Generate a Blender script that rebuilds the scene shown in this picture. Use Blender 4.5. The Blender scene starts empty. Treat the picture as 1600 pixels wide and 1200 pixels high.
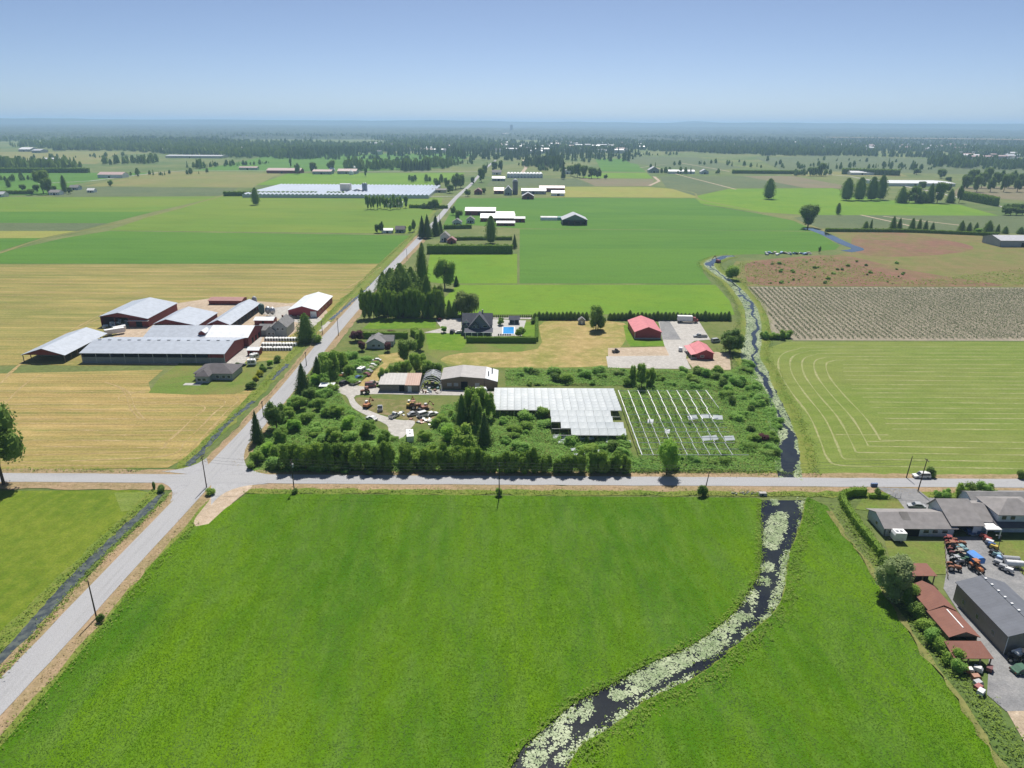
import bpy, bmesh, math, random
import numpy as np
from mathutils import Matrix, Vector
R = math.radians
random.seed(7); rng = np.random.default_rng(11)
S = bpy.context.scene; COL = S.collection
# ---------------------------------------------------------------- camera, sky, sun, exposure
F, H, HZ, ROLL = 1110.0, 100.0, 195.0, R(0.33)      # focal length in photo pixels, height (m), horizon row, roll
P = math.atan((600 - HZ) / F)
cam = bpy.data.cameras.new('camera'); cam.lens = 36 * F / 1600; cam.sensor_width = 36
cam.clip_start = 1; cam.clip_end = 90000
co = bpy.data.objects.new('camera', cam); COL.objects.link(co)
co.matrix_world = Matrix.Translation((0, 0, H)) @ Matrix.Rotation(math.pi / 2 - P, 4, 'X') @ Matrix.Rotation(ROLL, 4, 'Z')
S.camera = co
SUN_EL, SUN_AZ = R(58), R(4)                        # ahead of the camera, high
W = bpy.data.worlds.new('World'); S.world = W; W.use_nodes = True
nt = W.node_tree; nt.nodes.clear()
sk = nt.nodes.new('ShaderNodeTexSky'); sk.sky_type = 'NISHITA'; sk.sun_disc = False
sk.sun_elevation = SUN_EL; sk.sun_rotation = SUN_AZ; sk.altitude = 100
sk.air_density = 0.45; sk.dust_density = 0.7; sk.ozone_density = 2.5
bg = nt.nodes.new('ShaderNodeBackground'); bg.inputs[1].default_value = 0.064
wo = nt.nodes.new('ShaderNodeOutputWorld')
nt.links.new(sk.outputs[0], bg.inputs[0]); nt.links.new(bg.outputs[0], wo.inputs[0])
sl = bpy.data.lights.new('sun', 'SUN'); sl.energy = 3.6; sl.angle = R(0.5); sl.color = (1, .955, .88)
so = bpy.data.objects.new('sun', sl); COL.objects.link(so)
sd = Vector((math.sin(SUN_AZ) * math.cos(SUN_EL), math.cos(SUN_AZ) * math.cos(SUN_EL), math.sin(SUN_EL)))
so.rotation_euler = sd.to_track_quat('Z', 'Y').to_euler()
S.view_settings.view_transform = 'Standard'; S.view_settings.look = 'None'
S.view_settings.exposure = 0.80; S.view_settings.gamma = 1
S.cycles.use_denoising = True
S.cycles.max_bounces = 7; S.cycles.diffuse_bounces = 3; S.cycles.glossy_bounces = 2
S.cycles.transmission_bounces = 3; S.cycles.volume_bounces = 1; S.cycles.transparent_max_bounces = 6
S.cycles.caustics_reflective = False; S.cycles.caustics_refractive = False

# ---------------------------------------------------------------- pixel -> place on the ground
CR, SR = math.cos(ROLL), math.sin(ROLL)
def g(x, y, z=0.0):
    u, v = x - 800, 600 - y
    u, v = u * CR - v * SR, u * SR + v * CR
    dy = F * math.cos(P) + v * math.sin(P); dz = -F * math.sin(P) + v * math.cos(P)
    t = (z - H) / dz
    return (u * t, dy * t)
def px(X, Y, Z):
    Z -= H
    d = Y * math.cos(P) - Z * math.sin(P); v = (Y * math.sin(P) + Z * math.cos(P)) * F / d; u = X * F / d
    return 800 + u * CR + v * SR, 600 - (-u * SR + v * CR)
def ppm(Y): return F / (Y * math.cos(P) + H * math.sin(P))
def hpx(X, Y, ytop):                                 # height whose top shows at row ytop above ground point X, Y
    lo, hi = 0.0, 99.0
    for _ in range(40):
        m = (lo + hi) / 2
        if px(X, Y, m)[1] > ytop: lo = m
        else: hi = m
    return lo
def GP(pts): return [g(*p) for p in pts]

# ---------------------------------------------------------------- object helpers
def tag(o, label=None, cat=None, group=None, kind=None):
    if label: o['label'] = label
    if cat: o['category'] = cat
    if group: o['group'] = group
    if kind: o['kind'] = kind
    return o
def thing(name, label, cat, loc=(0, 0, 0), rz=0, group=None):
    o = bpy.data.objects.new(name, None); COL.objects.link(o); o.empty_display_size = .5
    o.location = loc; o.rotation_euler = (0, 0, rz)
    return tag(o, label, cat, group)
def link(name, me, mat=None, parent=None):
    if mat is not None and not me.materials: me.materials.append(mat)
    o = bpy.data.objects.new(name, me); COL.objects.link(o)
    if parent: o.parent = parent
    return o
def copy_tree(o, parent=None):
    c = o.copy(); COL.objects.link(c); c.parent = parent
    for ch in list(o.children): copy_tree(ch, c)
    return c
class MB:
    def __init__(s): s.v = []; s.f = []
    def add(s, vs, fs):
        n = len(s.v); s.v += [tuple(p) for p in vs]; s.f += [tuple(i + n for i in q) for q in fs]; return s
    def box(s, x0, x1, y0, y1, z0, z1):
        return s.add([(x0,y0,z0),(x1,y0,z0),(x1,y1,z0),(x0,y1,z0),(x0,y0,z1),(x1,y0,z1),(x1,y1,z1),(x0,y1,z1)],
                     [(3,2,1,0),(4,5,6,7),(0,1,5,4),(1,2,6,5),(2,3,7,6),(3,0,4,7)])
    def prism(s, prof, axis, a, b):                  # prof: counter-clockwise 2D outline, extruded from a to b along axis
        n = len(prof)
        def q(p, t): return {'x': (t, p[0], p[1]), 'y': (p[0], t, p[1]), 'z': (p[0], p[1], t)}[axis]
        vs = [q(p, a) for p in prof] + [q(p, b) for p in prof]
        fs = [tuple(range(n))[::-1], tuple(range(n, 2 * n))] + [(i, (i + 1) % n, (i + 1) % n + n, i + n) for i in range(n)]
        return s.add(vs, fs)
    def tube(s, p0, p1, r0, r1=None, n=8, cap=True):
        r1 = r0 if r1 is None else r1
        a, b = Vector(p0), Vector(p1); d = (b - a).normalized()
        u = d.orthogonal().normalized(); w = d.cross(u)
        vs = []
        for c, r in ((a, r0), (b, r1)):
            vs += [c + (u * math.cos(t) + w * math.sin(t)) * r for t in [2 * math.pi * i / n for i in range(n)]]
        fs = [(i, (i + 1) % n, (i + 1) % n + n, i + n) for i in range(n)]
        if cap: fs += [tuple(range(n))[::-1], tuple(range(n, 2 * n))]
        return s.add(vs, fs)
    def lathe(s, prof, n=12, cx=0, cy=0):
        vs = []; m = len(prof)
        for i in range(n):
            t = 2 * math.pi * i / n
            vs += [(cx + r * math.cos(t), cy + r * math.sin(t), z) for r, z in prof]
        fs = [(i*m+k, ((i+1)%n)*m+k, ((i+1)%n)*m+k+1, i*m+k+1) for i in range(n) for k in range(m-1)]
        return s.add(vs, fs)
    def slab(s, quad, t):                            # a sloping sheet (4 corners, counter-clockwise from above), thickness t downward
        a = [Vector(p) for p in quad]
        nrm = (a[1]-a[0]).cross(a[3]-a[0]).normalized()
        b = [p - nrm * t for p in a]
        return s.add(a + b, [(0,1,2,3),(7,6,5,4),(0,4,5,1),(1,5,6,2),(2,6,7,3),(3,7,4,0)])
    def mesh(s, name, smooth=False):
        me = bpy.data.meshes.new(name); me.from_pydata(s.v, [], s.f); me.update()
        if smooth: me.polygons.foreach_set('use_smooth', [True] * len(me.polygons))
        return me
    def build(s, name, mat, parent=None, smooth=False):
        return link(name, s.mesh(name, smooth), mat, parent)

def np_quads(name, q, tone, mat=None):               # q: (N,4,3) corner array, tone: (N,) 0..1 colour variation
    N = len(q); me = bpy.data.meshes.new(name)
    me.vertices.add(N * 4); me.vertices.foreach_set('co', q.reshape(-1).astype(np.float32))
    me.loops.add(N * 4); me.loops.foreach_set('vertex_index', np.arange(N * 4, dtype=np.int32))
    me.polygons.add(N); me.polygons.foreach_set('loop_start', np.arange(0, N * 4, 4, dtype=np.int32))
    at = me.attributes.new('tone', 'FLOAT', 'FACE'); at.data.foreach_set('value', tone.astype(np.float32))
    me.update(calc_edges=True)
    if mat: me.materials.append(mat)
    return me
def leaf_quads(c, size, r=None, flat=0.0, long=1.0, wide=.62):  # rhombic leaves at centres c, random directions; flat>0 biases leaves to lie flat
    r = r if r is not None else rng
    n = len(c); u = r.normal(size=(n, 3)); u[:, 2] *= (1 - flat)
    u /= np.linalg.norm(u, axis=1)[:, None] + 1e-9
    w = r.normal(size=(n, 3)); w[:, 2] *= (1 - flat)
    w -= (w * u).sum(1)[:, None] * u; w /= np.linalg.norm(w, axis=1)[:, None] + 1e-9
    size = np.asarray(size).reshape(-1, 1)
    return np.stack([c - u*size*long, c + w*size*wide, c + u*size*long, c - w*size*wide], 1)
def in_poly(pts, poly):
    x, y = pts[:, 0], pts[:, 1]; ins = np.zeros(len(pts), bool); n = len(poly)
    for i in range(n):
        x0, y0 = poly[i]; x1, y1 = poly[(i + 1) % n]
        c = ((y0 > y) != (y1 > y)) & (x < (x1 - x0) * (y - y0) / ((y1 - y0) + 1e-12) + x0)
        ins ^= c
    return ins
def scatter(poly, dens, r=None):                     # random points (N,2) in a world polygon
    r = r if r is not None else rng
    a = np.array(poly); lo, hi = a.min(0), a.max(0)
    n = int((hi - lo).prod() * dens); p = lo + r.random((n, 2)) * (hi - lo)
    return p[in_poly(p, poly)]
def smooth_line(pts, per=6, closed=False):           # Catmull-Rom through points
    n = len(pts); out = []
    rg = range(n if closed else n - 1)
    for i in rg:
        def at(k): return np.array(pts[k % n] if closed else pts[min(max(k, 0), n - 1)], float)
        p0, p1, p2, p3 = at(i-1), at(i), at(i+1), at(i+2)
        for k in range(per):
            t = k / per
            out.append(tuple(.5*((2*p1) + (-p0+p2)*t + (2*p0-5*p1+4*p2-p3)*t*t + (-p0+3*p1-3*p2+p3)*t**3)))
    if not closed: out.append(tuple(map(float, pts[-1])))
    return out
def resample(line, step):
    a = np.array(line, float); d = np.r_[0, np.cumsum(np.linalg.norm(np.diff(a, axis=0), axis=1))]
    s = np.arange(0, d[-1], step); return np.stack([np.interp(s, d, a[:, k]) for k in range(2)], 1)
def offset_line(line, off):
    a = np.array(line, float); t = np.gradient(a, axis=0); t /= np.linalg.norm(t, axis=1)[:, None] + 1e-9
    return a + np.stack([-t[:, 1], t[:, 0]], 1) * np.asarray(off).reshape(-1, 1)
LAYER = [0]
def sheet(name, poly, z, mat, label=None, cat=None, kind='structure', skirt=0.0, parent=None):
    LAYER[0] += 1; z += 4e-5*LAYER[0]                # no two sheets on one plane
    n = len(poly); vs = [(p[0], p[1], z) for p in poly]; fs = [tuple(range(n))]
    area = sum(poly[i][0]*poly[(i+1)%n][1] - poly[(i+1)%n][0]*poly[i][1] for i in range(n))
    if area < 0: fs = [tuple(range(n))[::-1]]
    if skirt:
        vs += [(p[0], p[1], z - skirt) for p in poly]
        for i in range(n):
            j = (i + 1) % n
            fs.append((i, i + n, j + n, j) if area > 0 else (j, j + n, i + n, i))
    me = bpy.data.meshes.new(name); me.from_pydata(vs, [], fs); me.update()
    return tag(link(name, me, mat, parent), label, cat, None, kind)
def strip(name, line, w, z, mat, label=None, cat=None, jit=0.0, kind='structure', crown=0.0):
    LAYER[0] += 1; z += 4e-5*LAYER[0]
    a = np.array(line, float); k = len(a)
    ww = np.asarray(w) * np.ones(k)
    l = offset_line(a, ww/2 + rng.normal(0, jit, k)); r = offset_line(a, -ww/2 + rng.normal(0, jit, k))
    vs = [(p[0], p[1], z) for p in l] + [(p[0], p[1], z + crown) for p in a] + [(p[0], p[1], z) for p in r]
    fs = []
    for i in range(k - 1):
        fs += [(i + k, i + k + 1, i + 1, i), (i + 2*k, i + 2*k + 1, i + k + 1, i + k)]
    me = bpy.data.meshes.new(name); me.from_pydata(vs, [], fs); me.update()
    return tag(link(name, me, mat), label, cat, None, kind)

# ---------------------------------------------------------------- materials
class NT:
    def __init__(s, name):
        s.m = bpy.data.materials.new(name); s.m.use_nodes = True; s.t = s.m.node_tree
        s.b = s.t.nodes['Principled BSDF']; s.out = s.t.nodes['Material Output']
    def n(s, typ, **kw):
        o = s.t.nodes.new('ShaderNode' + typ)
        for k, v in kw.items(): setattr(o, k, v)
        return o
    def l(s, a, b): s.t.links.new(a, b)
    def math(s, op, a, b=None, c=None, clamp=False):
        o = s.n('Math', operation=op, use_clamp=clamp)
        for i, v in enumerate((a, b, c)):
            if v is None: continue
            if isinstance(v, (int, float)): o.inputs[i].default_value = v
            else: s.l(v, o.inputs[i])
        return o.outputs[0]
    def mix(s, f, a, b, blend='MIX'):
        o = s.n('Mix', data_type='RGBA', blend_type=blend)
        for i, v in ((0, f), (6, a), (7, b)):
            if isinstance(v, (int, float)): o.inputs[i].default_value = v
            elif isinstance(v, tuple): o.inputs[i].default_value = (*v, 1)
            else: s.l(v, o.inputs[i])
        return o.outputs[2]
    def noise(s, vec, scale, detail=4, rough=.55, dist=0):
        o = s.n('TexNoise'); o.inputs['Scale'].default_value = scale; o.inputs['Detail'].default_value = detail
        o.inputs['Roughness'].default_value = rough; o.inputs['Distortion'].default_value = dist
        if vec is not None: s.l(vec, o.inputs['Vector'])
        return o.outputs['Fac']
    def rng(s, v, a, b, c=0.0, d=1.0):
        o = s.n('MapRange'); o.clamp = True
        s.l(v, o.inputs[0])
        for i, k in enumerate((a, b, c, d)): o.inputs[i + 1].default_value = k
        return o.outputs[0]
    def obj(s): return s.n('TexCoord').outputs['Object']
    def scaled(s, vec, sx, sy, sz=1, rot=0):
        o = s.n('Mapping'); o.inputs['Scale'].default_value = (sx, sy, sz); o.inputs['Rotation'].default_value = (0, 0, rot)
        s.l(vec, o.inputs[0]); return o.outputs[0]
    def bump(s, h, dist, strength=1.0):
        o = s.n('Bump'); o.inputs['Strength'].default_value = strength; o.inputs['Distance'].default_value = dist
        s.l(h, o.inputs['Height']); s.l(o.outputs[0], s.b.inputs['Normal'])
    def done(s, col=None, rough=.8, spec=.2, metal=0):
        if col is not None:
            if isinstance(col, tuple): s.b.inputs['Base Color'].default_value = (*col, 1)
            else: s.l(col, s.b.inputs['Base Color'])
        s.b.inputs['Roughness'].default_value = rough; s.b.inputs['Metallic'].default_value = metal
        s.b.inputs['Specular IOR Level'].default_value = spec
        return s.m
MATS = {}
def paint(name, c, rough=.55, spec=.35, metal=0, wear=.12, scale=1.5):
    if name in MATS: return MATS[name]
    k = NT(name); v = k.obj()
    n1 = k.noise(v, scale, 5); n2 = k.noise(v, scale * .15, 3)
    f = k.math('ADD', k.math('MULTIPLY', n1, .6), k.math('MULTIPLY', n2, .4))
    d = tuple(x * (1 - wear * 2) for x in c); b = tuple(min(1, x * (1 + wear)) for x in c)
    MATS[name] = k.done(k.mix(k.rng(f, .3, .7), d, b), rough, spec, metal); return MATS[name]
def roof(name, c, axis='x', period=.9, rough=.45, metal=0.0, stain=(.3, .25, .2), stainf=.12):  # ribbed sheet metal; ribs repeat along axis
    if name in MATS: return MATS[name]
    k = NT(name); v = k.obj(); sep = k.n('SeparateXYZ'); k.l(v, sep.inputs[0])
    s = sep.outputs['XYZ'.index(axis.upper())]
    rib = k.math('POWER', k.math('ABSOLUTE', k.math('SINE', k.math('MULTIPLY', s, math.pi / period))), 8.0)
    n = k.noise(v, .5, 5); n2 = k.noise(v, 3, 4)
    col = k.mix(k.rng(n, .35, .75), c, tuple(x * .8 for x in c))
    sheetn = k.n('TexWhiteNoise', noise_dimensions='1D'); k.l(k.math('FLOOR', k.math('DIVIDE', s, period * 2)), sheetn.inputs['W'])
    col = k.mix(k.math('MULTIPLY', sheetn.outputs[0], .07), col, tuple(x * .55 for x in c))
    col = k.mix(k.math('MULTIPLY', k.rng(n2, .5, .8), stainf), col, stain)
    k.bump(rib, .012); MATS[name] = k.done(col, rough, .4, metal); return MATS[name]
def shingle(name, c):
    if name in MATS: return MATS[name]
    k = NT(name); v = k.obj(); n = k.noise(v, .6, 5); n2 = k.noise(v, 9, 3)
    col = k.mix(k.rng(n, .3, .7), c, tuple(x * .68 for x in c)); col = k.mix(k.math('MULTIPLY', n2, .35), col, tuple(x * 1.5 for x in c))
    k.bump(n2, .04); MATS[name] = k.done(col, .9, .15); return MATS[name]
def field_mat(name, a, b, c=None, big=.025, med=.3, stripes=(), rough=.9, bump=.03, fine=2.2, cf=.5, stretch=None):
    k = NT(name); v = k.obj()
    vv = v if not stretch else k.scaled(v, *stretch)
    nb = k.noise(vv, big, 7, .64, .5); nm = k.noise(vv, med, 6, .62); nf = k.noise(v, fine, 5, .65)
    col = k.mix(k.rng(nb, .40, .60), a, b)
    if c: col = k.mix(k.math('MULTIPLY', k.rng(nm, .48, .7), cf), col, c)
    for (ang, per, st, sc, sharp) in stripes:
        sep = k.n('SeparateXYZ'); k.l(v, sep.inputs[0])
        s = k.math('ADD', k.math('MULTIPLY', sep.outputs[0], math.cos(ang)), k.math('MULTIPLY', sep.outputs[1], math.sin(ang)))
        s = k.math('ADD', s, k.math('MULTIPLY', k.noise(v, .05, 2), per * .55))
        w = k.math('ADD', k.math('MULTIPLY', k.math('SINE', k.math('MULTIPLY', s, 2 * math.pi / per)), .5), .5)
        w = k.rng(w, sharp, 1.0)
        w = k.math('MULTIPLY', w, k.rng(k.noise(k.scaled(v, .02, .35, 1, ang - math.pi/2) if False else v, .12, 5, .7), .3, .68))
        col = k.mix(k.math('MULTIPLY', w, st), col, sc)
    br = k.rng(k.math('ADD', k.math('MULTIPLY', nf, .65), k.math('MULTIPLY', nm, .35)), .33, .68, .68, 1.3)
    o = k.n('Mix', data_type='RGBA', blend_type='MULTIPLY'); o.inputs[0].default_value = 1
    k.l(col, o.inputs[6]); cc = k.n('CombineColor')
    for i in range(3): k.l(br, cc.inputs[i])
    k.l(cc.outputs[0], o.inputs[7])
    k.bump(k.math('ADD', nf, k.math('MULTIPLY', nm, 1.5)), bump)
    return k.done(o.outputs[2], rough, .12)
def leaf_mat(name, dark, light, trans=.48, pale=None):
    k = NT(name); at = k.n('Attribute', attribute_name='tone'); oi = k.n('ObjectInfo')
    f = k.math('ADD', k.math('MULTIPLY', at.outputs['Fac'], .66), k.math('MULTIPLY', oi.outputs['Random'], .38))
    col = k.mix(f, dark, light)
    if pale:                                         # washed-out streaks of thinner grass, fixed to the ground
        v = k.obj(); nz = k.math('ADD', k.math('MULTIPLY', k.noise(k.scaled(v, 1, .22), .09, 6, .65, .6), .7), k.math('MULTIPLY', k.noise(v, .5, 5, .7), .3))
        col = k.mix(k.rng(nz, .45, .59, 0, .9), col, pale)
    k.done(col, .7, .08)
    tr = k.n('BsdfTranslucent'); k.l(k.mix(.5, col, tuple(min(1, x * 1.5) for x in light)), tr.inputs[0])
    ms = k.n('MixShader'); ms.inputs[0].default_value = trans
    k.l(k.b.outputs[0], ms.inputs[1]); k.l(tr.outputs[0], ms.inputs[2]); k.l(ms.outputs[0], k.out.inputs[0])
    return k.m
L_CON = leaf_mat('needles_dark', (0.040, 0.084, 0.029), (0.146, 0.219, 0.056), .25)
L_CED = leaf_mat('needles_cedar', (0.063, 0.131, 0.032), (0.215, 0.312, 0.062), .28)
L_MID = leaf_mat('leaves_mid', (0.105, 0.224, 0.045), (0.327, 0.453, 0.085))
L_LIT = leaf_mat('leaves_light', (0.179, 0.357, 0.057), (0.340, 0.531, 0.085))
L_YEL = leaf_mat('leaves_yellow', (0.210, 0.252, 0.025), (0.425, 0.425, 0.037))
L_WIL = leaf_mat('leaves_willow', (0.126, 0.189, 0.053), (0.250, 0.312, 0.100))
L_GRY = leaf_mat('leaves_grey', (0.179, 0.250, 0.107), (0.340, 0.404, 0.191))
L_RED = leaf_mat('leaves_purple', (0.071, 0.036, 0.042), (0.191, 0.075, 0.085))
L_HED = leaf_mat('leaves_hedge', (0.063, 0.147, 0.026), (0.259, 0.375, 0.050), .3)
L_BRA = leaf_mat('leaves_bramble', (0.149, 0.304, 0.071), (0.319, 0.489, 0.116))
L_GRS = leaf_mat('grass_blades', (.056, .152, .002), (.150, .265, .001), .38, (.115, .185, .058))
L_WED = leaf_mat('weeds', (0.126, 0.210, 0.034), (0.275, 0.362, 0.062), .3)
L_DRY = leaf_mat('dry_grass', (.20, .15, .07), (.42, .33, .16), .2)
BARK = paint('bark', (.11, .085, .06), .95, .1)
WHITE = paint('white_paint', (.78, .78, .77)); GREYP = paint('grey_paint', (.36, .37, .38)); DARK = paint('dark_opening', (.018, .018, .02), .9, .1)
BLACK = paint('black_rubber', (.02, .02, .021), .8, .3); STEEL = paint('galvanised', (.45, .47, .49), .4, .5, .6)
BARNRED = paint('barn_red', (.21, .035, .03), .6, .25); REDW = paint('red_siding', (.33, .045, .055), .55, .3)
CONC = paint('concrete', (.42, .41, .39), .9, .15); WOOD = paint('old_wood', (.23, .18, .13), .9, .1); POLEW = paint('pole_wood', (.10, .075, .055), .9, .1)
k = NT('window_glass'); GLASS = k.done((.03, .04, .05), .08, .6)
# ================================================================ THE SETTING
# --- base ground
M_BASE = field_mat('rough_pasture', (.085, .135, .035), (.15, .17, .055), (.17, .16, .07), .004, .03, fine=.5)
sheet('ground', [(-36000, -400), (36000, -400), (36000, 60000), (-36000, 60000)], 0, M_BASE, 'broad flat farmland ground reaching to the horizon', 'ground')
GREEN1 = field_mat('lush_grass', (.052, .145, .002), (.10, .20, .001), (.085, .16, .018), .03, .22, [(R(4), 4.5, .45, (.10, .175, .020), .35)], bump=.05, fine=2.6, cf=.9, stretch=(1, .35, 1))
GREEN2 = field_mat('cut_lawn_field', (0.096, 0.154, 0.010), (0.130, 0.179, 0.014), (0.164, 0.191, 0.024), .03, .3, [(R(172), 4.5, .5, (0.164, 0.197, 0.024), .35)], fine=2, cf=.6)
TANMOW = field_mat('mown_tan', (.32, .235, .085), (.24, .205, .06), (.38, .275, .115), .03, .16, [(R(90), 7.5, .85, (.155, .175, .04), .1), (R(91), 2.6, .55, (.42, .31, .14), .4), (R(89), 21, .4, (.35, .235, .10), .3)], fine=1.2, stretch=(.2, 1.0, 1), cf=.7)
TANMOW2 = field_mat('mown_olive', (.27, .225, .07), (.17, .18, .045), (.34, .26, .095), .025, .12, [(R(90), 10, .85, (.14, .165, .04), .1), (R(91), 4, .5, (.38, .285, .12), .45), (R(89), 33, .4, (.32, .235, .09), .3)], fine=1, stretch=(.15, 1.0, 1), cf=.7)
DKGREEN = field_mat('corn_green', (0.062, 0.158, 0.015), (0.085, 0.186, 0.017), (0.054, 0.131, 0.017), .014, .10, [(R(85), 3, .35, (0.051, 0.124, 0.013), .3), (R(90), 17, .3, (0.093, 0.193, 0.022), .3)], fine=.8, stretch=(.25, 1, 1), cf=.7)
MIDGREEN = field_mat('hay_green', (0.108, 0.191, 0.020), (0.151, 0.211, 0.025), (0.094, 0.172, 0.022), .010, .07, [(R(90), 24, .35, (0.101, 0.178, 0.020), .3), (R(88), 5, .25, (0.173, 0.224, 0.029), .4)], fine=.8, stretch=(.3, 1, 1), cf=.6)
LITGREEN = field_mat('young_grass', (0.108, 0.213, 0.013), (0.138, 0.234, 0.015), (0.094, 0.190, 0.015), .016, .10, [(R(82), 7, .3, (0.097, 0.193, 0.012), .3)], fine=1, cf=.6)
OLIVE = field_mat('olive_meadow', (.17, .185, .055), (.21, .19, .07), (.14, .17, .05), .008, .05, [(R(90), 11, .25, (.13, .16, .04), .3)], fine=.7)
CROP = field_mat('berry_rows_far', (.085, .12, .05), (.105, .135, .055), (.075, .11, .05), .01, .06, [(R(4), 6, .45, (.16, .15, .085), .4)], fine=.6)
CROPB = field_mat('brown_rows_far', (.20, .16, .10), (.17, .155, .085), (.13, .14, .07), .01, .06, [(R(4), 6, .35, (.11, .13, .06), .4)], fine=.6)
YELGRN = field_mat('ripe_grass', (.22, .24, .05), (.25, .24, .06), (.18, .22, .04), .01, .06, fine=.7)
WILD = field_mat('wild_meadow', (.19, .105, .068), (.16, .14, .05), (.22, .105, .08), .018, .12, fine=.9, cf=.8)
WILD2 = field_mat('wild_meadow_green', (.145, .165, .042), (.175, .15, .055), (.20, .12, .07), .018, .09, fine=.9, cf=.6)
MOWN = field_mat('mown_light', (0.137, 0.194, 0.033), (0.163, 0.199, 0.044), (0.176, 0.194, 0.055), .02, .25, [(R(90), 8, .3, (0.186, 0.208, 0.067), .4)], fine=1.6, stretch=(.3, 1, 1))
LAWN = field_mat('lawn', (.115, .17, .03), (.17, .175, .05), (.09, .165, .02), .05, .3, fine=2)
LAWNG = field_mat('lawn_green', (0.088, 0.185, 0.010), (0.120, 0.205, 0.015), (0.151, 0.198, 0.029), .06, .3, fine=2)
DRYG = field_mat('dry_cut_grass', (.33, .25, .10), (.22, .215, .055), (.40, .30, .14), .045, .22, fine=1.4, cf=.6)
VERGE = field_mat('dry_verge', (.32, .23, .14), (.25, .20, .10), (.36, .26, .17), .1, .8, fine=3)
SCRAPG = field_mat('scrap_ground', (.21, .155, .085), (.14, .15, .045), (.25, .18, .11), .08, .4, fine=2, cf=.7)
GRASSV = field_mat('green_verge', (.12, .18, .025), (.17, .195, .04), (.20, .18, .06), .08, .6, fine=2.5)
GRAVEL = field_mat('gravel', (.42, .40, .37), (.37, .35, .32), (.46, .44, .41), .06, .6, fine=4, bump=.03)
DIRT = field_mat('tan_dirt', (.42, .33, .24), (.36, .29, .21), (.47, .40, .32), .06, .5, fine=3, bump=.04)
ASPH = field_mat('asphalt_pale', (.335, .335, .345), (.36, .36, .365), (.30, .30, .31), .05, .5, fine=5, bump=.01, rough=.85)
ASPHX = field_mat('asphalt_ew', (.32, .32, .33), (.35, .35, .355), (.27, .27, .28), .05, .9, fine=5, bump=.01, rough=.85, stretch=(.06, 1.0, 1), cf=.6)
ASPHY = field_mat('asphalt_ns', (.32, .32, .33), (.35, .35, .355), (.27, .27, .28), .05, .9, fine=5, bump=.01, rough=.85, stretch=(1.0, .06, 1), cf=.6)
ASPHD = field_mat('asphalt_yard', (.20, .20, .205), (.24, .24, .24), (.28, .27, .26), .05, .4, fine=4, bump=.01)
UNDER = field_mat('overgrown_soil', (.095, .14, .03), (.135, .16, .045), (.17, .145, .06), .04, .3, fine=2)
k = NT('water'); v = k.obj(); k.bump(k.noise(v, 1.2, 3), .012); WATER = k.done(k.mix(k.rng(k.noise(v, .12, 4), .4, .65), (.010, .012, .018), (.020, .024, .024)), .10, .28)
k = NT('ditch_water'); v = k.obj(); k.bump(k.noise(v, 2.5, 4), .02); DWATER = k.done(k.mix(k.rng(k.noise(v, .6, 5), .42, .6), (.045, .055, .06), (.10, .115, .10)), .2, .5)

def field(pxs, z, mat, label, name='field', jit=0.0, smooth=0, skirt=0.0, cat='field'):
    pts = GP(pxs)
    if smooth: pts = smooth_line(pts, smooth, True)
    if jit: pts = [(x + rng.normal(0, jit), y + rng.normal(0, jit)) for x, y in pts]
    return sheet(name, pts, z, mat, label, cat, 'structure', skirt)

# --- the near green field and its twin beyond the slough
SL = [(1190, 782), (1188, 817), (1190, 860), (1184, 901), (1169, 924), (1146, 958), (1088, 1004), (1012, 1039), (950, 1073), (897, 1100), (843, 1146), (815, 1172), (770, 1260), (720, 1400)]   # west bank
SR_ = [(1259, 782), (1255, 808), (1244, 843), (1235, 862), (1231, 890), (1226, 924), (1217, 947), (1203, 966), (1180, 985), (1153, 1008), (1127, 1031), (1084, 1062), (1050, 1077), (1004, 1100), (962, 1135), (916, 1162), (893, 1192), (845, 1290), (800, 1400)]   # east bank
NEAR = GP([(-130, 1330), (0, 1170), (133, 1013), (240, 880), (296, 826), (326, 820), (352, 796), (386, 773)]) + GP([(600, 774), (900, 777), (1180, 779)]) + smooth_line(GP(SL), 5)
NEAR += [g(100, 1420)]
sheet('field', NEAR, .30, GREEN1, 'lush bright green grass field between the crossroads and the slough', 'field', 'structure', .4)
NEAR2 = smooth_line(GP(SR_), 5)[::-1] + GP([(1262, 778), (1292, 792), (1340, 866), (1385, 933), (1430, 1008), (1482, 1075), (1532, 1150), (1572, 1203), (1680, 1400), (1100, 1450)])
sheet('field', NEAR2, .30, GREEN1, 'lush green grass field between the slough and the dark grey shed', 'field', 'structure', .4)
field([(-200, 768), (213, 766), (236, 770), (196, 812), (178, 828), (102, 925), (0, 1003), (-160, 1150)], .06, GREEN2, 'green cut grass field west of the roadside ditch', skirt=.1)
field([(178, 770), (236, 769), (205, 798), (190, 800)], .085, MOWN, 'pale mown corner of the grass field beside the ditch')
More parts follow.
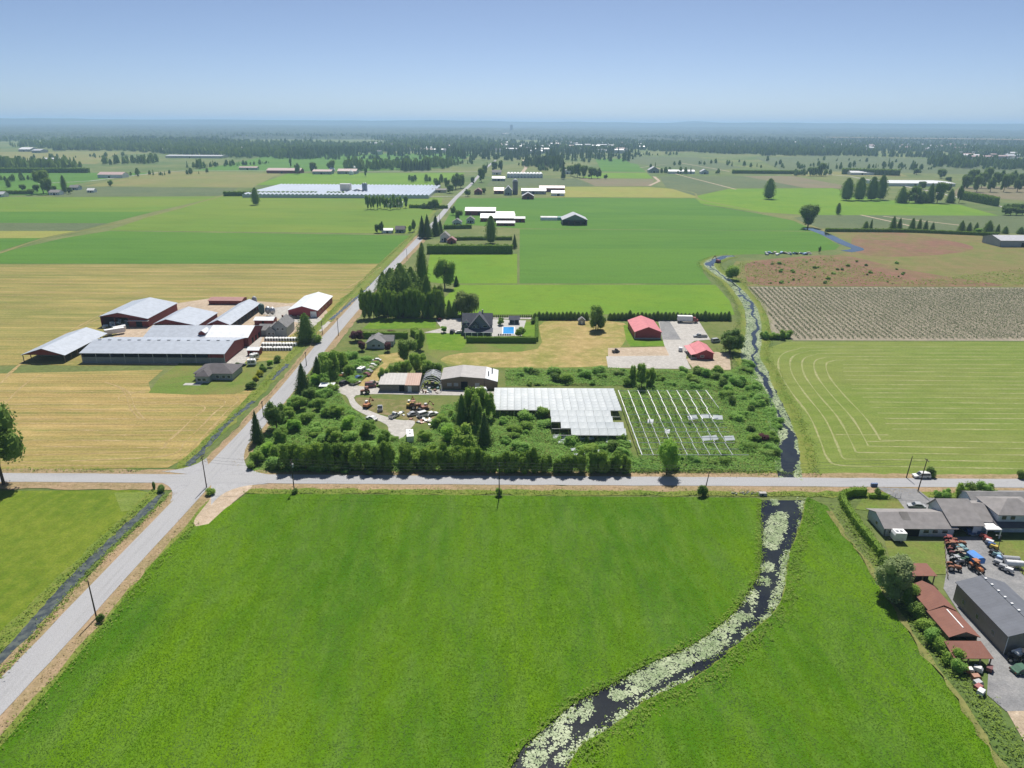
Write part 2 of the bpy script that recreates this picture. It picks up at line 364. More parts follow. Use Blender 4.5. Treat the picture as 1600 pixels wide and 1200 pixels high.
# --- west of the north road
field([(-300, 733), (0, 733), (130, 733), (262, 731), (292, 715), (345, 668), (385, 632), (402, 612), (388, 604), (300, 604), (236, 612), (232, 598), (255, 578), (-300, 590)], .06, TANMOW, 'mown tan stubble field with curved windrows below the dairy barns')
field([(232, 614), (300, 617), (366, 616), (398, 606), (415, 578), (395, 566), (280, 568), (250, 590)], .08, LAWN, 'lawn around the dark hipped farmhouse')
field([(-300, 578), (60, 570), (128, 572), (300, 570), (395, 566), (450, 560), (500, 520), (545, 470), (600, 412), (-300, 414)], .05, TANMOW2, 'wide mown olive and tan hay field behind the dairy barns')
field([(-300, 412), (596, 412), (618, 395), (640, 368), (170, 361), (100, 372), (0, 395), (-300, 450)], .06, DKGREEN, 'dark green crop field across the road ditch')
field([(170, 360), (642, 365), (690, 318), (692, 309), (352, 305), (250, 333)], .065, MIDGREEN, 'mid green hay field in front of the long glasshouses')
field([(-300, 425), (0, 392), (65, 372), (-300, 375)], .07, DKGREEN, 'dark green wedge field beyond the diagonal ditch')
field([(-300, 374), (65, 372), (120, 361), (-300, 361)], .075, YELGRN, 'yellow green strip field beyond the diagonal ditch')
field([(-300, 361), (120, 361), (168, 349), (-300, 347)], .08, CROP, 'grey green row crop strip beyond the diagonal ditch')
field([(-300, 347), (168, 349), (240, 331), (-300, 331)], .085, DKGREEN, 'green crop strip beyond the diagonal ditch')
field([(-300, 331), (240, 331), (345, 307), (-300, 309)], .09, MIDGREEN, 'pale green strip field bordering the hedged homestead')
field([(80, 308), (350, 306), (372, 294), (130, 292)], .1, CROP, 'grey green berry field with a pale crop cover line')
field([(130, 291), (395, 293), (440, 270), (250, 268)], .1, OLIVE, 'olive meadow beside the pale lane')
field([(-300, 307), (75, 305), (120, 287), (240, 270), (-300, 270)], .1, DKGREEN, 'dark green field behind the hedged homestead')
field([(300, 267), (560, 268), (700, 262), (740, 240), (430, 240), (380, 252)], .12, DKGREEN, 'green pasture behind the distant cattle barns')
field([(400, 289), (680, 290), (728, 270), (450, 271)], .11, LITGREEN, 'bright green field behind the long glasshouses')
field([(-300, 259), (150, 256), (190, 237), (-300, 237)], .14, OLIVE, 'distant pale meadow with white sheds')
# --- east of the north road
field([(672, 397), (808, 397), (808, 443), (690, 443), (664, 440)], .06, LITGREEN, 'bright lawn paddock below the long cedar hedge')
field([(715, 445), (1118, 445), (1140, 470), (1148, 492), (1100, 491), (700, 492), (690, 470)], .06, LITGREEN, 'bright green paddock behind the cedar row')
field([(812, 443), (1112, 443), (1098, 425), (1108, 405), (1150, 398), (1240, 396), (1305, 390), (1312, 384), (1275, 362), (1100, 360), (812, 358)], .065, DKGREEN, 'large dark green crop field inside the slough bend')
field([(690, 357), (740, 352), (812, 357), (1275, 361), (1240, 345), (1180, 333), (1100, 320), (1085, 310), (880, 309), (715, 310)], .07, DKGREEN, 'green crop field around the white roofed barns')
field([(860, 308), (1090, 309), (1075, 297), (1010, 292), (885, 292)], .1, YELGRN, 'yellow ripe grass strip beside the silo farm')
field([(760, 291), (930, 291), (900, 279), (770, 278)], .11, CROP, 'grey green berry field below the white greenhouses')
field([(930, 291), (1018, 291), (1022, 280), (905, 279)], .11, CROPB, 'brown berry field below the dark tree clump')
field([(905, 278), (1020, 279), (1010, 270), (940, 270)], .11, LITGREEN, 'small bright field beyond the dark tree clump')
field([(940, 268), (1010, 269), (985, 248), (930, 248)], .12, DKGREEN, 'green strip field beyond the crossroads lane')
field([(985, 255), (1100, 268), (1160, 262), (1090, 246), (970, 244)], .125, CROP, 'far grey green field with pale tracks')
field([(1030, 276), (1240, 275), (1330, 294), (1140, 294), (1085, 306), (1040, 292)], .1, CROP, 'grey green berry field beyond the yellow strip')
field([(1160, 275), (1240, 275), (1340, 294), (1260, 294)], .115, CROPB, 'brown berry field beyond the lone tall trees')
field([(1095, 318), (1180, 331), (1260, 336), (1560, 337), (1500, 320), (1380, 312), (1300, 294), (1140, 295), (1085, 307)], .08, LITGREEN, 'bright green field around the four tall trees')
field([(1240, 275), (1420, 276), (1400, 268), (1230, 268)], .12, OLIVE, 'olive field beyond the tree clump by the lane')
field([(1270, 356), (1500, 362), (1640, 366), (1660, 338), (1300, 334), (1240, 340)], .075, CROP, 'grey green berry field behind the cedar row by the slough')
field([(1220, 266), (1640, 275), (1640, 255), (1300, 243), (1180, 246)], .125, CROP, 'far right berry fields below the wood')
field([(1480, 305), (1640, 316), (1640, 290), (1500, 292)], .1, CROPB, 'brown bare field by the far wood')
field([(1290, 362), (1330, 378), (1345, 388), (1300, 400), (1150, 408), (1135, 430), (1150, 447), (1700, 449), (1700, 372), (1560, 366)], .06, WILD2, 'wild meadow of green and rusty grass inside the slough bend')
field([(1180, 408), (1310, 399), (1400, 418), (1500, 436), (1560, 447), (1280, 447), (1180, 444), (1165, 425)], .075, WILD, 'rusty brown patch of wild meadow', smooth=4)
field([(1345, 365), (1420, 365), (1520, 385), (1470, 398), (1360, 400), (1330, 385)], .075, WILD, 'rusty pink patch of wild meadow near the far slough', smooth=4)
SOIL = field_mat('berry_soil', (.30, .26, .20), (.25, .22, .165), (.20, .19, .12), .04, .4, fine=2)
BERRY = field([(1156, 448), (1700, 450), (1700, 533), (1240, 532), (1205, 520), (1190, 480)], .06, SOIL, 'tan soil of the blueberry field')
MOWF = [(1196, 545), (1230, 534), (1720, 534), (1720, 752), (1400, 746), (1285, 744), (1262, 715), (1258, 690), (1243, 650), (1215, 610), (1198, 580)]
field(MOWF, .06, MOWN, 'pale green mown hay field with curved windrows', smooth=0)
# --- the centre block
field([(378, 728), (400, 700), (440, 640), (480, 590), (520, 545), (560, 515), (690, 515), (1145, 500), (1175, 520), (1172, 570), (1215, 640), (1222, 740), (800, 744), (400, 741)], .04, UNDER, 'overgrown lot with weeds and brambles', 'ground', cat='ground')
field([(672, 512), (712, 500), (845, 500), (985, 505), (985, 545), (950, 575), (800, 577), (700, 572), (660, 548)], .07, LAWN, 'paddock lawn between the large house and the red barn')
field([(850, 503), (975, 505), (972, 540), (948, 556), (948, 572), (760, 574), (690, 565), (720, 552), (840, 545)], .085, DRYG, 'patchy mown dry grass beside the red barn', smooth=4)
field([(586, 497), (680, 499), (682, 513), (610, 514), (566, 514)], .07, LAWNG, 'striped lawn in front of the tall dark hedge')
field([(665, 522), (715, 515), (730, 536), (720, 548), (670, 546)], .09, LAWNG, 'lawn on the slope of the large house')
field([(974, 508), (990, 508), (1000, 532), (1045, 533), (1038, 541), (985, 541), (978, 530)], .095, LAWNG, 'green lawn around the red barn')
field([(950, 544), (1040, 542), (1046, 556), (950, 557)], .1, DIRT, 'bare dirt strip south of the red barn')
field([(680, 500), (720, 497), (722, 519), (700, 521), (662, 520), (690, 513)], .11, GRAVEL, 'gravel forecourt of the large house', 'driveway')
field([(770, 499), (822, 501), (815, 525), (768, 526)], .115, CONC, 'pale patio around the swimming pool', 'patio')
field([(820, 503), (840, 503), (840, 526), (816, 526)], .11, LAWNG, 'small hedged lawn beside the pool')
strip('driveway', GP([(770, 497), (860, 498), (980, 500), (1045, 500)]), 3.2, .12, GRAVEL, 'pale driveway running along the cedar row', 'driveway', .1)
field([(1028, 500), (1092, 502), (1110, 531), (1085, 533), (1075, 540), (1072, 560), (1080, 577), (950, 575), (947, 557), (1046, 556), (1038, 540)], .12, GRAVEL, 'pale gravel yard beside the red barn', 'yard')
field([(1030, 502), (1046, 502), (1064, 531), (1035, 531)], .135, ASPHD, 'darker paved apron of the red barn', 'apron')
field([(1072, 561), (1118, 550), (1140, 553), (1142, 578), (1086, 580)], .125, DIRT, 'tan dirt yard beside the small red house', 'yard')
# junk yard lane
field([(508, 604), (540, 600), (590, 606), (770, 612), (770, 618), (640, 617), (600, 616), (556, 618), (560, 632), (585, 645), (620, 656), (648, 658), (640, 672), (625, 686), (608, 676), (604, 664), (574, 650), (550, 636), (540, 618), (512, 610)], .1, GRAVEL, 'pale gravel lane through the scrap yard', 'lane', smooth=3)
field([(556, 622), (600, 624), (655, 628), (680, 640), (672, 660), (640, 658), (600, 648), (570, 640)], .08, SCRAPG, 'dry brown ground under the scrap', 'ground', smooth=4)
field([(560, 604), (580, 582), (612, 560), (604, 575), (584, 602)], .08, DRYG, 'dry track beside the row of scrap cars', 'track', smooth=3)
field([(590, 555), (628, 550), (632, 566), (600, 568)], .08, DRYG, 'dry lawn behind the small cottage', 'lawn')
# dairy yard
field([(128, 568), (190, 515), (250, 478), (330, 466), (450, 474), (500, 470), (512, 488), (500, 505), (460, 520), (440, 532), (400, 548), (380, 570), (352, 572)], .07, DIRT, 'tan dirt yard between the dairy barns', 'yard')
field([(352, 570), (372, 545), (398, 510), (415, 512), (404, 545), (386, 560), (380, 572)], .09, GRAVEL, 'pale concrete lane beside the dairy barns', 'lane')
field([(398, 485), (452, 478), (500, 497), (520, 505), (530, 515), (500, 518), (470, 505), (430, 497)], .085, GRAVEL, 'gravel entrance of the dairy farm', 'lane')
# right-hand property
YARD = [(1368, 762), (1432, 764), (1450, 778), (1516, 782), (1516, 797), (1460, 797), (1414, 796), (1402, 780)]
field(YARD, .145, ASPHD, 'paved driveway in front of the grey roofed houses', 'driveway')
field([(1350, 776), (1402, 780), (1414, 796), (1370, 800), (1336, 796)], .1, LAWN, 'dry lawn beside the gate', 'lawn')
field([(1382, 846), (1476, 848), (1480, 898), (1398, 896)], .1, LAWN, 'lawn behind the long grey roofed house', 'lawn')
field([(1476, 840), (1540, 838), (1580, 880), (1640, 900), (1660, 1040), (1640, 1110), (1572, 1112), (1542, 1086), (1545, 1030), (1474, 920), (1478, 898)], .11, ASPHD, 'grey paved tractor yard', 'yard')
field([(1548, 846), (1660, 846), (1660, 900), (1600, 900)], .12, LAWN, 'lawn beside the big house', 'lawn')
field([(1572, 1110), (1640, 1085), (1700, 1160), (1700, 1250), (1640, 1230)], .1, DIRT, 'bare sandy bank at the foot of the yard', 'ground')
# --- roads
EW_N, EW_S = g(800, 745.2)[1], g(800, 757.2)[1]; EWY = (EW_N + EW_S) / 2
strip('road', [(x, EWY) for x in np.arange(-330, 460, 6.0)], (EW_N - EW_S) + .7, .16, ASPHX, 'pale two lane cross road running past the hedge row', 'road', .08)
NSL = [(-88.5*H/90, 40*H/90)] + [((g(a[0], a[1])[0] + g(b[0], b[1])[0]) / 2, (g(*a)[1] + g(*b)[1]) / 2) for a, b in (((0, 1064), (0, 1117)), ((159, 900), (198, 900)), ((412, 630), (449, 630)))] + GP([(527, 512), (612, 418), (656, 373), (688, 338), (713, 308.5), (735, 289), (747, 276), (760, 262), (775, 250)])
NSL = smooth_line(NSL, 8)
strip('road', NSL, 6.6, .165, ASPHY, 'long straight pale road running north through the farms', 'road', .06)
for k_, (a, b, c) in enumerate((((252, 737), (300, 734), (323, 716)), ((388, 693), (364, 736), (420, 742)), ((240, 752), (280, 758), (266, 785)), ((330, 790), (352, 757), (420, 757)))):
    A, B, C = GP((a, b, c)); pts = [tuple((1-t)**2*np.array(A)+2*t*(1-t)*np.array(B)+t*t*np.array(C)) for t in np.linspace(0, 1, 9)]
    J = g(330, 745)
    sheet('road', pts + [J], .150 - .003*k_, ASPH, 'rounded pale asphalt corner of the crossroads', 'road')
field([(346, 757), (396, 757), (364, 786), (330, 822), (302, 818), (326, 784)], .14, DIRT, 'short gravel field entrance beside the crossroads', 'track', smooth=3)
strip('road', GP([(1240, 268), (1330, 276), (1440, 296), (1560, 322), (1640, 340)]), 6, .2, GRAVEL, 'pale lane passing the far white glasshouse', 'road')
strip('road', GP([(60, 287), (140, 283), (245, 270), (300, 266), (420, 267)]), 6, .2, GRAVEL, 'pale lane crossing the far fields', 'road')
strip('road', GP([(540, 268), (680, 268), (752, 268)]), 6, .2, GRAVEL, 'pale far lane behind the bright green field', 'road')
strip('road', GP([(730, 306), (660, 308), (560, 309), (440, 307)]), 4, .14, GRAVEL, 'pale lane in front of the long glasshouses', 'road')
strip('track', GP([(1380, 338), (1420, 343), (1500, 352)]), 4, .14, DIRT, 'tan track through the far berry field', 'track')
strip('track', GP([(1345, 336), (1400, 348), (1440, 357)]), 4, .142, DIRT, 'tan track crossing the berry field by the cedars', 'track')
strip('track', GP([(1025, 262), (1060, 273), (1150, 296)]), 4, .142, DIRT, 'tan track across the far berry fields', 'track')
strip('track', GP([(1000, 262), (1060, 254), (1140, 268)]), 5, .15, DIRT, 'tan track between the far fields', 'track')
strip('track', GP([(818, 250), (822, 262), (812, 275)]), 8, .15, DIRT, 'tan farm lane beyond the white greenhouses', 'track')
strip('track', GP([(1015, 290), (1030, 283), (1022, 276)]), 6, .15, DIRT, 'tan track by the pink roofed sheds', 'track')
strip('track', smooth_line(GP([(1296, 800), (1320, 838), (1345, 868), (1388, 935), (1434, 1008), (1486, 1076), (1536, 1152), (1580, 1215)]), 4), 1.0, .335, OLIVE, 'worn dry edge track along the green field', 'track', .35)
for pts, lab in (([(0, 396), (66, 374), (170, 352), (250, 334), (350, 305)], 'diagonal dry ditch edge between the far fields'), ([(880, 291), (1010, 292), (1080, 300), (1095, 312), (1180, 330), (1245, 345), (1290, 362)], 'dry ditch edge curving toward the slough'), ([(552, 466), (598, 420), (642, 372), (690, 318)], 'grassy ditch verge along the far road')):
    strip('verge', smooth_line(GP(pts), 4), 3.2 if 'far road' not in lab else 5, .12, OLIVE if 'far road' not in lab else GRASSV, lab, 'verge', .5)
# verges of the two roads
xs = np.arange(-330, 460, 3.0)
strip('verge', [(x, EW_S - 2.2) for x in xs], 4.6, .10, VERGE, 'dry tan verge south of the cross road', 'verge', .35)
strip('verge', [(x, EW_N + 1.6) for x in xs], 3.6, .10, VERGE, 'dry tan verge north of the cross road', 'verge', .3)
strip('verge', [(x, EW_S - 5.0) for x in np.arange(-85, 330, 3.0)], 3.0, .12, GRASSV, 'weedy bank south of the cross road', 'verge', .4)
nsl = resample(NSL, 4); nsl = nsl[nsl[:, 1] < 700]
strip('verge', offset_line(nsl, -4.8), 4.2, .105, VERGE, 'dry tan verge east of the north road', 'verge', .3)
strip('verge', offset_line(nsl, 4.4), 3.2, .105, VERGE, 'dry tan verge west of the north road', 'verge', .3)
strip('verge', offset_line(nsl, 10.5), 4.5, .095, GRASSV, 'green bank beyond the roadside ditch', 'verge', .4)
nss = nsl[nsl[:, 1] < EW_S - 6]
strip('verge', offset_line(nss, -8.0), 3.6, .11, GRASSV, 'weedy bank beside the lush field', 'verge', .4)
# --- water: roadside ditches and the slough
DS = resample(smooth_line(GP([(254, 770), (225, 800), (190, 832), (118, 903), (60, 968), (-3, 1040), (-60, 1110)]), 6), 1.5)
strip('water', DS, np.interp(np.arange(len(DS)), [0, 6, len(DS)], [1.2, 2.6, 3.0]), .10, DWATER, 'dark water in the roadside ditch south of the crossroads', 'water', .22)
for seg, lab in (([(292, 729), (330, 690), (360, 658), (399, 625)], 'dark water in the roadside ditch by the stubble field'), ([(425, 594), (450, 568)], 'short stretch of ditch water beside the calf hutches'), ([(516, 500), (546, 475), (575, 450), (610, 414), (640, 385)], 'pale ditch water along the road behind the red barn with white roof')):
    q = resample(smooth_line(GP(seg), 6), 1.5); strip('water', q, 1.9, .12, DWATER, lab, 'water', .3)
sl_w = [(1233, 748), (1228, 700), (1222, 672), (1205, 630), (1192, 605), (1182, 575), (1172, 555), (1178, 520), (1174, 485), (1160, 462), (1140, 440), (1118, 425), (1108, 412), (1128, 402), (1146, 400)]
slough_hi = smooth_line(GP(sl_w), 5); wid = np.interp(np.linspace(0, 1, len(slough_hi)), [0, .2, .33, .45, .6, .72, .82, .92, 1], [7.5, 8, 8.5, 7.5, 7, 5, 6, 9, 6])
strip('water', slough_hi, wid, .10, WATER, 'slough water bending past the mown hay field', 'water', .3)
strip('water', smooth_line(GP([(1262, 357), (1285, 364), (1318, 380), (1340, 389), (1322, 393)]), 5), 10, .10, WATER, 'far pale reach of the slough', 'water', .2)
lo = GP(SL); hi = GP(SR_)
sheet('water', smooth_line(lo, 5) + smooth_line(hi, 5)[::-1], .08, WATER, 'dark slough water winding between the two lush fields', 'water')
strip('bank', offset_line(smooth_line(lo, 5), -.9), 1.6, .2, GRASSV, 'weedy west bank of the slough', 'bank', .1)
strip('bank', offset_line(smooth_line(hi, 5), 1.1), 2.6, .2, GRASSV, 'weedy east bank of the slough', 'bank', .15)
strip('bank', offset_line(slough_hi, -wid/2 - 2.0), 5, .095, GRASSV, 'bright grassy east bank of the bending slough', 'bank', .5)
strip('bank', offset_line(slough_hi, wid/2 + 1.5), 4, .09, GRASSV, 'grassy west bank of the bending slough', 'bank', .5)
# ================================================================ BUILDINGS
def panel(parent, name, side, X0, X1, Y0, Y1, u0, u1, z0, z1, mat, proud=.06, t=.1):
    m = MB()
    if side == 'f': m.box(X0 + u0, X0 + u1, Y0 - proud, Y0 - proud + t, z0, z1)
    if side == 'b': m.box(X0 + u0, X0 + u1, Y1 + proud - t, Y1 + proud, z0, z1)
    if side == 'l': m.box(X0 - proud, X0 - proud + t, Y0 + u0, Y0 + u1, z0, z1)
    if side == 'r': m.box(X1 + proud - t, X1 + proud, Y0 + u0, Y0 + u1, z0, z1)
    return m.build(name, mat, parent)
def window(parent, side, box, u0, u1, z0, z1, frame=None):
    f = panel(parent, 'window', side, *box, u0, u1, z0, z1, frame or WHITE, .05, .1)
    panel(f, 'pane', side, *box, u0 + .1, u1 - .1, z0 + .1, z1 - .1, GLASS, .075, .06)
    return f
def gable(par, X0, X1, Y0, Y1, eave, ridge, axis='x', wall=None, rf=None, fr=.5, over=.45, th=.16, walls='fblr', roofname='roof', z0=0.0, eave2=None, trim=None, gables=True):
    """gabled volume in the parent's own coordinates. axis: the way the ridge runs. fr: where the ridge sits across the width. eave2: height of the far / right eave."""
    e2 = eave if eave2 is None else eave2; t = .18
    if axis == 'x':
        yr = Y0 + (Y1 - Y0) * fr
        prof = [(Y0, z0), (Y1, z0), (Y1, e2), (yr, ridge), (Y0, eave)]
        gpr = [(Y0, eave), (Y1, e2), (yr, ridge)] if e2 == eave else [(Y0, min(eave, e2)), (Y1, min(eave, e2)), (Y1, e2), (yr, ridge), (Y0, eave)]
        full = lambda a, b: MB().prism(prof, 'x', a, b)
        ends = {'l': (X0, X0 + t), 'r': (X1 - t, X1)}
        s1 = (ridge - eave) / max(yr - Y0, .01); s2 = (ridge - e2) / max(Y1 - yr, .01)
        A = [(X0 - over, Y0 - over, eave - s1*over), (X1 + over, Y0 - over, eave - s1*over), (X1 + over, yr, ridge), (X0 - over, yr, ridge)]
        B = [(X0 - over, yr, ridge), (X1 + over, yr, ridge), (X1 + over, Y1 + over, e2 - s2*over), (X0 - over, Y1 + over, e2 - s2*over)]
        longs = {'f': (X0, X1, Y0, Y0 + t, eave), 'b': (X0, X1, Y1 - t, Y1, e2)}
        gend = 'lr'
    else:
        xr = X0 + (X1 - X0) * fr
        prof = [(X0, z0), (X0, eave), (xr, ridge), (X1, e2), (X1, z0)]
        gpr = [(X0, eave), (xr, ridge), (X1, e2)]
        full = lambda a, b: MB().prism(prof, 'y', a, b)
        ends = {'f': (Y0, Y0 + t), 'b': (Y1 - t, Y1)}
        s1 = (ridge - eave) / max(xr - X0, .01); s2 = (ridge - e2) / max(X1 - xr, .01)
        A = [(X0 - over, Y0 - over, eave - s1*over), (xr, Y0 - over, ridge), (xr, Y1 + over, ridge), (X0 - over, Y1 + over, eave - s1*over)]
        B = [(xr, Y0 - over, ridge), (X1 + over, Y0 - over, e2 - s2*over), (X1 + over, Y1 + over, e2 - s2*over), (xr, Y1 + over, ridge)]
        longs = {'l': (X0, X0 + t, Y0 + t, Y1 - t, eave), 'r': (X1 - t, X1, Y0 + t, Y1 - t, e2)}
        gend = 'fb'
    for sd_ in gend:
        if sd_ in walls: full(*ends[sd_]).build('wall', wall, par)
        elif gables:
            MB().prism(gpr, axis, *ends[sd_]).build('gable_panel', wall, par)
    for sd_, (a, b, c, d, e) in longs.items():
        if sd_ in walls: MB().box(a, b, c, d, z0, e).build('wall', wall, par)
    up = Vector((0, 0, th + .02))
    for q in (A, B):
        MB().slab([Vector(p) + up for p in q], th).build(roofname, rf, par)
    if trim:
        if axis == 'x': MB().box(X0 - over, X1 + over, yr - .2, yr + .2, ridge + th - .02, ridge + th + .07).build('ridge_cap', trim, par)
        else: MB().box(xr - .2, xr + .2, Y0 - over, Y1 + over, ridge + th - .02, ridge + th + .07).build('ridge_cap', trim, par)
def hip(par, X0, X1, Y0, Y1, eave, ridge, wall, rf, inset=None, over=.5, z0=0, long='x'):
    MB().box(X0, X1, Y0, Y1, z0, eave).build('wall', wall, par)
    a, b, c, d = X0 - over, X1 + over, Y0 - over, Y1 + over
    if long == 'x':
        i = inset if inset is not None else (d - c) / 2; m = (c + d) / 2; r0, r1 = (a + i, m), (b - i, m)
    else:
        i = inset if inset is not None else (b - a) / 2; m = (a + b) / 2; r0, r1 = (m, c + i), (m, d - i)
    z = eave + .02; q = .14
    vs = [(a,c,z),(b,c,z),(b,d,z),(a,d,z),(a,c,z+q),(b,c,z+q),(b,d,z+q),(a,d,z+q),(*r0,ridge),(*r1,ridge)]
    fs = [(3,2,1,0),(0,1,5,4),(1,2,6,5),(2,3,7,6),(3,0,4,7)]
    fs += [(4,5,9,8),(5,6,9),(6,7,8,9),(7,4,8)] if long == 'x' else [(4,5,8),(5,6,9,8),(6,7,9),(7,4,8,9)]
    MB().add(vs, fs).build('roof', rf, par)
def posts(par, pts, h, r=.12, mat=None):
    for x, y in pts: MB().box(x - r, x + r, y - r, y + r, 0, h).build('post', mat or WOOD, par)
def base(xl, xr, yb):                                # front base corners in pixels -> origin and width
    (a, ya), (b, yb_) = g(xl, yb), g(xr, yb)
    y = (ya + yb_) / 2
    return a, y, b - a

R_GREY = roof('roof_steel_blue', (.40, .44, .50), 'x'); R_GREYY = roof('roof_steel_blue_y', (.40, .44, .50), 'y')
R_WHT = roof('roof_white', (.74, .76, .78), 'x'); R_WHTY = roof('roof_white_y', (.70, .72, .75), 'y')
R_CLAY = roof('roof_faded_red', (.36, .18, .15), 'x'); R_ROSE = roof('roof_rose', (.62, .20, .21), 'y', .7, stainf=.04)
R_OXID = roof('roof_oxide', (.23, .10, .072), 'y', .7, stain=(.20, .12, .09), rough=.85); R_OXIDX = roof('roof_oxide_x', (.23, .10, .072), 'x', .7, rough=.85)
R_OLD = roof('roof_old_grey', (.40, .38, .36), 'x', 1.4, stain=(.22, .17, .13), stainf=.5); R_SLATE = roof('roof_charcoal', (.14, .15, .175), 'y', .8, stainf=.03, rough=.85)
SH_DK = shingle('shingle_dark', (.13, .12, .125)); SH_GR = shingle('shingle_grey', (.22, .215, .215)); SH_BR = shingle('shingle_brown', (.26, .245, .24)); SH_CH = shingle('shingle_charcoal', (.10, .105, .125))
W_GREY = paint('siding_grey', (.34, .36, .37)); W_PALE = paint('siding_pale_blue', (.52, .56, .60)); W_TAUPE = paint('siding_taupe', (.24, .215, .19)); W_BLUE = paint('siding_slate_blue', (.16, .19, .24)); W_CREAM = paint('siding_cream', (.62, .58, .50)); W_SAGE = paint('wall_grey_green', (.22, .24, .24))
BALE = paint('bale_wrap', (.62, .66, .70), .35, .5); GREENP = paint('bin_green', (.05, .10, .08), .5, .4)

# ---- dairy farm
x, y, w = base(37, 103.5, 566)
t = thing('hay_shed', 'open sided hay shed with red gable and pale steel roof', 'shed', (x, y, 0))
d_ = g(138, 510, 7)[1] - y
gable(t, 0, w, 0, d_, 3.4, 6.3, 'y', BARNRED, R_GREYY, walls='', over=.5)
posts(t, [(sx, d_ * k / 7) for k in range(8) for sx in (.2, w - .2)], 3.4, .13)
MB().box(.3, w * .55, d_*.25, d_ * .8, 0, 2.2).build('hay_stack', paint('hay', (.25, .22, .13), .95, .1), t)
x, y, w = base(159, 233, 511)
t = thing('machinery_barn', 'tall red barn with open bay full of white wrapped bales', 'barn', (x, y, 0))
d_ = 34
gable(t, 0, w, 0, d_, 5.6, 7.6, 'y', BARNRED, R_GREYY, fr=.4, walls='blr', over=.5, eave2=4.6)
MB().box(w*.6, w, .02, .2, 0, 4.55).build('front_wall', BARNRED, t)
MB().box(w*.6 - .3, w + .6, -1.3, .3, 3.5, 3.62).build('canopy', WHITE, t)
panel(t, 'door', 'f', 0, w, 0, d_, w*.74, w*.87, 0, 3.2, DARK, .04)
posts(t, [(.1, .1), (w*.3, .1), (w*.59, .1)], 5.4, .15, BARNRED)
for i in range(18):
    a, b = rng.uniform(1, w*.5), rng.uniform(-3.5, 7); zz = .6 + (1.2 if i > 10 else 0)
    o = MB().tube((-.65, 0, 0), (.65, 0, 0), .62, n=12).build('wrapped_bale', BALE)
    if i > 10: b = max(b, 2)
    o.location = (x + a, y + b, zz); o.rotation_euler = (0, 0, rng.uniform(0, 3)); tag(o, 'white wrapped bale heaped at the mouth of the tall red barn', 'bale', 'wrapped bales of the red barn')
x, y, w = base(128.5, 352.5, 567.5)
t = thing('dairy_barn', 'long low dairy barn with pale steel roof and open dark side', 'barn', (x, y, 0))
d1 = g(372.7, 543)[1] - y; YC = y
gable(t, 0, w, 0, d1, 4.6, 6.9, 'x', BARNRED, R_GREY, walls='blr', over=.6)
MB().box(.02, w - .02, -.02, .2, 0, 2.7).build('lower_wall', W_SAGE, t)
MB().box(.1, w - .1, .9, 1.0, 2.6, 4.4).build('shade_sheet', DARK, t)  # near-black sheet painted in for the shade inside the open side
posts(t, [(w * k / 10, .08) for k in range(11)], 4.55, .14, GREYP)
MB().box(w - 7, w - .1, -.06, .1, 2.72, 4.5).build('end_panel', BARNRED, t)
for k_ in range(14): MB().box(w*(k_+.5)/14-.7, w*(k_+.5)/14+.7, d1/2-.35, d1/2+.35, 7.05, 7.32).build('ridge_vent', STEEL, t)
XR = x + w
# second volume behind it
t = thing('milking_barn', 'red barn with half white half grey roof behind the long dairy barn', 'barn', (g(240, 533)[0], y + d1 + 1.4, 0))
ox = t.location.x; w2 = XR - ox + 1.5; ws = g(322, 520, 6)[0] - ox; dd = 21
gable(t, 0, ws, 0, dd, 4.4, 7.2, 'x', BARNRED, R_GREY, walls='fbl', over=.3, gables=False)
gable(t, ws + .7, w2, 0, dd, 4.5, 7.5, 'x', BARNRED, R_WHT, walls='fbr', over=.35)
for u in (5, 9.5, 14): panel(t, 'door', 'r', 0, w2, 0, dd, u, u + 2.2, 0, 2.8, DARK, .05)
gable(t, ws - 3.5, ws - .2, 2.0, 8, 6.0, 7.2, 'y', BARNRED, R_WHTY, walls='f', over=.2, roofname='dormer_roof', z0=4.9)
YB = y + d1 + 1.4 + dd
# barn E
x, y, w = base(257, 322, 511)
t = thing('freestall_barn', 'grey roofed cattle barn with open gable behind the milking barn', 'barn', (x, YB + 3, 0)); d_ = 26
gable(t, 0, w, 0, d_, 4.4, 6.8, 'y', BARNRED, R_GREYY, fr=.3, walls='blr', over=.5, eave2=3.6)
posts(t, [(w*k/4, .1) for k in range(5)], 3.9, .14)
# barn F
x, y, w = base(337, 371, 512)
t = thing('long_cattle_barn', 'narrow grey roofed cattle barn running back beside the yard', 'barn', (x, YB + 3, 0)); d_ = g(384, 470, 6.5)[1] - YB
gable(t, 0, w, 0, d_, 4.2, 6.6, 'y', BARNRED, R_GREYY, walls='fbl', over=.5, fr=.5)
posts(t, [(w - .15, d_*k/9) for k in range(10)], 4.1, .14)
x, y, w = base(320, 372, 480)
t = thing('back_shed', 'faded red roofed shed behind the cattle barns', 'shed', (x, y + 6, 0))
gable(t, 0, w, 0, 9, 2.4, 3.3, 'x', BARNRED, R_CLAY)
# barn G
x, y, w = base(451, 496.5, 496)
t = thing('red_barn', 'red barn with bright white roof beside the road', 'barn', (x, y, 0)); d_ = g(496, 457, 6.2)[1] - y
gable(t, 0, w, 0, d_, 4.0, 6.3, 'y', REDW, R_WHTY, over=.5, trim=WHITE)
dr = panel(t, 'door', 'f', 0, w, 0, d_, w*.76, w*.97, 0, 3.4, WHITE, .06); panel(dr, 'handle', 'f', 0, w, 0, d_, w*.79, w*.8, 1.2, 1.6, BLACK, .1)
for u in (5, 12, 19, 26): window(t, 'r', (0, w, 0, d_), u, u + 1.4, 1.6, 2.8)
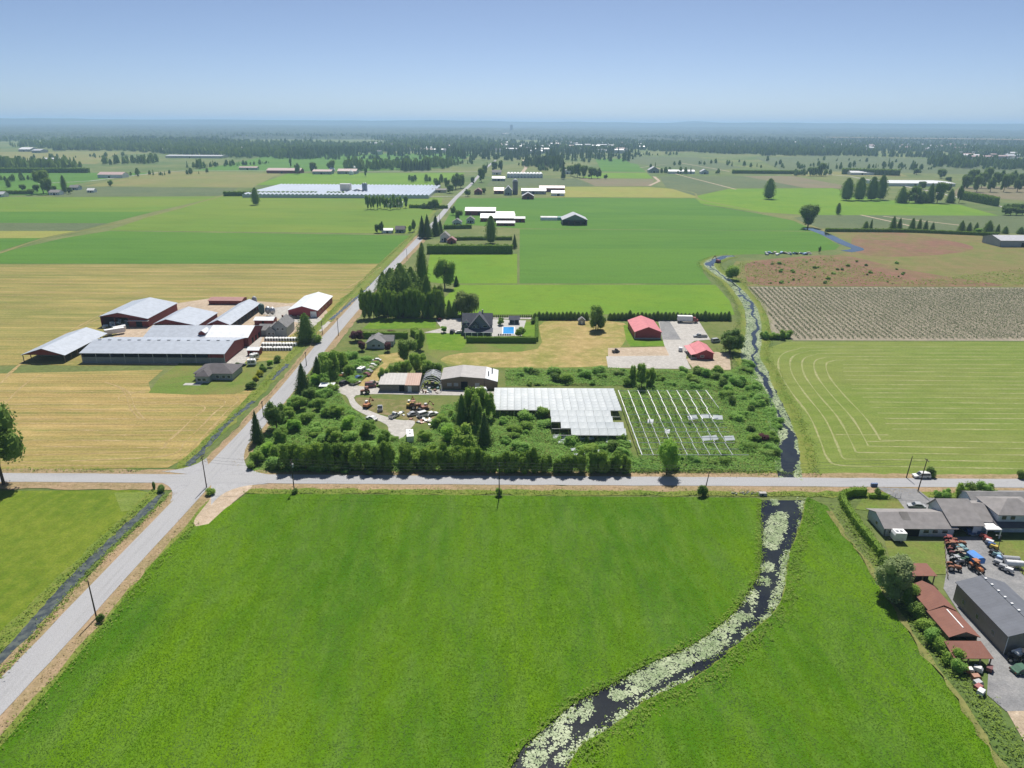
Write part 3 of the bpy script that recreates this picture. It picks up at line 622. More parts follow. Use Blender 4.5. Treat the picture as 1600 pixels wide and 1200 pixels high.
# farmhouse H
x, y, w = base(404, 450, 525)
t = thing('farmhouse', 'grey gabled farmhouse among the calf pens and the big cedar', 'house', (x, y, 0))
gable(t, 0, w*.52, 0, 9, 3.0, 4.9, 'x', W_GREY, SH_GR)
gable(t, w*.5, w, -1, 12, 5.0, 8.2, 'y', W_GREY, SH_GR)
gable(t, w*.3, w*.62, -1.6, 7, 3.2, 5.4, 'y', W_GREY, SH_GR)
for u in (.36, .5): window(t, 'f', (0, w, -1.6, 9), w*u, w*u + 1.3, 1, 2.3)
for u in (.66, .82): window(t, 'f', (0, w, -1, 9), w*u, w*u + 1.3, 3.2, 4.5)
MB().box(w*.72, w*.72+.7, 6, 6.7, 6.5, 9.2).build('chimney', paint('brick', (.28, .12, .09)), t)
x, y, w = base(398, 427, 508)
t = thing('feed_shed', 'small dark red feed shed with flat white roof by the bins', 'shed', (x, y, 0))
gable(t, 0, w, 0, 6.5, 2.6, 3.6, 'x', BARNRED, R_WHT); panel(t, 'door', 'f', 0, w, 0, 6, w*.4, w*.4+1.2, 0, 2.1, DARK)
for i, (bxp, byp, hh, rr, mt) in enumerate(((407, 497, 7.5, 1.6, GREENP), (417, 496, 5.5, 1.6, STEEL), (424, 497, 5.4, 1.5, STEEL), (396, 482, 6.5, 1.4, GREYP))):
    X, Y = g(bxp, byp); t = thing('feed_bin', ['dark green upright feed bin beside the feed shed', 'short steel feed bin beside the green bin', 'short steel feed bin at the end of the bin row', 'grey feed bin at the end of the cattle barn'][i], 'bin', (X, Y + 3, 0))
    MB().lathe([(0.01, 1.2), (rr*.35, 1.2), (rr, 2.6), (rr, hh - 1), (rr*.3, hh), (.01, hh)], 14).build('hopper', mt, t, True)
    for a in range(4): MB().tube((rr*.85*math.cos(a*1.57+.78), rr*.85*math.sin(a*1.57+.78), 0), (rr*.85*math.cos(a*1.57+.78), rr*.85*math.sin(a*1.57+.78), 2.7), .08).build('leg', STEEL, t)
x, y, w = base(387, 405, 556)
t = thing('calf_shed', 'small red shed with pale roof at the calf hutches', 'shed', (x, y, 0))
gable(t, 0, w, 0, 4.5, 2.6, 3.4, 'x', BARNRED, R_WHT, over=.3); panel(t, 'door', 'f', 0, w, 0, 4, 1.2, 2.4, 0, 2.1, DARK)
# calf hutches
def hutch_proto():
    t = thing('calf_hutch', 'white domed calf hutch with dark doorway in the hutch rows', 'calf hutch', group='calf hutches in rows beside the road')
    prof = [(-.62, 0), (.62, 0), (.55, 1.0), (.3, 1.35), (-.3, 1.35), (-.55, 1.0)]
    MB().prism([(p[0], p[1]) for p in prof][::-1], 'y', 0, 1.9).build('shell', WHITE, t)
    MB().prism([(-.32, .05), (-.32, .85), (0, 1.05), (.32, .85), (.32, .05)], 'y', -.03, .05).build('doorway', DARK, t)
    return t
hp = hutch_proto(); first = True
for (xa, xb, yy, n) in ((415, 463, 533, 12), (410, 460, 541.5, 12), (406, 453, 548, 12)):
    for i in range(n):
        X, Y = g(xa + (xb - xa) * i / (n - 1), yy); o = hp if first else copy_tree(hp); first = False
        o.location = (X, Y, 0); o.rotation_euler = (0, 0, rng.normal(0, .06)); o.scale = (1.15, 1.15, 1.15)
        if n and yy < 545:
            m = MB()
    A, B = g(xa, yy + 1.6), g(xb, yy + 1.6)
    f = thing('pen_fence', 'low pale rail fence in front of the %s calf hutch row' % {533: 'back', 541.5: 'middle', 548: 'front'}[yy], 'fence', (A[0], A[1], 0))
    for z in (.5, .95): MB().box(0, B[0]-A[0], -.03, .03, z, z + .07).build('rail', GREYP, f)
    for k_ in range(9): MB().box((B[0]-A[0])*k_/8-.04, (B[0]-A[0])*k_/8+.04, -.06, .06, 0, 1.1).build('post', GREYP, f)
# hip house L
x, y, w = base(303, 362, 596)
t = thing('farm_bungalow', 'dark hip roofed bungalow on the lawn below the dairy barns', 'house', (x, y, 0))
hip(t, 0, w, 1.5, 13, 2.9, 5.6, W_GREY, SH_DK)
hip(t, w*.12, w*.46, -2.2, 8, 2.9, 5.0, W_GREY, SH_DK, long='y')
for u in (.16, .29): window(t, 'f', (0, w, -2.2, 13), w*u, w*u + 1.6, .9, 2.2)
for u in (.56, .72, .86): window(t, 'f', (0, w, 1.5, 13), w*u, w*u + 1.4, .9, 2.2)
MB().box(-2.5, w*.3, -5, -2.4, 0, .14).build('terrace', CONC, t)
# ---- cottage by the road
x, y, w = base(573, 600, 545)
t = thing('cottage', 'small grey roofed cottage between purple leaved trees', 'house', (x, y, 0))
gable(t, 0, w, 0, 10, 2.8, 5.0, 'y', W_PALE, SH_GR); gable(t, w*.2, w*1.45, 4, 11, 2.7, 4.6, 'x', W_PALE, SH_GR)
window(t, 'f', (0, w, 0, 9), w*.3, w*.3+1.6, 1, 2.2); window(t, 'f', (0, w, 0, 9), w*.65, w*.65+1.2, 1, 2.2)
# ---- large house
x, y, w = base(721, 769, 526)
t = thing('mansion', 'large slate blue house with steep dark gables and porch beside the pool', 'house', (x, y, 0))
gable(t, w*.02, w*.98, 4, 15, 5.2, 9.6, 'x', W_BLUE, SH_CH, trim=None)
gable(t, w*.27, w*.9, 2, 9, 5.0, 10.8, 'y', W_BLUE, SH_CH, over=.7)
gable(t, w*.3, w*.62, 1.2, 6, 4.0, 7.0, 'y', W_BLUE, SH_CH, over=.5)
gable(t, 0, w*.3, 3, 12, 3.0, 5.6, 'y', W_BLUE, SH_CH)
MB().slab([(w*.1, -2.6, 3.0), (w + .4, -2.6, 3.0), (w + .4, 2.1, 4.0), (w*.1, 2.1, 4.0)], .2).build('porch_roof', SH_CH, t)
MB().box(w*.1, w + .4, -2.75, -2.55, 2.72, 2.98).build('porch_beam', WHITE, t)
for u in (.14, .34, .53, .72, .97): MB().box(w*u-.2, w*u+.2, -2.6, -2.2, 0, 2.8).build('porch_column', WHITE, t)
for u in (.37, .5): window(t, 'f', (0, w, 1.2, 9), w*u, w*u + 1.3, 4.1, 5.3)
window(t, 'f', (0, w, 2, 9), w*.7, w*.84, 4.3, 5.4)
for u in (.4, .56, .75): window(t, 'f', (0, w, 2, 9), w*u, w*u + 1.8, .5, 2.4)
gable(t, w*.03, w*.25, 4.5, 9, 5.6, 7.2, 'y', WHITE, SH_CH, over=.3, roofname='dormer_roof', z0=4.6)
MB().box(w*.64, w*.64+.8, 9.5, 10.3, 8, 11.4).build('chimney', CONC, t)
X, Y = g(786, 522); X2 = g(803, 522)[0]; Y2 = g(795, 511.5)[1]
t = thing('swimming_pool', 'bright blue swimming pool set in the pale patio', 'pool', (X, Y, 0)); pw, pd = X2 - X, Y2 - Y
k = NT('pool_water'); k.bump(k.noise(k.obj(), 1.5, 3), .03); POOLM = k.done((.02, .26, .62), .08, .5)
MB().box(0, pw, 0, pd, .1, .18).build('water', POOLM, t)
for a, b, c, e in ((-.5, pw+.5, -.5, 0), (-.5, pw+.5, pd, pd+.5), (-.5, 0, 0, pd), (pw, pw+.5, 0, pd)): MB().box(a, b, c, e, .1, .26).build('coping', WHITE, t)
for i in range(6):
    o = MB().box(-.35, .35, -.9, .9, .28, .4).box(-.35, .35, .85, .95, .3, .95).build('patio_lounger', BLACK); X, Y = g(779 + i*3.6, 523.8); o.location = (X, Y, .03); o.rotation_euler[2] = 3.14
    m_ = o.data; tag(o, 'dark lounger on the patio edge below the pool', 'lounger', 'loungers by the pool')
x, y, w = base(796, 811, 507)
t = thing('pool_house', 'small pool house with dark roof and white posts', 'pool house', (x, y, 0))
gable(t, 0, w, 0, 4.5, 2.7, 4.0, 'x', W_GREY, SH_CH, walls='blr'); posts(t, [(.1, .1), (w/2, .1), (w-.1, .1)], 2.7, .12, WHITE)
x, y, w = base(904, 914, 507)
t = thing('pump_house', 'tiny grey shed with peaked roof beside the round tree', 'shed', (x, y, 0)); gable(t, 0, w, 0, 3, 2.2, 3.6, 'y', W_GREY, SH_GR, over=.3); panel(t, 'door', 'f', 0, w, 0, 3, w*.35, w*.65, 0, 1.9, WHITE)
# ---- red barn + small red house
x, y, w = base(991.5, 1032.5, 530)
t = thing('red_hall', 'crimson barn with rose metal roof beside the gravel yard', 'barn', (x, y, 0)); d_ = g(1003, 494, 6)[1] - y
gable(t, 0, w, 0, d_, 3.7, 6.2, 'y', REDW, R_ROSE, over=.35)
MB().box(-.05, w + .05, -.06, .04, .1, .7).build('plinth', CONC, t)
for i in (-.02, w - .16): MB().box(i, i + .2, -.08, .02, .7, 3.6).build('corner_trim', WHITE, t)
for u in (4, 9): panel(t, 'door', 'r', 0, w, 0, d_, u, u + 3.2, .1, 3.1, WHITE)
x, y, w = base(1089, 1114, 562)
t = thing('red_cottage', 'small red house with rose roof and white porch', 'house', (x, y, 0)); d_ = 14
gable(t, 0, w, 0, d_, 3.0, 4.6, 'y', REDW, R_ROSE, over=.4)
f = window(t, 'f', (0, w, 0, d_), w*.2, w*.42, 1.0, 2.2)
MB().slab([(-3.0, -.3, 2.4), (.0, -.3, 2.95), (.0, d_, 2.95), (-3.0, d_, 2.4)], .14).build('porch_roof', R_ROSE, t)
for k_ in range(5): MB().box(-2.9, -2.75, d_*k_/4 - .07, d_*k_/4 + .07, 0, 2.4).build('porch_post', WHITE, t)
for z in (.5, 1.0): MB().box(-2.9, -.1, -.05, .05, z, z + .08).build('porch_rail', WHITE, t)
# ---- scrap yard sheds
x, y, w = base(593, 655, 612)
t = thing('rusty_workshop', 'low workshop with grey and rust patched roof', 'workshop', (x, y, 0))
gable(t, 0, w*.66, 0, 12, 3.0, 4.6, 'x', W_TAUPE, R_OLD, fr=.75, walls='flb', over=.3)
gable(t, w*.67, w, -.6, 12, 3.0, 4.9, 'x', W_TAUPE, roof('roof_rust', (.33, .17, .11), 'x'), fr=.7, walls='fbr', over=.3)
panel(t, 'door', 'f', 0, w, 0, 12, w*.5, w*.63, 0, 2.6, DARK); panel(t, 'door', 'f', 0, w, -.6, 12, w*.72, w*.82, 0, 2.6, WHITE)
x, y, w = base(656, 690, 612)
t = thing('hoop_house', 'skeleton of an arched hoop house filled with scrap', 'greenhouse', (x, y, 0))
for k_ in range(6):
    m = MB(); yy = k_ * 2.4; pr = [(w/2 - w/2*math.cos(a), 5.2*math.sin(a)**.8) for a in np.linspace(0, math.pi, 13)]
    for a, b in zip(pr[:-1], pr[1:]): m.tube((a[0], yy, a[1]), (b[0], yy, b[1]), .13, n=5)
    m.build('hoop', WHITE, t)
MB().slab([(w*.12, 6, 3.6), (w*.5, 6, 5.3), (w*.5, 12, 5.3), (w*.12, 12, 3.6)], .08).build('cover', GREYP, t); MB().slab([(w*.5, 6, 5.3), (w*.88, 6, 3.6), (w*.88, 12, 3.6), (w*.5, 12, 5.3)], .08).build('cover', GREYP, t)
HX, HY, HW = x, y, w
x, y, w = base(690, 777, 608)
t = thing('old_warehouse', 'large weathered shed with patched pale curved roof', 'warehouse', (x, y, 0))
d_ = g(700, 572, 5)[1] - y
wl = w*.77
gable(t, 0, wl, 0, d_, 4.0, 5.3, 'y', WOOD, R_OLD, fr=.45, over=.4, walls='fbl', eave2=4.6)
gable(t, wl + .1, w, 0, d_, 4.5, 4.52, 'y', WOOD, R_WHT, fr=.1, over=.2, walls='fbr', eave2=3.2)
panel(t, 'door', 'f', 0, w, 0, d_, w*.35, w*.47, 0, 3.2, DARK)
for u in (.1, .22, .6): panel(t, 'boarding', 'f', 0, w, 0, d_, w*u, w*u+1.8, 1.2, 2.6, GREYP)
for u, v_ in ((.84, .3), (.9, .6)): MB().tube((w*u, d_*v_, 3.5), (w*u, d_*v_, 6.2), .22).build('flue', BLACK, t)
# ---- glasshouse: sawtooth roof, panel by panel
k = NT('greenhouse_film'); v = k.obj(); n_ = k.noise(v, .35, 5)
col = k.mix(k.rng(n_, .4, .7), (.54, .58, .595), (.41, .455, .47)); k.bump(k.noise(v, .9, 3), .05)
oi = k.n('ObjectInfo'); col = k.mix(k.math('MULTIPLY', oi.outputs['Random'], .16), col, (.18, .22, .23)); FILM = k.done(col, .38, .45); k.l(k.math('ADD', k.math('MULTIPLY', oi.outputs['Random'], .12), .30), k.b.inputs['Roughness'])
FRAMEM = paint('pale_steel', (.62, .65, .64), .5, .4)
def glasshouse(name, label, xl, xr, yb, yt, spans, cols, h, missing=()):
    X0, X1 = g(xl, yb)[0], g(xr, yb)[0]; Y0 = g((xl+xr)/2, yb, h)[1]; Y1 = g((xl+xr)/2, yt, h)[1]
    t = thing(name, label, 'greenhouse', (X0, Y0, 0)); w, d = X1 - X0, Y1 - Y0; sd_ = d / spans; cw = w / cols; rise = .25*sd_
    fr = MB().slab([(0.03, .07, .03), (cw-.03, .07, .03), (cw-.03, sd_/2-.03, rise), (.03, sd_/2-.03, rise)], .04).mesh('roof_pane'); fr.materials.append(FILM)
    bk = MB().slab([(0.03, .03, rise), (cw-.03, .03, rise), (cw-.03, sd_/2-.12, .03), (.03, sd_/2-.12, .03)], .04).mesh('roof_pane'); bk.materials.append(FILM)
    for i in range(spans):
        for j in range(cols):
            for h_, me in ((0, fr), (1, bk)):
                if (i, j) in missing or (i, j, h_) in missing: continue
                o = link('roof_pane', me, None, t); o.location = (j*cw, i*sd_ + h_*sd_/2, h + .02); o.rotation_euler = (rng.normal(0, .006), rng.normal(0, .004), 0)
        MB().box(0, w, i*sd_-.13, i*sd_+.08, h - .14, h - .02).build('gutter', GREYP, t)
    for j in range(0, cols + 1, 3):
        for i in range(spans + 1): MB().box(j*cw-.05, j*cw+.05, i*sd_-.05, i*sd_+.05, 0, h - .12).build('post', FRAMEM, t)
    return t, w, d
glasshouse('glasshouse', 'long pale glasshouse roof with many shallow ridges and grimy panes', 771, 966, 641, 607, 8, 18, 3.0)
miss = {(0, 0), (0, 1, 0), (1, 0, 0), (2, 7, 0), (3, 7), (2, 6, 1)}
glasshouse('glasshouse', 'broken lower glasshouse bay with large bright panes and gaps', 862, 974, 680, 642, 4, 8, 2.8, miss)
# bare frame
t = thing('greenhouse_frame', 'roofless greenhouse frame of pale gutters over green weeds', 'greenhouse', (0, 0, 0)); hf = 3.0
for i in range(10):
    a = (966 + i*15.2, 609.5); b = (1003 + i*17.5, 711)
    if i == 9: b = (1123, 637)
    A, B = g(*a, hf), g(*b, hf); A3, B3 = Vector((*A, hf)), Vector((*B, hf)); n = 6
    for s in range(n):
        p, q = A3.lerp(B3, s/n), A3.lerp(B3, (s+1)/n)
        wd = .13 if (s < 3 or i == 0) else .07
        MB().box(p.x-wd, p.x+wd, q.y, p.y, hf-.14, hf).build('gutter', WHITE if s < 3 else STEEL, t)
        MB().tube((q.x, q.y + .05, 0), (q.x, q.y + .05, hf - .14), .06, n=5).build('post', STEEL, t)
for i, (ya, xa, xb) in enumerate(((611, 968, 1106), (636, 975, 1112), (660, 985, 1130), (675, 990, 1140), (692, 997, 1148), (623, 971, 1110), (648, 979, 1122), (668, 988, 1136), (684, 994, 1144), (702, 1000, 1154), (711, 1003, 1170))):
    A, B = g(xa, ya, hf), g(xb, ya, hf); MB().tube((*A, hf + .05), (*B, hf + .05), .085 if ya < 710 else .12, n=5).build('tie_bar', STEEL, t)
for i, (a, b, c) in enumerate(((1084, 662, 1.6), (1104, 660, 1.5), (1122, 662, 1.5), (1106, 695, 1.4), (1119, 694, .8), (1141, 695, 1.5), (1016, 668, .9), (1042, 684, .7))):
    X, Y = g(a, b); c *= 1.25
    o = thing('leftover_panel', 'loose pale sheet still hanging in the bare greenhouse frame', 'sheet', (X, Y, 0), rng.normal(0, .2), 'loose sheets in the bare greenhouse frame')
    MB().slab([(-c, 0, 1.6), (c*.8, 0, 1.7), (c*.8, 1.7, 2.6), (-c, 1.7, 2.5)], .06).build('sheet', FILM, o)
    for s in (-c*.9, c*.7): MB().tube((s, .1, 0), (s, .1, 1.7), .06, n=5).build('post', STEEL, o)
for i in range(26):
    X, Y = g(rng.uniform(866, 982), rng.uniform(683, 699)) if i < 20 else g(rng.uniform(893, 935), rng.uniform(708, 718)); c = rng.uniform(.5, 1.3)
    o = thing('fallen_pane', 'broken pale pane and frame scrap fallen below the glasshouse bay', 'pane', (X, Y, 0), rng.normal(0, .3), 'fallen panes below the broken bay')
    MB().slab([(-c, 0, .9), (c, 0, 1.0), (c, .9, 1.5), (-c, .9, 1.4)], .05).build('sheet', FILM, o)
    for s_ in (-c*.9, c*.9): MB().tube((s_, .45, 0), (s_, .45, 1.9), .05, n=5).build('post', WHITE, o)
# ---- right-hand property
x, y, w = base(1381, 1489, 838)
t = thing('long_bungalow', 'long low grey shingled house with pale blue walls', 'house', (x, y, 0)); d_ = g(1356, 809)[1] - y
gable(t, 0, w, 0, d_, 2.6, 4.3, 'x', W_PALE, SH_BR, over=.6, fr=.52)
panel(t, 'carport_opening', 'f', 0, w, 0, d_, w*.26, w*.5, 0, 2.2, DARK, .03)
for u in (.06, .16, .55, .68, .82): window(t, 'f', (0, w, 0, d_), w*u, w*u + 1.6, .9, 2.0)
window(t, 'l', (0, w, 0, d_), d_*.4, d_*.4 + 1.2, .9, 2.0)
MB().slab([(w*.3, 1, 3.05), (w*.42, 1, 3.05), (w*.42, d_*.5, 4.62), (w*.3, d_*.5, 4.62)], .05).build('roof_patch', shingle('shingle_patch', (.19, .18, .17)), t)
x, y, w = base(1484, 1531, 837)
t = thing('garage_link', 'tall garage roof bridging the two grey houses', 'garage', (x, y, 0)); d_ = 11
gable(t, 0, w, 0, d_, 3.2, 6.2, 'x', W_PALE, SH_BR, over=.5, walls='b', fr=.75)
MB().box(0, .25, 0, d_, 0, 3.1).build('wall', W_PALE, t); MB().box(w*.72, w, .02, .25, 0, 3.1).build('wall', W_PALE, t); MB().box(w-.25, w, .3, d_, 0, 3.1).build('wall', W_PALE, t)
x, y, w = base(1532, 1630, 838)
t = thing('big_house', 'two storey pale house with grey hipped roofs and porch', 'house', (x, y, 0))
gable(t, 0, w, 2.5, 13, 3.0, 5.2, 'x', W_PALE, SH_BR, over=.5)
hip(t, w*.3, w*1.0, 2.0, 11, 5.2, 7.6, W_PALE, SH_BR)
MB().slab([(w*.24, -.2, 2.6), (w*.72, -.2, 2.6), (w*.72, 2.4, 3.3), (w*.24, 2.4, 3.3)], .15).build('porch_roof', SH_DK, t)
MB().box(w*.02, w*.26, -1.2, 2.4, 2.5, 2.75).build('entry_canopy', WHITE, t); posts(t, [(w*.03, -1.1), (w*.25, -1.1)], 2.5, .12, WHITE)
for u in (.36, .5): window(t, 'f', (0, w, 2.0, 11), w*u, w*u + 1.1, 3.8, 4.8, BLACK)
for u in (.3, .45, .6): window(t, 'f', (0, w, 2.5, 13), w*u, w*u + 1.6, .9, 2.1)
x, y, w = base(1518, 1640, 798)
t = thing('rear_wing', 'low grey roofed wing at the back of the big house', 'house', (x, y, 0)); gable(t, 0, w, 0, 6.5, 2.6, 4.0, 'x', W_PALE, SH_GR)
X, Y = g(1567, 1023); X2 = g(1495, 938)
t = thing('steel_shed', 'big taupe steel shed with charcoal roof and ridge vents', 'shed', (X, Y, 0)); d_ = X2[1] - Y; w = g(1566, 911, 5)[0] - g(1498, 912, 5)[0] + .6
gable(t, 0, w, 0, d_, 4.6, 6.3, 'y', W_TAUPE, R_SLATE, over=.3, trim=R_SLATE)
for u in (.2, .5, .78): window(t, 'l', (0, w, 0, d_), d_*u, d_*u + 1, 1.5, 2.6, GREYP)
for k_ in range(8): MB().box(w/2-.25, w/2+.25, d_*(k_+.5)/8-.2, d_*(k_+.5)/8+.2, 6.4, 6.75).build('ridge_vent', WHITE, t)
panel(t, 'roller_door', 'f', 0, w, 0, d_, w*.4, w*.75, 0, 3.6, GREYP)
for u in (0, w - .12): MB().box(u, u + .14, -.05, .06, 0, 4.5).build('corner_trim', WHITE, t)
# oxide red sheds
X, Y = g(1479, 1012); X2 = g(1528, 1012)[0]; w = X2 - X - .6
t = thing('rusty_long_shed', 'long low shed with oxide red roof beside the taupe shed', 'shed', (X, Y, 0)); d_ = g(1433, 918, 2.8)[1] - Y
gable(t, 0, w, 0, d_*.48, 2.8, 4.0, 'y', WOOD, R_OXID, over=.3, walls='lrb'); gable(t, .3, w - .1, d_*.5, d_, 3.0, 4.3, 'y', WOOD, R_OXID, over=.3)
MB().box(w*.5, w*.5+.25, 1, d_*.42, 4.2, 4.26).build('ridge_flashing', WHITE, t)
x, y, w = base(1492, 1547, 1042)
t = thing('lean_to', 'open lean-to with oxide red roof at the end of the long shed', 'lean-to', (x, y, 0))
MB().slab([(-.8, -.3, 2.3), (w, -.3, 2.3), (w - .4, 3.6, 3.3), (-.8, 3.6, 3.3)], .12).build('roof', R_OXIDX, t); posts(t, [(u, 0) for u in (-.5, w*.33, w*.66, w - .3)] + [(u, 3.3) for u in (-.5, w - .6)], 2.3, .1)
x, y, w = base(1421, 1457, 913)
t = thing('carport', 'small open carport with oxide red roof beside the lawn', 'carport', (x, y, 0))
MB().slab([(-.5, -.4, 2.6), (w + .4, -.4, 2.6), (w + .2, 4.0, 3.1), (-.4, 4.0, 3.1)], .12).build('roof', R_OXIDX, t); posts(t, [(0, 0), (w/2, 0), (w, 0), (0, 3.7), (w, 3.7)], 2.7, .1)
MB().box(.5, w - .5, 1.2, 3.4, 0, 1.3).build('covered_load', BLACK, t)

# ---- far farms: (name, label, cat, xl, xr, ybase, depth m, eave, ridge, axis, wall, roof)
R_FWH = roof('roof_far_white', (.72, .72, .72), 'x', 2); R_FGR = roof('roof_far_grey', (.50, .50, .52), 'x', 2); R_FPK = roof('roof_far_pink', (.50, .36, .33), 'x', 2)
FAR = [
 ('white_roof_barn', 'long red barn with white roof at the back of the white roofed farm', 'barn', 727, 774, 336.5, 22, 5, 8, 'x', BARNRED, R_FWH),
 ('white_roof_barn', 'wide low barn with bright white roof behind the lone dark tree', 'barn', 751, 804, 346.5, 20, 4, 7.5, 'x', BARNRED, R_FWH),
 ('white_roof_barn', 'narrow white roofed shed in front of the wide white barn', 'barn', 776, 804, 353, 9, 3, 4.5, 'x', BARNRED, R_FGR),
 ('white_roof_barn', 'thin grey roofed shed between the white barns', 'shed', 775, 803, 337.5, 8, 3, 4.5, 'x', BARNRED, R_FGR),
 ('grey_roof_shed', 'small dark sided shed at the end of the white barns', 'shed', 804, 820, 347.5, 12, 4, 5.5, 'x', BARNRED, R_FGR),
 ('farm_house', 'pale farm house by the road before the white barns', 'house', 707, 721, 353, 9, 4, 7, 'y', W_PALE, SH_GR),
 ('farm_house', 'pale farm house with grey roof next to the white barns', 'house', 729, 741, 349, 9, 4, 7, 'y', W_PALE, SH_GR),
 ('open_hay_barn', 'big open fronted hay barn with pale peaked roof alone in the green field', 'barn', 879, 917, 352, 26, 5.5, 11, 'y', W_SAGE, R_FGR),
 ('villa', 'white two storey house behind the long dark hedge', 'house', 688, 702, 378, 9, 5, 8.5, 'y', WHITE, SH_BR),
 ('red_garage', 'small red roofed garage beside the white two storey house', 'garage', 699, 712, 381, 8, 3, 5.5, 'y', BARNRED, R_CLAY),
 ('silo_farm_barn', 'red barn beside the road at the silo farm', 'barn', 741, 753, 304, 14, 5, 9, 'y', BARNRED, R_CLAY),
 ('silo_farm_barn', 'faded red roofed barn of the silo farm', 'barn', 772, 787, 303, 16, 5, 9, 'x', BARNRED, R_CLAY),
 ('silo_farm_barn', 'grey gambrel barn next to the silo', 'barn', 788, 800, 305, 18, 7, 13, 'y', W_GREY, R_FGR),
 ('silo_farm_barn', 'long pale barn behind the silo', 'barn', 815, 853, 303.5, 16, 5, 8, 'x', W_GREY, R_FGR),
 ('silo_farm_barn', 'small red barn facing the green field at the silo farm', 'barn', 816, 834, 311.5, 16, 4.5, 9, 'y', BARNRED, R_FGR),
 ('silo_farm_barn', 'long brick red barn with pale roof at the silo farm end', 'barn', 843, 882, 300, 18, 6, 9, 'x', BARNRED, R_FPK),
 ('silo_farm_tent', 'white domed shelter at the end of the silo farm', 'shelter', 862, 882, 306.5, 14, 4.5, 7.5, 'x', WHITE, R_FWH),
 ('glass_annex', 'low grey packing shed by the road at the glasshouses', 'shed', 675, 697, 301, 14, 4, 5.5, 'x', W_CREAM, SH_BR),
 ('boiler_house', 'tall tan boiler house in front of the long glasshouses', 'building', 532, 547, 304, 14, 15, 15.6, 'x', W_CREAM, R_FGR),
 ('boiler_shed', 'low grey shed beside the boiler house', 'shed', 551, 566, 304, 12, 6, 8, 'y', W_GREY, R_FGR),
 ('white_villa', 'low white house behind the row of thin trees', 'house', 604, 628, 324, 12, 4, 6.5, 'x', WHITE, R_FWH),
 ('field_house', 'small dark house by the road with pale garage', 'house', 618, 632, 364, 10, 3.4, 6, 'x', W_GREY, SH_DK),
 ('field_garage', 'white garage beside the small dark house', 'garage', 597, 613, 364.5, 8, 2.8, 4.2, 'x', WHITE, R_FWH),
 ('cattle_barn', 'long cattle barn with pinkish roof beyond the glasshouses', 'barn', 416, 470, 271, 30, 6, 10, 'x', BARNRED, R_FPK),
 ('cattle_barn', 'smaller cattle barn with pale roof beyond the glasshouses', 'barn', 488, 518, 272.5, 26, 6, 9, 'x', W_GREY, R_FPK),
 ('cattle_barn', 'pale roofed barn next to the white domes', 'barn', 527, 557, 272, 26, 6, 10, 'x', W_GREY, R_FPK),
 ('cattle_barn', 'thin cream shed left of the cattle barns', 'shed', 373, 402, 265.5, 16, 5, 7, 'x', W_CREAM, R_FPK),
 ('orange_shed', 'white walled shed with orange roof beside the pale lane', 'shed', 152, 192, 278, 26, 6, 10, 'x', WHITE, R_FPK),
 ('homestead', 'low white house among the trees of the hedged homestead', 'house', 76, 93, 305, 12, 4, 7, 'x', WHITE, SH_BR),
 ('homestead', 'small white cottage at the edge of the hedged homestead', 'house', 136, 147, 301, 9, 3.5, 6, 'x', WHITE, R_FWH),
 ('homestead', 'pale bungalow behind the poplar of the hedged homestead', 'house', 108, 122, 297, 12, 4, 7, 'x', W_PALE, SH_GR),
 ('edge_house', 'white house corner at the hedge of the striped fields', 'house', -14, 6, 308, 12, 4, 7, 'x', WHITE, R_FGR),
 ('far_shed', 'white roofed shed in the distant pale meadow', 'shed', 28, 48, 237, 50, 8, 14, 'x', W_GREY, R_FWH),
 ('far_shed', 'grey green roofed shed beside the distant white shed', 'shed', 49, 64, 239, 45, 8, 12, 'x', W_GREY, R_FGR),
 ('far_shed', 'low white greenhouse strip at the distant wood', 'shed', 66, 100, 250.5, 20, 4, 6, 'x', WHITE, R_FWH),
 ('far_glasshouse', 'long pale glasshouse at the edge of the left wood', 'greenhouse', 256, 348, 247, 60, 6, 8, 'x', W_CREAM, R_FGR),
 ('grey_hangar', 'pale grey machine hall at the end of the cedar row', 'hall', 1563, 1640, 386, 26, 5.5, 8.5, 'x', W_GREY, R_FGR),
 ('far_white_shed', 'white roofed sheds of the lane nursery', 'shed', 1330, 1368, 273.5, 20, 5, 8, 'x', WHITE, R_FWH),
 ('far_white_glasshouse', 'wide white glasshouse behind the four tall trees', 'greenhouse', 1384, 1490, 291, 75, 5, 6.4, 'x', WHITE, R_FWH),
 ('pink_shed', 'grey roofed barn by the tan track', 'barn', 1014, 1030, 270, 20, 6, 13, 'y', W_GREY, R_FGR),
 ('pink_shed', 'low white shed row beyond the tan track', 'shed', 1045, 1085, 271.5, 16, 5, 8, 'x', WHITE, R_FWH),
 ('pink_shed', 'small pale house at the end of the white shed row', 'house', 1095, 1107, 272, 14, 5, 10, 'y', W_PALE, R_FGR),
 ('road_house', 'white house by the north road before the white greenhouses', 'house', 769, 783, 273, 14, 5, 9, 'x', WHITE, SH_BR),
 ('road_house', 'grey barn beside the white house on the north road', 'house', 769, 789, 283, 14, 5, 8, 'x', W_GREY, R_FGR),
 ('clump_house', 'white house hidden behind the dark tree clump', 'house', 880, 892, 272, 14, 5, 10, 'y', WHITE, R_FGR),
]
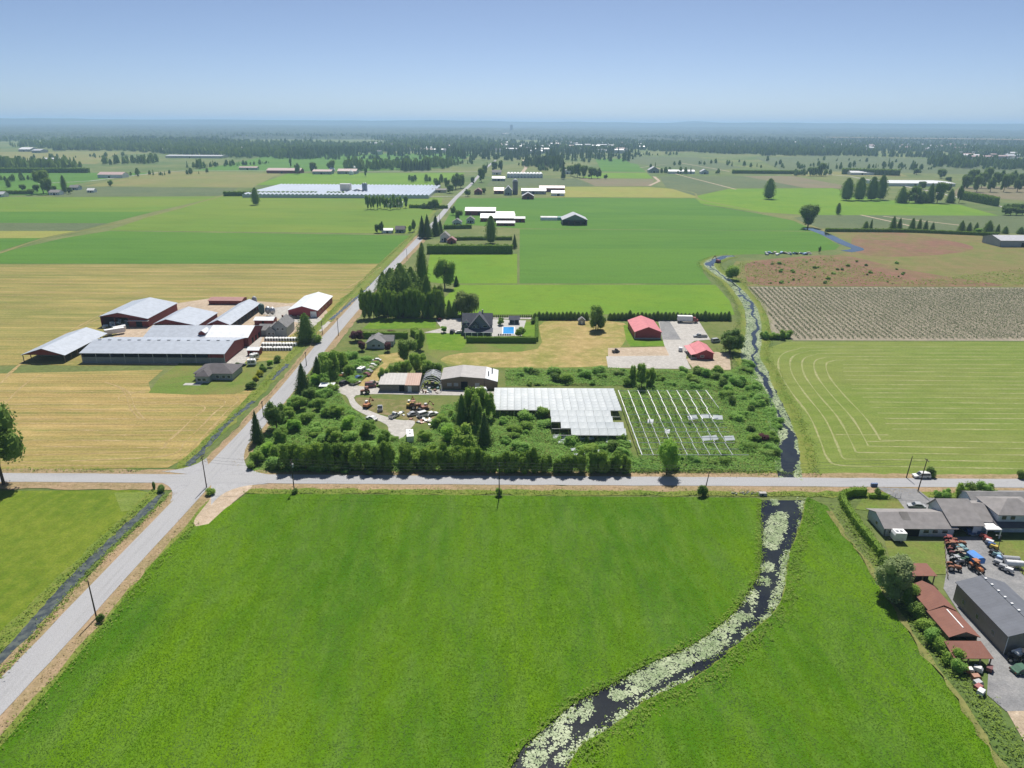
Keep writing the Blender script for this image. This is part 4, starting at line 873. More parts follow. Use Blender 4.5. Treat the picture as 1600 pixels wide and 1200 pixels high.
for (nm, lab, cat, xl, xr, yb, dep, ev, rg_, ax, wm, rm) in FAR:
    x, y, w = base(xl, xr, yb); t = thing(nm, lab, cat, (x, y, 0))
    op = 'open' in nm
    gable(t, 0, w, 0, dep, ev, rg_, ax, wm, rm, walls='blr' if op else 'fblr', over=.6, th=.25)
    if op: posts(t, [(w*k_/4, .2) for k_ in range(5)], ev, .25)
    else:
        panel(t, 'door', 'f', 0, w, 0, dep, w*.42, w*.42 + min(4, w*.2), 0, min(3.6, ev*.75), DARK, .1, .2)
        nn = max(2, int(w // 9))
        if cat in ('house', 'barn'):
            for k_ in range(nn):
                u = w*(k_+.5)/nn
                if abs(u - w*.48) > w*.12: panel(t, 'window', 'f', 0, w, 0, dep, u-.8, u+.8, 1.3, min(2.8, ev-.3), GLASS, .1, .2)
X, Y = g(805, 304); t = thing('silo', 'tall dark tower silo of the red barn farm', 'silo', (X, Y + 6, 0))
MB().lathe([(4, 0), (4, 19)], 18).build('tower', paint('silo_dark', (.13, .13, .14)), t, True); MB().lathe([(4.1, 19), (3.4, 21), (1.8, 22.4), (.01, 23)], 18).build('dome', GREYP, t, True)
for i, (a, b, h_, r_) in enumerate(((568, 304, 17, 2.2), (571.5, 304, 17, 2.2))):
    X, Y = g(a, b); t = thing('heat_tank', 'twin slim steel heat tank beside the tan boiler house', 'tank', (X, Y + 3, 0), 0, 'heat tanks of the glasshouses')
    MB().lathe([(r_, 0), (r_, h_ - 1), (.01, h_)], 14).build('tank', STEEL, t, True); MB().tube((r_ + .2, 0, 0), (r_ + .2, 0, h_), .15).build('pipe', WHITE, t)
# long glasshouses behind the hay field
X0, Y0 = g(378, 303, 5); X1 = g(672, 303, 5)[0]; Y1 = g(560, 288.5, 5)[1]
t = thing('glasshouse_block', 'huge pale grey glasshouse block across the hay field', 'greenhouse', (X0, Y0, 0)); w, d = X1 - X0, Y1 - Y0
FILM2 = paint('glass_far', (.52, .56, .62), .3, .5, 0, .06, .05); nsp = 46
for i in range(nsp):
    m = MB(); a = w*i/nsp; b = w*(i+1)/nsp; c = (a+b)/2
    m.prism([(a+.2, 4.4), (c, 6.0), (b-.2, 4.4)], 'y', 0, d); m.build('roof_span', FILM2, t)
MB().box(0, w, 0, d, 0, 4.3).build('glass_wall', FILM2, t)
# white greenhouses by the road
X0, Y0 = g(792, 278); X1 = g(848, 278)[0]
t = thing('tunnel_greenhouses', 'white greenhouse with ten arched bays beyond the silo farm', 'greenhouse', (X0, Y0, 0)); w = X1 - X0; nb = 11
for i in range(nb):
    a = w*i/nb; b = w*(i+1)/nb; c = (a+b)/2; r_ = (b-a)/2
    prof = [(a+.2, 0)] + [(c - (r_-.2)*math.cos(q), 6.5 + 2.4*math.sin(q)) for q in np.linspace(0, math.pi, 9)] + [(b-.2, 0)]
    MB().prism(prof, 'y', 0, 45).build('bay', WHITE, t); MB().box(c-1.3, c+1.3, -.15, .1, 0, 3).build('door', GREYP, t)
for i, (a, b, r_) in enumerate(((519, 268, 7), (551, 265, 8), (549, 273, 5))):
    X, Y = g(a, b); t = thing('white_dome', ['white domed bin among the far cattle barns', 'tall white domed bin behind the far cattle barns', 'small white dome in front of the far cattle barns'][i], 'dome', (X, Y, 0))
    MB().lathe([(r_, 0), (r_, 3), (r_*.85, 6), (r_*.5, 8.4), (.01, 9.2)], 16).build('shell', WHITE, t, True); MB().lathe([(.9, 9), (.9, 9.8), (.01, 10.2)], 8).build('cap', GREYP, t, True)
# silage bags near the hay barn
X0, Y0 = g(845, 346); X1 = g(882, 346)[0]
t = thing('hoop_shelter', 'long white hoop shelter with green end beside the open hay barn', 'shelter', (X0, Y0 + 8, 0)); w = X1 - X0
MB().prism([(4 - 4*math.cos(q), 4.4*math.sin(q)) for q in np.linspace(math.pi, 0, 9)], 'x', 0, w*.72).build('cover', WHITE, t)
MB().prism([(4 - 4*math.cos(q), 4.4*math.sin(q)) for q in np.linspace(math.pi, 0, 9)], 'x', w*.73, w).build('green_cover', paint('tarp_green', (.08, .30, .24)), t)
# ================================================================ VEGETATION
def ico_core(cs):                                    # low spheres (centre, radius) as degenerate-free quads
    qs = []
    for c, r in cs:
        n, m = 7, 4
        for i in range(n):
            for j in range(m):
                def pt(a, b):
                    th = 2*math.pi*a/n; ph = math.pi*b/m
                    return (c[0]+r*math.sin(ph)*math.cos(th), c[1]+r*math.sin(ph)*math.sin(th), c[2]+r*math.cos(ph))
                qs.append([pt(i, j+.001), pt(i, j+1-.001), pt(i+1, j+1-.001), pt(i+1, j+.001)])
    return np.array(qs)
def dirs(r, n):
    d = r.normal(size=(n, 3)); return d / np.linalg.norm(d, axis=1)[:, None]
def crown_broad(seed, n=2600, lobes=13, zlo=.24, zhi=.86, rad=.32, rr=(.13, .24), leaf=.030, clip=.1, mat=None, droop=0):
    r = np.random.default_rng(seed); cs = []
    for i in range(lobes):
        a = r.uniform(0, 6.283); z = r.uniform(zlo, zhi); f = 1 - abs((z - (zlo+zhi)/2)/((zhi-zlo)/2 + .25))**2
        q = rad * math.sqrt(r.uniform(.05, 1)) * (.35 + .65*f); rad_ = r.uniform(*rr)
        cs.append(((q*math.cos(a), q*math.sin(a), z), min(rad_, 1.0 - z, .5 - q*.6)))
    w = np.array([c[1]**2 for c in cs]); k = r.choice(lobes, n, p=w/w.sum()); C = np.array([c[0] for c in cs])[k]; RR = np.array([c[1] for c in cs])[k]
    p = C + dirs(r, n) * (RR * r.uniform(.78, 1.13, n))[:, None]
    tone = .55*r.random(n) + .45*r.random(lobes)[k]
    keep = p[:, 2] > clip; p, tone = p[keep], tone[keep]
    q = leaf_quads(p, r.uniform(.6, 1.25, len(p)) * leaf, r, .55)
    if droop:
        nd = n // 2; k = r.choice(lobes, nd); C = np.array([c[0] for c in cs])[k]; RR = np.array([c[1] for c in cs])[k]
        d = dirs(r, nd); d[:, 2] = -np.abs(d[:, 2])*.4; p2 = C + d*(RR*1.05)[:, None]; ln = r.uniform(.05, droop, nd)
        u = dirs(r, nd)*leaf*.5; u[:, 2] = 0; dn = np.zeros((nd, 3)); dn[:, 2] = -ln
        q2 = np.stack([p2 - u, p2 + u, p2 + u*.3 + dn, p2 - u*.3 + dn], 1); q2[..., 2] = np.maximum(q2[..., 2], .03)
        q = np.concatenate([q, q2]); tone = np.r_[tone, r.random(nd)]
    core = ico_core([(c, s*.84) for c, s in cs]); core[..., 2] = np.maximum(core[..., 2], clip)
    q = np.concatenate([q, core]); tone = np.r_[tone, np.full(len(core), .4)]
    return np_quads('crown', q, tone, mat)
def crown_cone(seed, n=1900, prof=None, leaf=.026, zlo=.05, tiers=11, mat=None, core=.74):
    r = np.random.default_rng(seed); prof = prof or (lambda z: .5*(1-z)**.85)
    z = zlo + (1-zlo)*(1 - np.sqrt(r.random(n))*.999) if prof(.9) < .15 else zlo + (1-zlo)*r.random(n)
    a = r.uniform(0, 6.283, n); lump = 1 + .16*np.sin(a*5 + seed) * np.sin(z*23) + .14*(((z*tiers) % 1) - .5)*-2*.6
    R_ = np.array([prof(t) for t in z]) * lump * r.uniform(.72, 1.12, n)
    p = np.stack([R_*np.cos(a), R_*np.sin(a), z], 1)
    tone = .6*r.random(n) + .4*(np.sin(a*3 + z*17 + seed)*.5 + .5)
    q = leaf_quads(p, r.uniform(.6, 1.3, n)*leaf, r, .45)
    m = 9; zs = np.linspace(zlo, .985, 8); cq = []
    for i in range(m):
        for j in range(7):
            def pt(b, c): rr_ = prof(zs[c])*core; return (rr_*math.cos(6.283*b/m), rr_*math.sin(6.283*b/m), zs[c])
            cq.append([pt(i, j), pt(i+1, j), pt(i+1, j+1), pt(i, j+1)])
    q = np.concatenate([q, np.array(cq)]); tone = np.r_[tone, np.full(len(cq), .35)]
    return np_quads('crown', q, tone, mat)
def trunk_mesh(limbs=True, r0=.03, top=.6):
    m = MB(); m.tube((0, 0, 0), (0, 0, top), r0, r0*.5, 7)
    if limbs:
        for a in range(4):
            t = a*1.57 + .4; m.tube((0, 0, .2 + .05*a), (.2*math.cos(t), .2*math.sin(t), .5 + .06*a), r0*.5, r0*.18, 5)
    return m.mesh('trunk')
TB, TC = trunk_mesh(), trunk_mesh(False, .022, .85); TB.materials.append(BARK); TC.materials.append(BARK)
col_prof = lambda z: .5*min(1, (z+.12)*3.2)*min(1, (1.02-z)*2.2)**.6
ced_prof = lambda z: .5*min(1, (z+.25)*2.5)*(1-z)**.55
KIND = {
 'broad': ([crown_broad(s, mat=L_MID) for s in (1, 2, 3, 4)], TB, 'broadleaf_tree'),
 'light': ([crown_broad(s, mat=L_LIT) for s in (5, 6)], TB, 'broadleaf_tree'),
 'dark': ([crown_broad(s, mat=L_CED, lobes=15) for s in (7, 8, 9)], TB, 'broadleaf_tree'),
 'purple': ([crown_broad(s, 1600, mat=L_RED, zlo=.3) for s in (10,)], TB, 'purple_tree'),
 'grey': ([crown_broad(s, 3600, 18, .2, .86, mat=L_GRY, clip=.02) for s in (12,)], TB, 'willow_tree'),
 'willow': ([crown_broad(s, 3000, 15, .3, .85, mat=L_WIL, droop=.35) for s in (13,)], TB, 'willow_tree'),
 'fir': ([crown_cone(s, mat=L_CON) for s in (20, 21, 22)], TC, 'conifer_tree'),
 'cedar': ([crown_cone(s, 2200, ced_prof, mat=L_CED, tiers=6, zlo=.02) for s in (23, 24, 25)], TC, 'cedar_tree'),
 'poplar': ([crown_cone(s, 2400, col_prof, mat=L_CED, tiers=5, zlo=.05) for s in (26, 27)], TC, 'poplar_tree'),
 'bush': ([crown_broad(s, 1300, 9, .22, .7, .3, (.18, .3), .045, .0, L_MID) for s in (30, 31, 32)], None, 'bush'),
 'bushl': ([crown_broad(s, 1300, 9, .22, .7, .3, (.18, .3), .045, .0, L_BRA) for s in (33, 34, 35)], None, 'bush'),
 'bushd': ([crown_broad(s, 1300, 9, .22, .7, .3, (.18, .3), .045, .0, L_CED) for s in (36, 37)], None, 'bush'),
 'bushy': ([crown_broad(s, 1300, 9, .22, .7, .3, (.18, .3), .045, .0, L_YEL) for s in (38,)], None, 'bush'),
 'bushp': ([crown_broad(s, 1300, 9, .22, .7, .3, (.18, .3), .045, .0, L_RED) for s in (39,)], None, 'bush'),
 'hedgetree': ([crown_broad(s, 2600, 16, .16, .84, .28, (.15, .24), .032, .0, L_HED) for s in (40, 41, 42, 43)], TB, 'hedge_tree'),
 'round': ([crown_broad(s, 3200, 16, .3, .8, .24, (.2, .28), .028, .0, L_LIT) for s in (44,)], TB, 'round_tree'),
}
def tree_at(kind, X, Y, h, w, label, group=None, cat=None):
    crowns, tr, nm = KIND[kind]
    t = thing(nm, label, cat or ('bush' if nm == 'bush' else 'tree'), (X, Y, 0), rng.uniform(0, 6.28), group)
    t.scale = (w, w * rng.uniform(.88, 1.12), h)
    link('crown', crowns[rng.integers(len(crowns))], None, t)
    if tr: link('trunk', tr, None, t)
    return t
def tree(kind, x, yb, yt, w, label, group=None, cat=None):
    X, Y = g(x, yb); return tree_at(kind, X, Y, max(1.0, hpx(X, Y, yt)), w / ppm(Y), label, group, cat)

T = tree
T('dark', 6, 757, 632, 84, 'tall spreading dark tree beside the west end of the cross road')
# -- road corner of the overgrown lot
T('fir', 403, 692, 640, 24, 'slim dark conifer at the road corner of the overgrown lot'); T('dark', 433, 672, 626, 38, 'round dark tree next to the slim roadside conifer')
T('fir', 474, 614, 566, 30, 'dense dark fir beside the utility pole at the scrap yard lane'); T('fir', 497, 590, 556, 24, 'dark fir behind the lane entrance of the scrap yard'); T('broad', 517, 598, 549, 36, 'mid green bushy tree at the lane entrance of the scrap yard')
T('broad', 536, 580, 548, 24, 'small green tree between the lane entrance and the purple trees'); T('light', 493, 602, 585, 22, 'pale green small tree beside the dark fir of the lane')
for a, b, c, w in ((556, 533, 516, 26), (566, 548, 533, 16), (612, 522, 516, 18), (606, 550, 535, 18)): T('purple', a, b, c, w, 'purple leaved plum tree around the small cottage', 'plum trees around the cottage')
T('dark', 636, 565, 530, 30, 'dark round tree beside the cottage lawn'); T('broad', 650, 585, 550, 30, 'mid green tree behind the rusty workshop'); T('broad', 618, 592, 566, 24, 'green tree at the corner of the rusty workshop')
for a, b, c, w in ((600, 600, 574, 20), (634, 590, 562, 26), (668, 586, 562, 26), (682, 590, 566, 24), (660, 578, 552, 22)): T('broad', a, b, c, w, 'leafy tree in the thicket behind the workshop', 'trees behind the scrap yard sheds')
T('broad', 657, 546, 514, 18, 'green tree at the end of the cottage hedge')
for a, b, c, w, kd in ((452, 655, 636, 26, 'broad'), (468, 640, 620, 28, 'broad'), (485, 628, 606, 26, 'dark'), (462, 676, 655, 30, 'light'), (440, 690, 668, 28, 'broad'), (418, 712, 692, 30, 'light'), (402, 724, 704, 24, 'broad'), (432, 716, 694, 26, 'broad'), (500, 640, 622, 24, 'broad'), (528, 650, 632, 26, 'broad'), (545, 672, 650, 32, 'light'), (575, 680, 656, 34, 'broad'), (520, 690, 668, 32, 'broad'), (600, 694, 672, 28, 'broad'), (690, 668, 650, 26, 'broad'), (700, 690, 666, 34, 'light'), (664, 690, 672, 28, 'broad'), (524, 570, 548, 22, 'broad'), (546, 588, 570, 20, 'broad')): T(kd, a, b, c, w, 'young leafy tree rising from the brambles west of the glasshouse', 'young trees in the western brambles')
# -- clump beside the glasshouse
for a, b, c, w, kd in ((722, 668, 615, 24, 'cedar'), (736, 662, 605, 34, 'broad'), (752, 650, 602, 28, 'broad'), (764, 655, 612, 24, 'broad'), (745, 672, 622, 26, 'dark')): T(kd, a, b, c, w, 'tall green tree in the clump beside the glasshouse end', 'trees at the glasshouse end')
T('fir', 757, 695, 643, 30, 'dark conifer standing alone in brambles below the glasshouse clump')
T('bush', 728, 702, 660, 42, 'broad green shrub mound below the glasshouse clump')
# -- roadside row of hedge trees
for i, x in enumerate(np.linspace(450, 612, 13)): T('hedgetree', x + rng.normal(0, 2), 734.5 - abs(rng.normal(0, 2)), 691 + rng.normal(0, 3), 34, 'tall dense hedge tree in the row west of the hedge gap', 'roadside hedge trees west of the gap')
for i, x in enumerate(np.linspace(632, 742, 9)): T('hedgetree', x + rng.normal(0, 2), 735.5 - abs(rng.normal(0, 2)), 693 + rng.normal(0, 3), 34, 'tall dense hedge tree in the row east of the hedge gap', 'roadside hedge trees east of the gap')
for i, x in enumerate(np.linspace(760, 978, 17)): T('hedgetree', x + rng.normal(0, 2), 738.5, 708 + rng.normal(0, 4), 24 + rng.uniform(-3, 8), 'short rounded hedge tree along the road below the broken glasshouse', 'short roadside hedge trees')
T('round', 1041, 742, 687, 40, 'round bright green tree in front of the bare greenhouse frame')
T('bushd', 1212, 716, 700, 14, 'small dark tree near the road end of the slough bank')
for a, b, c, w in ((1002, 606, 566, 26), (1016, 604, 574, 18), (988, 600, 570, 14)): T('broad', a, b, c, w, 'feathery tree at the back of the bare greenhouse frame', 'trees behind the bare frame')
T('bushp', 1190, 690, 676, 22, 'dark purple shrub in the brambles by the slough')
for a, b, c, w in ((1143, 632, 616, 15), (1173, 645, 630, 18), (1172, 676, 662, 18), (1130, 606, 588, 20), (1117, 592, 579, 16), (1193, 632, 618, 18)): T('bushd', a, b, c, w, 'dark round bush among the brambles by the slough', 'dark bushes by the slough')
# -- mansion surroundings
for i, x in enumerate(np.linspace(569, 690, 17)): T('hedgetree', x, 497.5 - abs(rng.normal(0, 1.5)), 452 + rng.normal(0, 2.5), 20, 'dark cedar in the tall wall-like row above the striped lawn', 'tall cedar row by the north road')
for a, b, c, w in ((612, 475, 418, 48), (628, 482, 410, 62), (644, 478, 416, 48), (600, 470, 424, 36), (620, 486, 428, 44), (636, 488, 424, 46), (604, 484, 436, 40)): T('cedar', a, b, c, w, 'tall dark spruce rising behind the cedar row', 'spruces behind the cedar row')
T('poplar', 661, 470, 385, 20, 'very tall slim poplar rising above the cedar row'); T('poplar', 668, 490, 430, 20, 'slim dark poplar at the end of the cedar row')
T('broad', 695, 451, 403, 40, 'round topped tree standing in the bright paddock'); T('fir', 713, 447, 430, 11, 'small dark fir beside the round paddock tree')
T('willow', 728, 494, 456, 40, 'pale weeping willow behind the large house'); T('willow', 688, 485, 444, 16, 'narrow pale green tree beside the cedar row end')
for a, w in ((690, 16), (702, 14), (710, 14)): T('cedar', a, 496, 468 + rng.normal(0, 3), w, 'dark cedar between the tall row and the willow', 'cedars below the willow')
T('light', 693, 520, 510, 14, 'small round tree on the gravel forecourt'); T('bushp', 686, 502, 496, 8, 'small red leaved shrub on the gravel forecourt')
T('broad', 782, 508, 496, 16, 'small tree beside the pool house'); T('broad', 813, 526, 511, 20, 'round tree at the pool lawn'); T('bushd', 833, 506, 497, 9, 'clipped dark shrub at the pool lawn corner')
T('broad', 931, 516, 476, 32, 'large round tree beside the tiny grey shed'); T('dark', 934, 516, 490, 30, 'dark lower tree in front of the large round tree')
for i, x in enumerate(np.linspace(836, 1138, 50)):
    if 918 < x < 948: continue
    T('cedar', x, 499.5 + (x-836)*.004, 489 - abs(rng.normal(0, 2.2)), 12, 'young dark cedar in the long row behind the driveway', 'young cedar row behind the driveway')
for i, x in enumerate(np.linspace(772, 830, 18)): T('cedar', x, 496, 491, 3.2, 'tiny cedar sapling in the line behind the pool', 'cedar saplings behind the pool')
T('dark', 1140, 551, 514, 44, 'big dark leafy tree beside the small red house')
# -- dairy farm plants
T('cedar', 479, 534, 488, 36, 'large dark cedar by the dairy farm entrance'); T('bush', 493, 536, 518, 20, 'green shrub at the foot of the large cedar')
T('bushy', 406, 588, 576, 13, 'bright yellow shrub by the farm ditch'); T('bushy', 400, 595, 585, 11, 'second bright yellow shrub below the first'); T('bushd', 393, 607, 594, 18, 'dark shrub below the yellow shrubs'); T('bush', 412, 580, 567, 12, 'green shrub behind the yellow shrubs'); T('bushd', 433, 566, 553, 14, 'dark shrub at the calf pens'); T('light', 422, 574, 563, 14, 'pale shrub at the farm ditch')
for a, b in ((362, 586), (368, 580), (372, 573)): T('bushd', a, b, b - 8, 9, 'dark garden shrub along the bungalow wall', 'bungalow shrubs')
# -- near verges
for a, b, c, w in ((252, 768, 757, 16), (241, 764, 751, 8)): T('bushd', a, b, c, w, 'small dark bush at the ditch end by the crossroads', 'bushes at the ditch end')
T('bush', 330, 773, 762, 18, 'green bush at the pole by the crossroads'); T('bushd', 158, 972, 957, 14, 'small bush at the foot of the lone roadside pole')
T('bushd', 1097, 776, 755, 18, 'dark round bush south of the cross road'); T('bush', 780, 776, 760, 12, 'small bush at the pole south of the cross road'); T('bushd', 461, 772, 762, 12, 'small bush at the foot of the pole by the hedge row')
T('bushd', 1452, 745, 727, 18, 'dark bush behind the white parked car')
for a, b, c, w, kd in ((1500, 778, 750, 24, 'bush'), (1515, 779, 748, 24, 'bushd'), (1535, 780, 752, 26, 'bushl'), (1548, 780, 754, 22, 'bush'), (1478, 778, 762, 18, 'bushl'), (1464, 778, 764, 14, 'bushl')): T(kd, a, b, c, w, 'shrub in the roadside bank before the grey roofed houses', 'shrubs before the grey houses')
T('bushd', 1370, 776, 761, 14, 'small dark bush beside the farm gate'); T('bushd', 1594, 748, 732, 14, 'dark bush on the far verge of the cross road')
T('grey', 1391, 935, 872, 62, 'big grey green willow at the corner of the lush field')
for a, b, c, w, kd in ((1420, 945, 915, 36, 'bush'), (1432, 965, 938, 34, 'bushd'), (1443, 985, 962, 32, 'bush'), (1455, 1003, 980, 30, 'bushl'), (1468, 1020, 998, 28, 'bush'), (1483, 1035, 1008, 36, 'bush'), (1496, 1048, 1025, 26, 'bushl'), (1378, 885, 866, 20, 'bushd'), (1385, 893, 872, 18, 'bushd')): T(kd, a, b, c, w, 'shrub in the line between the lush field and the red roofed shed', 'shrubs beside the red roofed shed')
# -- middle distance
for a, b, c, w in ((660, 372, 336, 16), (668, 372, 334, 18), (681, 368, 335, 18), (688, 366, 342, 12)): T('fir', a, b, c, w, 'tall dark fir beside the road at the white two storey house', 'firs at the white two storey house')
T('poplar', 767, 380, 337, 20, 'tall shaggy dark tree standing inside the long hedge'); T('fir', 804, 388, 365, 10, 'pointed fir at the east end of the long hedge'); T('cedar', 659, 392, 378, 10, 'small dark tree where the long hedge meets the road')
for a, b, c, w in ((596, 364, 345, 9), (590, 364, 350, 12), (647, 362, 342, 9)): T('dark', a, b, c, w, 'dark tree beside the small dark house in the crop field', 'trees of the small dark house')
T('light', 641, 363, 351, 11, 'yellow green tree by the small dark house')
for x in np.linspace(574, 626, 11): T('broad', x, 327 + rng.normal(0, .5), 305 + rng.normal(0, 1.5), 7.5, 'thin tree in the row before the low white house', 'thin tree row at the low white house')
for a, b, c, w in ((634, 325, 306, 9), (664, 326, 317, 12), (680, 327, 311, 14), (672, 326, 314, 10)): T('dark', a, b, c, w, 'dark tree at the hedge east of the low white house', 'trees by the low white house')
for a, b, c, w in ((684, 294, 278, 12), (699, 297, 277, 10), (712, 296, 270, 20), (720, 294, 272, 16), (703, 302, 288, 14)): T('dark', a, b, c, w, 'dark tree beside the road at the glasshouse end', 'road trees by the glasshouse block')
for a, b, c, w in ((708, 336, 321, 10), (717, 345, 328, 13), (731, 307, 295, 12), (757, 303, 293, 9), (739, 288, 276, 8), (752, 285, 262, 14), (757, 275, 257, 10), (772, 268, 252, 12), (782, 268, 250, 10)): T('dark', a, b, c, w, 'dark tree along the far road near the farms', 'trees along the far road')
T('poplar', 400, 320, 293, 13, 'lone tree standing in the hay field')
for a, b, c, w in ((68, 302, 265, 26), (76, 304, 278, 18), (102, 302, 274, 8), (36, 298, 288, 12), (110, 303, 292, 9), (58, 300, 288, 12), (14, 293, 279, 8), (50, 305, 295, 14), (92, 304, 296, 12), (85, 300, 290, 10)): T('dark' if w > 8 else 'poplar', a, b, c, w, 'dark tree of the hedged homestead', 'trees of the hedged homestead')
T('broad', 173, 291, 281, 9, 'lone round bush tree in the olive meadow')
T('fir', 880, 280, 248, 8, 'pointed fir above the dark tree clump by the far lane')
for a, b, c, w in ((892, 275, 258, 14), (902, 277, 255, 16), (912, 278, 258, 16), (924, 279, 261, 18), (934, 279, 262, 14), (946, 280, 272, 8)): T('dark', a, b, c, w, 'tree in the dark clump beyond the yellow strip', 'dark clump beyond the yellow strip')
T('poplar', 1201, 311, 279, 18, 'tall leaning tree alone in the bright field'); T('dark', 1262, 356, 320, 34, 'big dark tree at the slough bend'); T('poplar', 1309, 335, 317, 8, 'slim tree in the bright field')
for a, b, c, w in ((1322, 313, 278, 18), (1342, 313, 277, 19), (1361, 313, 276, 19), (1375, 312, 274, 18)): T('poplar', a, b, c, w, 'tall feathery tree in the line of four beside the lane', 'four tall trees by the lane')
for i, (a, w) in enumerate(((1408, 20), (1420, 22), (1440, 24), (1464, 22), (1484, 16), (1498, 12), (1452, 18), (1430, 18))): T('dark' if i % 2 else 'cedar', a, 317, 292 + rng.normal(0, 4), w, 'dark tree in the belt behind the bright field', 'tree belt behind the bright field')
for a, c, w in ((1352, 345, 12), (1360, 342, 6), (1394, 337, 13), (1404, 340, 10), (1424, 340, 13), (1435, 341, 11), (1445, 344, 10), (1456, 347, 10), (1501, 344, 14), (1513, 347, 11), (1524, 347, 10), (1543, 344, 20), (1558, 350, 9), (1570, 353, 12), (1594, 354, 14)): T('cedar', a, 360 + (a - 1350)*.022, c, w, 'pointed dark cedar in the row along the far slough ditch', 'cedar row along the far ditch')
T('light', 1528, 367, 357, 14, 'bright bush beside the grey machine hall'); T('bush', 1142, 437, 413, 26, 'leafy tree on the slough bank at the rusty meadow'); T('dark', 1280, 396, 384, 5, 'small tree at the junk pile by the slough')
for i in range(9): T('bushl' if i % 2 else 'bush', 1192 + i*5, 530 + rng.normal(0, 1.5), 518 + rng.normal(0, 2), 12, 'bush on the slough bank below the blueberry rows', 'bushes below the blueberries')
for a, b, c, w in ((1284, 275, 254, 12), (1276, 275, 258, 14), (1266, 275, 261, 12)): T('dark', a, b, c, w, 'tree in the dark clump by the lane nursery', 'clump by the lane nursery')
for a, b, c, w in ((1440, 296, 283, 14), (1470, 279, 264, 16), (1428, 270, 252, 8), (1432, 273, 263, 14), (1482, 284, 276, 12), (1478, 300, 286, 18)): T('dark', a, b, c, w, 'tree around the wide white glasshouse', 'trees around the wide white glasshouse')
for i in range(16): T('dark', 1505 + i*7, 300 - (i % 3)*6, 274 - (i % 3)*5 + rng.normal(0, 2), 16, 'tree of the wood at the brown bare field', 'wood at the brown field')
for i in range(12): T('dark', 1570 + (i % 6)*9, 331 + (i//6)*5, 318 + (i//6)*5, 15, 'low tree beside the lane end hedge', 'low trees at the lane end')
for a, b, c, w in ((520, 268, 250, 10), (465, 272, 254, 11), (490, 270, 253, 13), (515, 265, 252, 12), (572, 276, 262, 6), (454, 262, 247, 5)): T('dark', a, b, c, w, 'dark tree among the far cattle barns', 'trees at the far cattle barns')
for i in range(10): T('fir', 630 + i*4.4, 267 + rng.normal(0, .6), 246 + abs(rng.normal(0, 4)), 9, 'fir in the dark clump behind the bright green field', 'fir clump behind the bright field')
# bushes and small trees all over the bramble lot
LOT = [(385, 728), (405, 690), (440, 640), (470, 600), (505, 560), (545, 552), (590, 570), (600, 590), (592, 614), (540, 612), (556, 640), (602, 668), (622, 690), (650, 668), (690, 640), (680, 622), (700, 612), (768, 612), (770, 642), (860, 646), (866, 684), (975, 684), (990, 715), (1165, 715), (1120, 610), (966, 606), (780, 604), (784, 578), (945, 578), (1140, 582), (1170, 566), (1212, 640), (1220, 738), (800, 740), (400, 739)]
lot = GP(LOT); HOLES = [GP(q) for q in ([(500, 600), (600, 600), (780, 605), (780, 622), (690, 634), (680, 668), (640, 690), (604, 676), (570, 655), (540, 630), (530, 612)], [(588, 580), (690, 570), (790, 570), (790, 612), (588, 616)], [(768, 603), (975, 603), (1000, 640), (978, 684), (860, 684), (855, 645), (768, 645)], [(556, 604), (615, 555), (625, 555), (600, 604)], [(570, 530), (620, 525), (635, 560), (570, 548)], [(350, 760), (380, 720), (395, 700), (420, 655), (475, 600), (400, 600), (300, 760)])]
def lot_pts(d):
    p = scatter(lot, d)
    for h_ in HOLES: p = p[~in_poly(p, h_)]
    return p
for i, (X, Y) in enumerate(lot_pts(.024)[:300]):
    kd = ['bushl', 'bushl', 'bush', 'bushl', 'bushl', 'bush', 'bushl', 'bushd'][i % 8]; s = rng.uniform(2.4, 6.5)
    tree_at(kd, X, Y, s*rng.uniform(.42, .8), s, {'bushl': 'pale green bramble mound in the overgrown lot', 'bush': 'green shrub mound in the overgrown lot', 'bushd': 'dark shrub in the overgrown lot'}[kd], 'shrubs of the overgrown lot ' + kd)
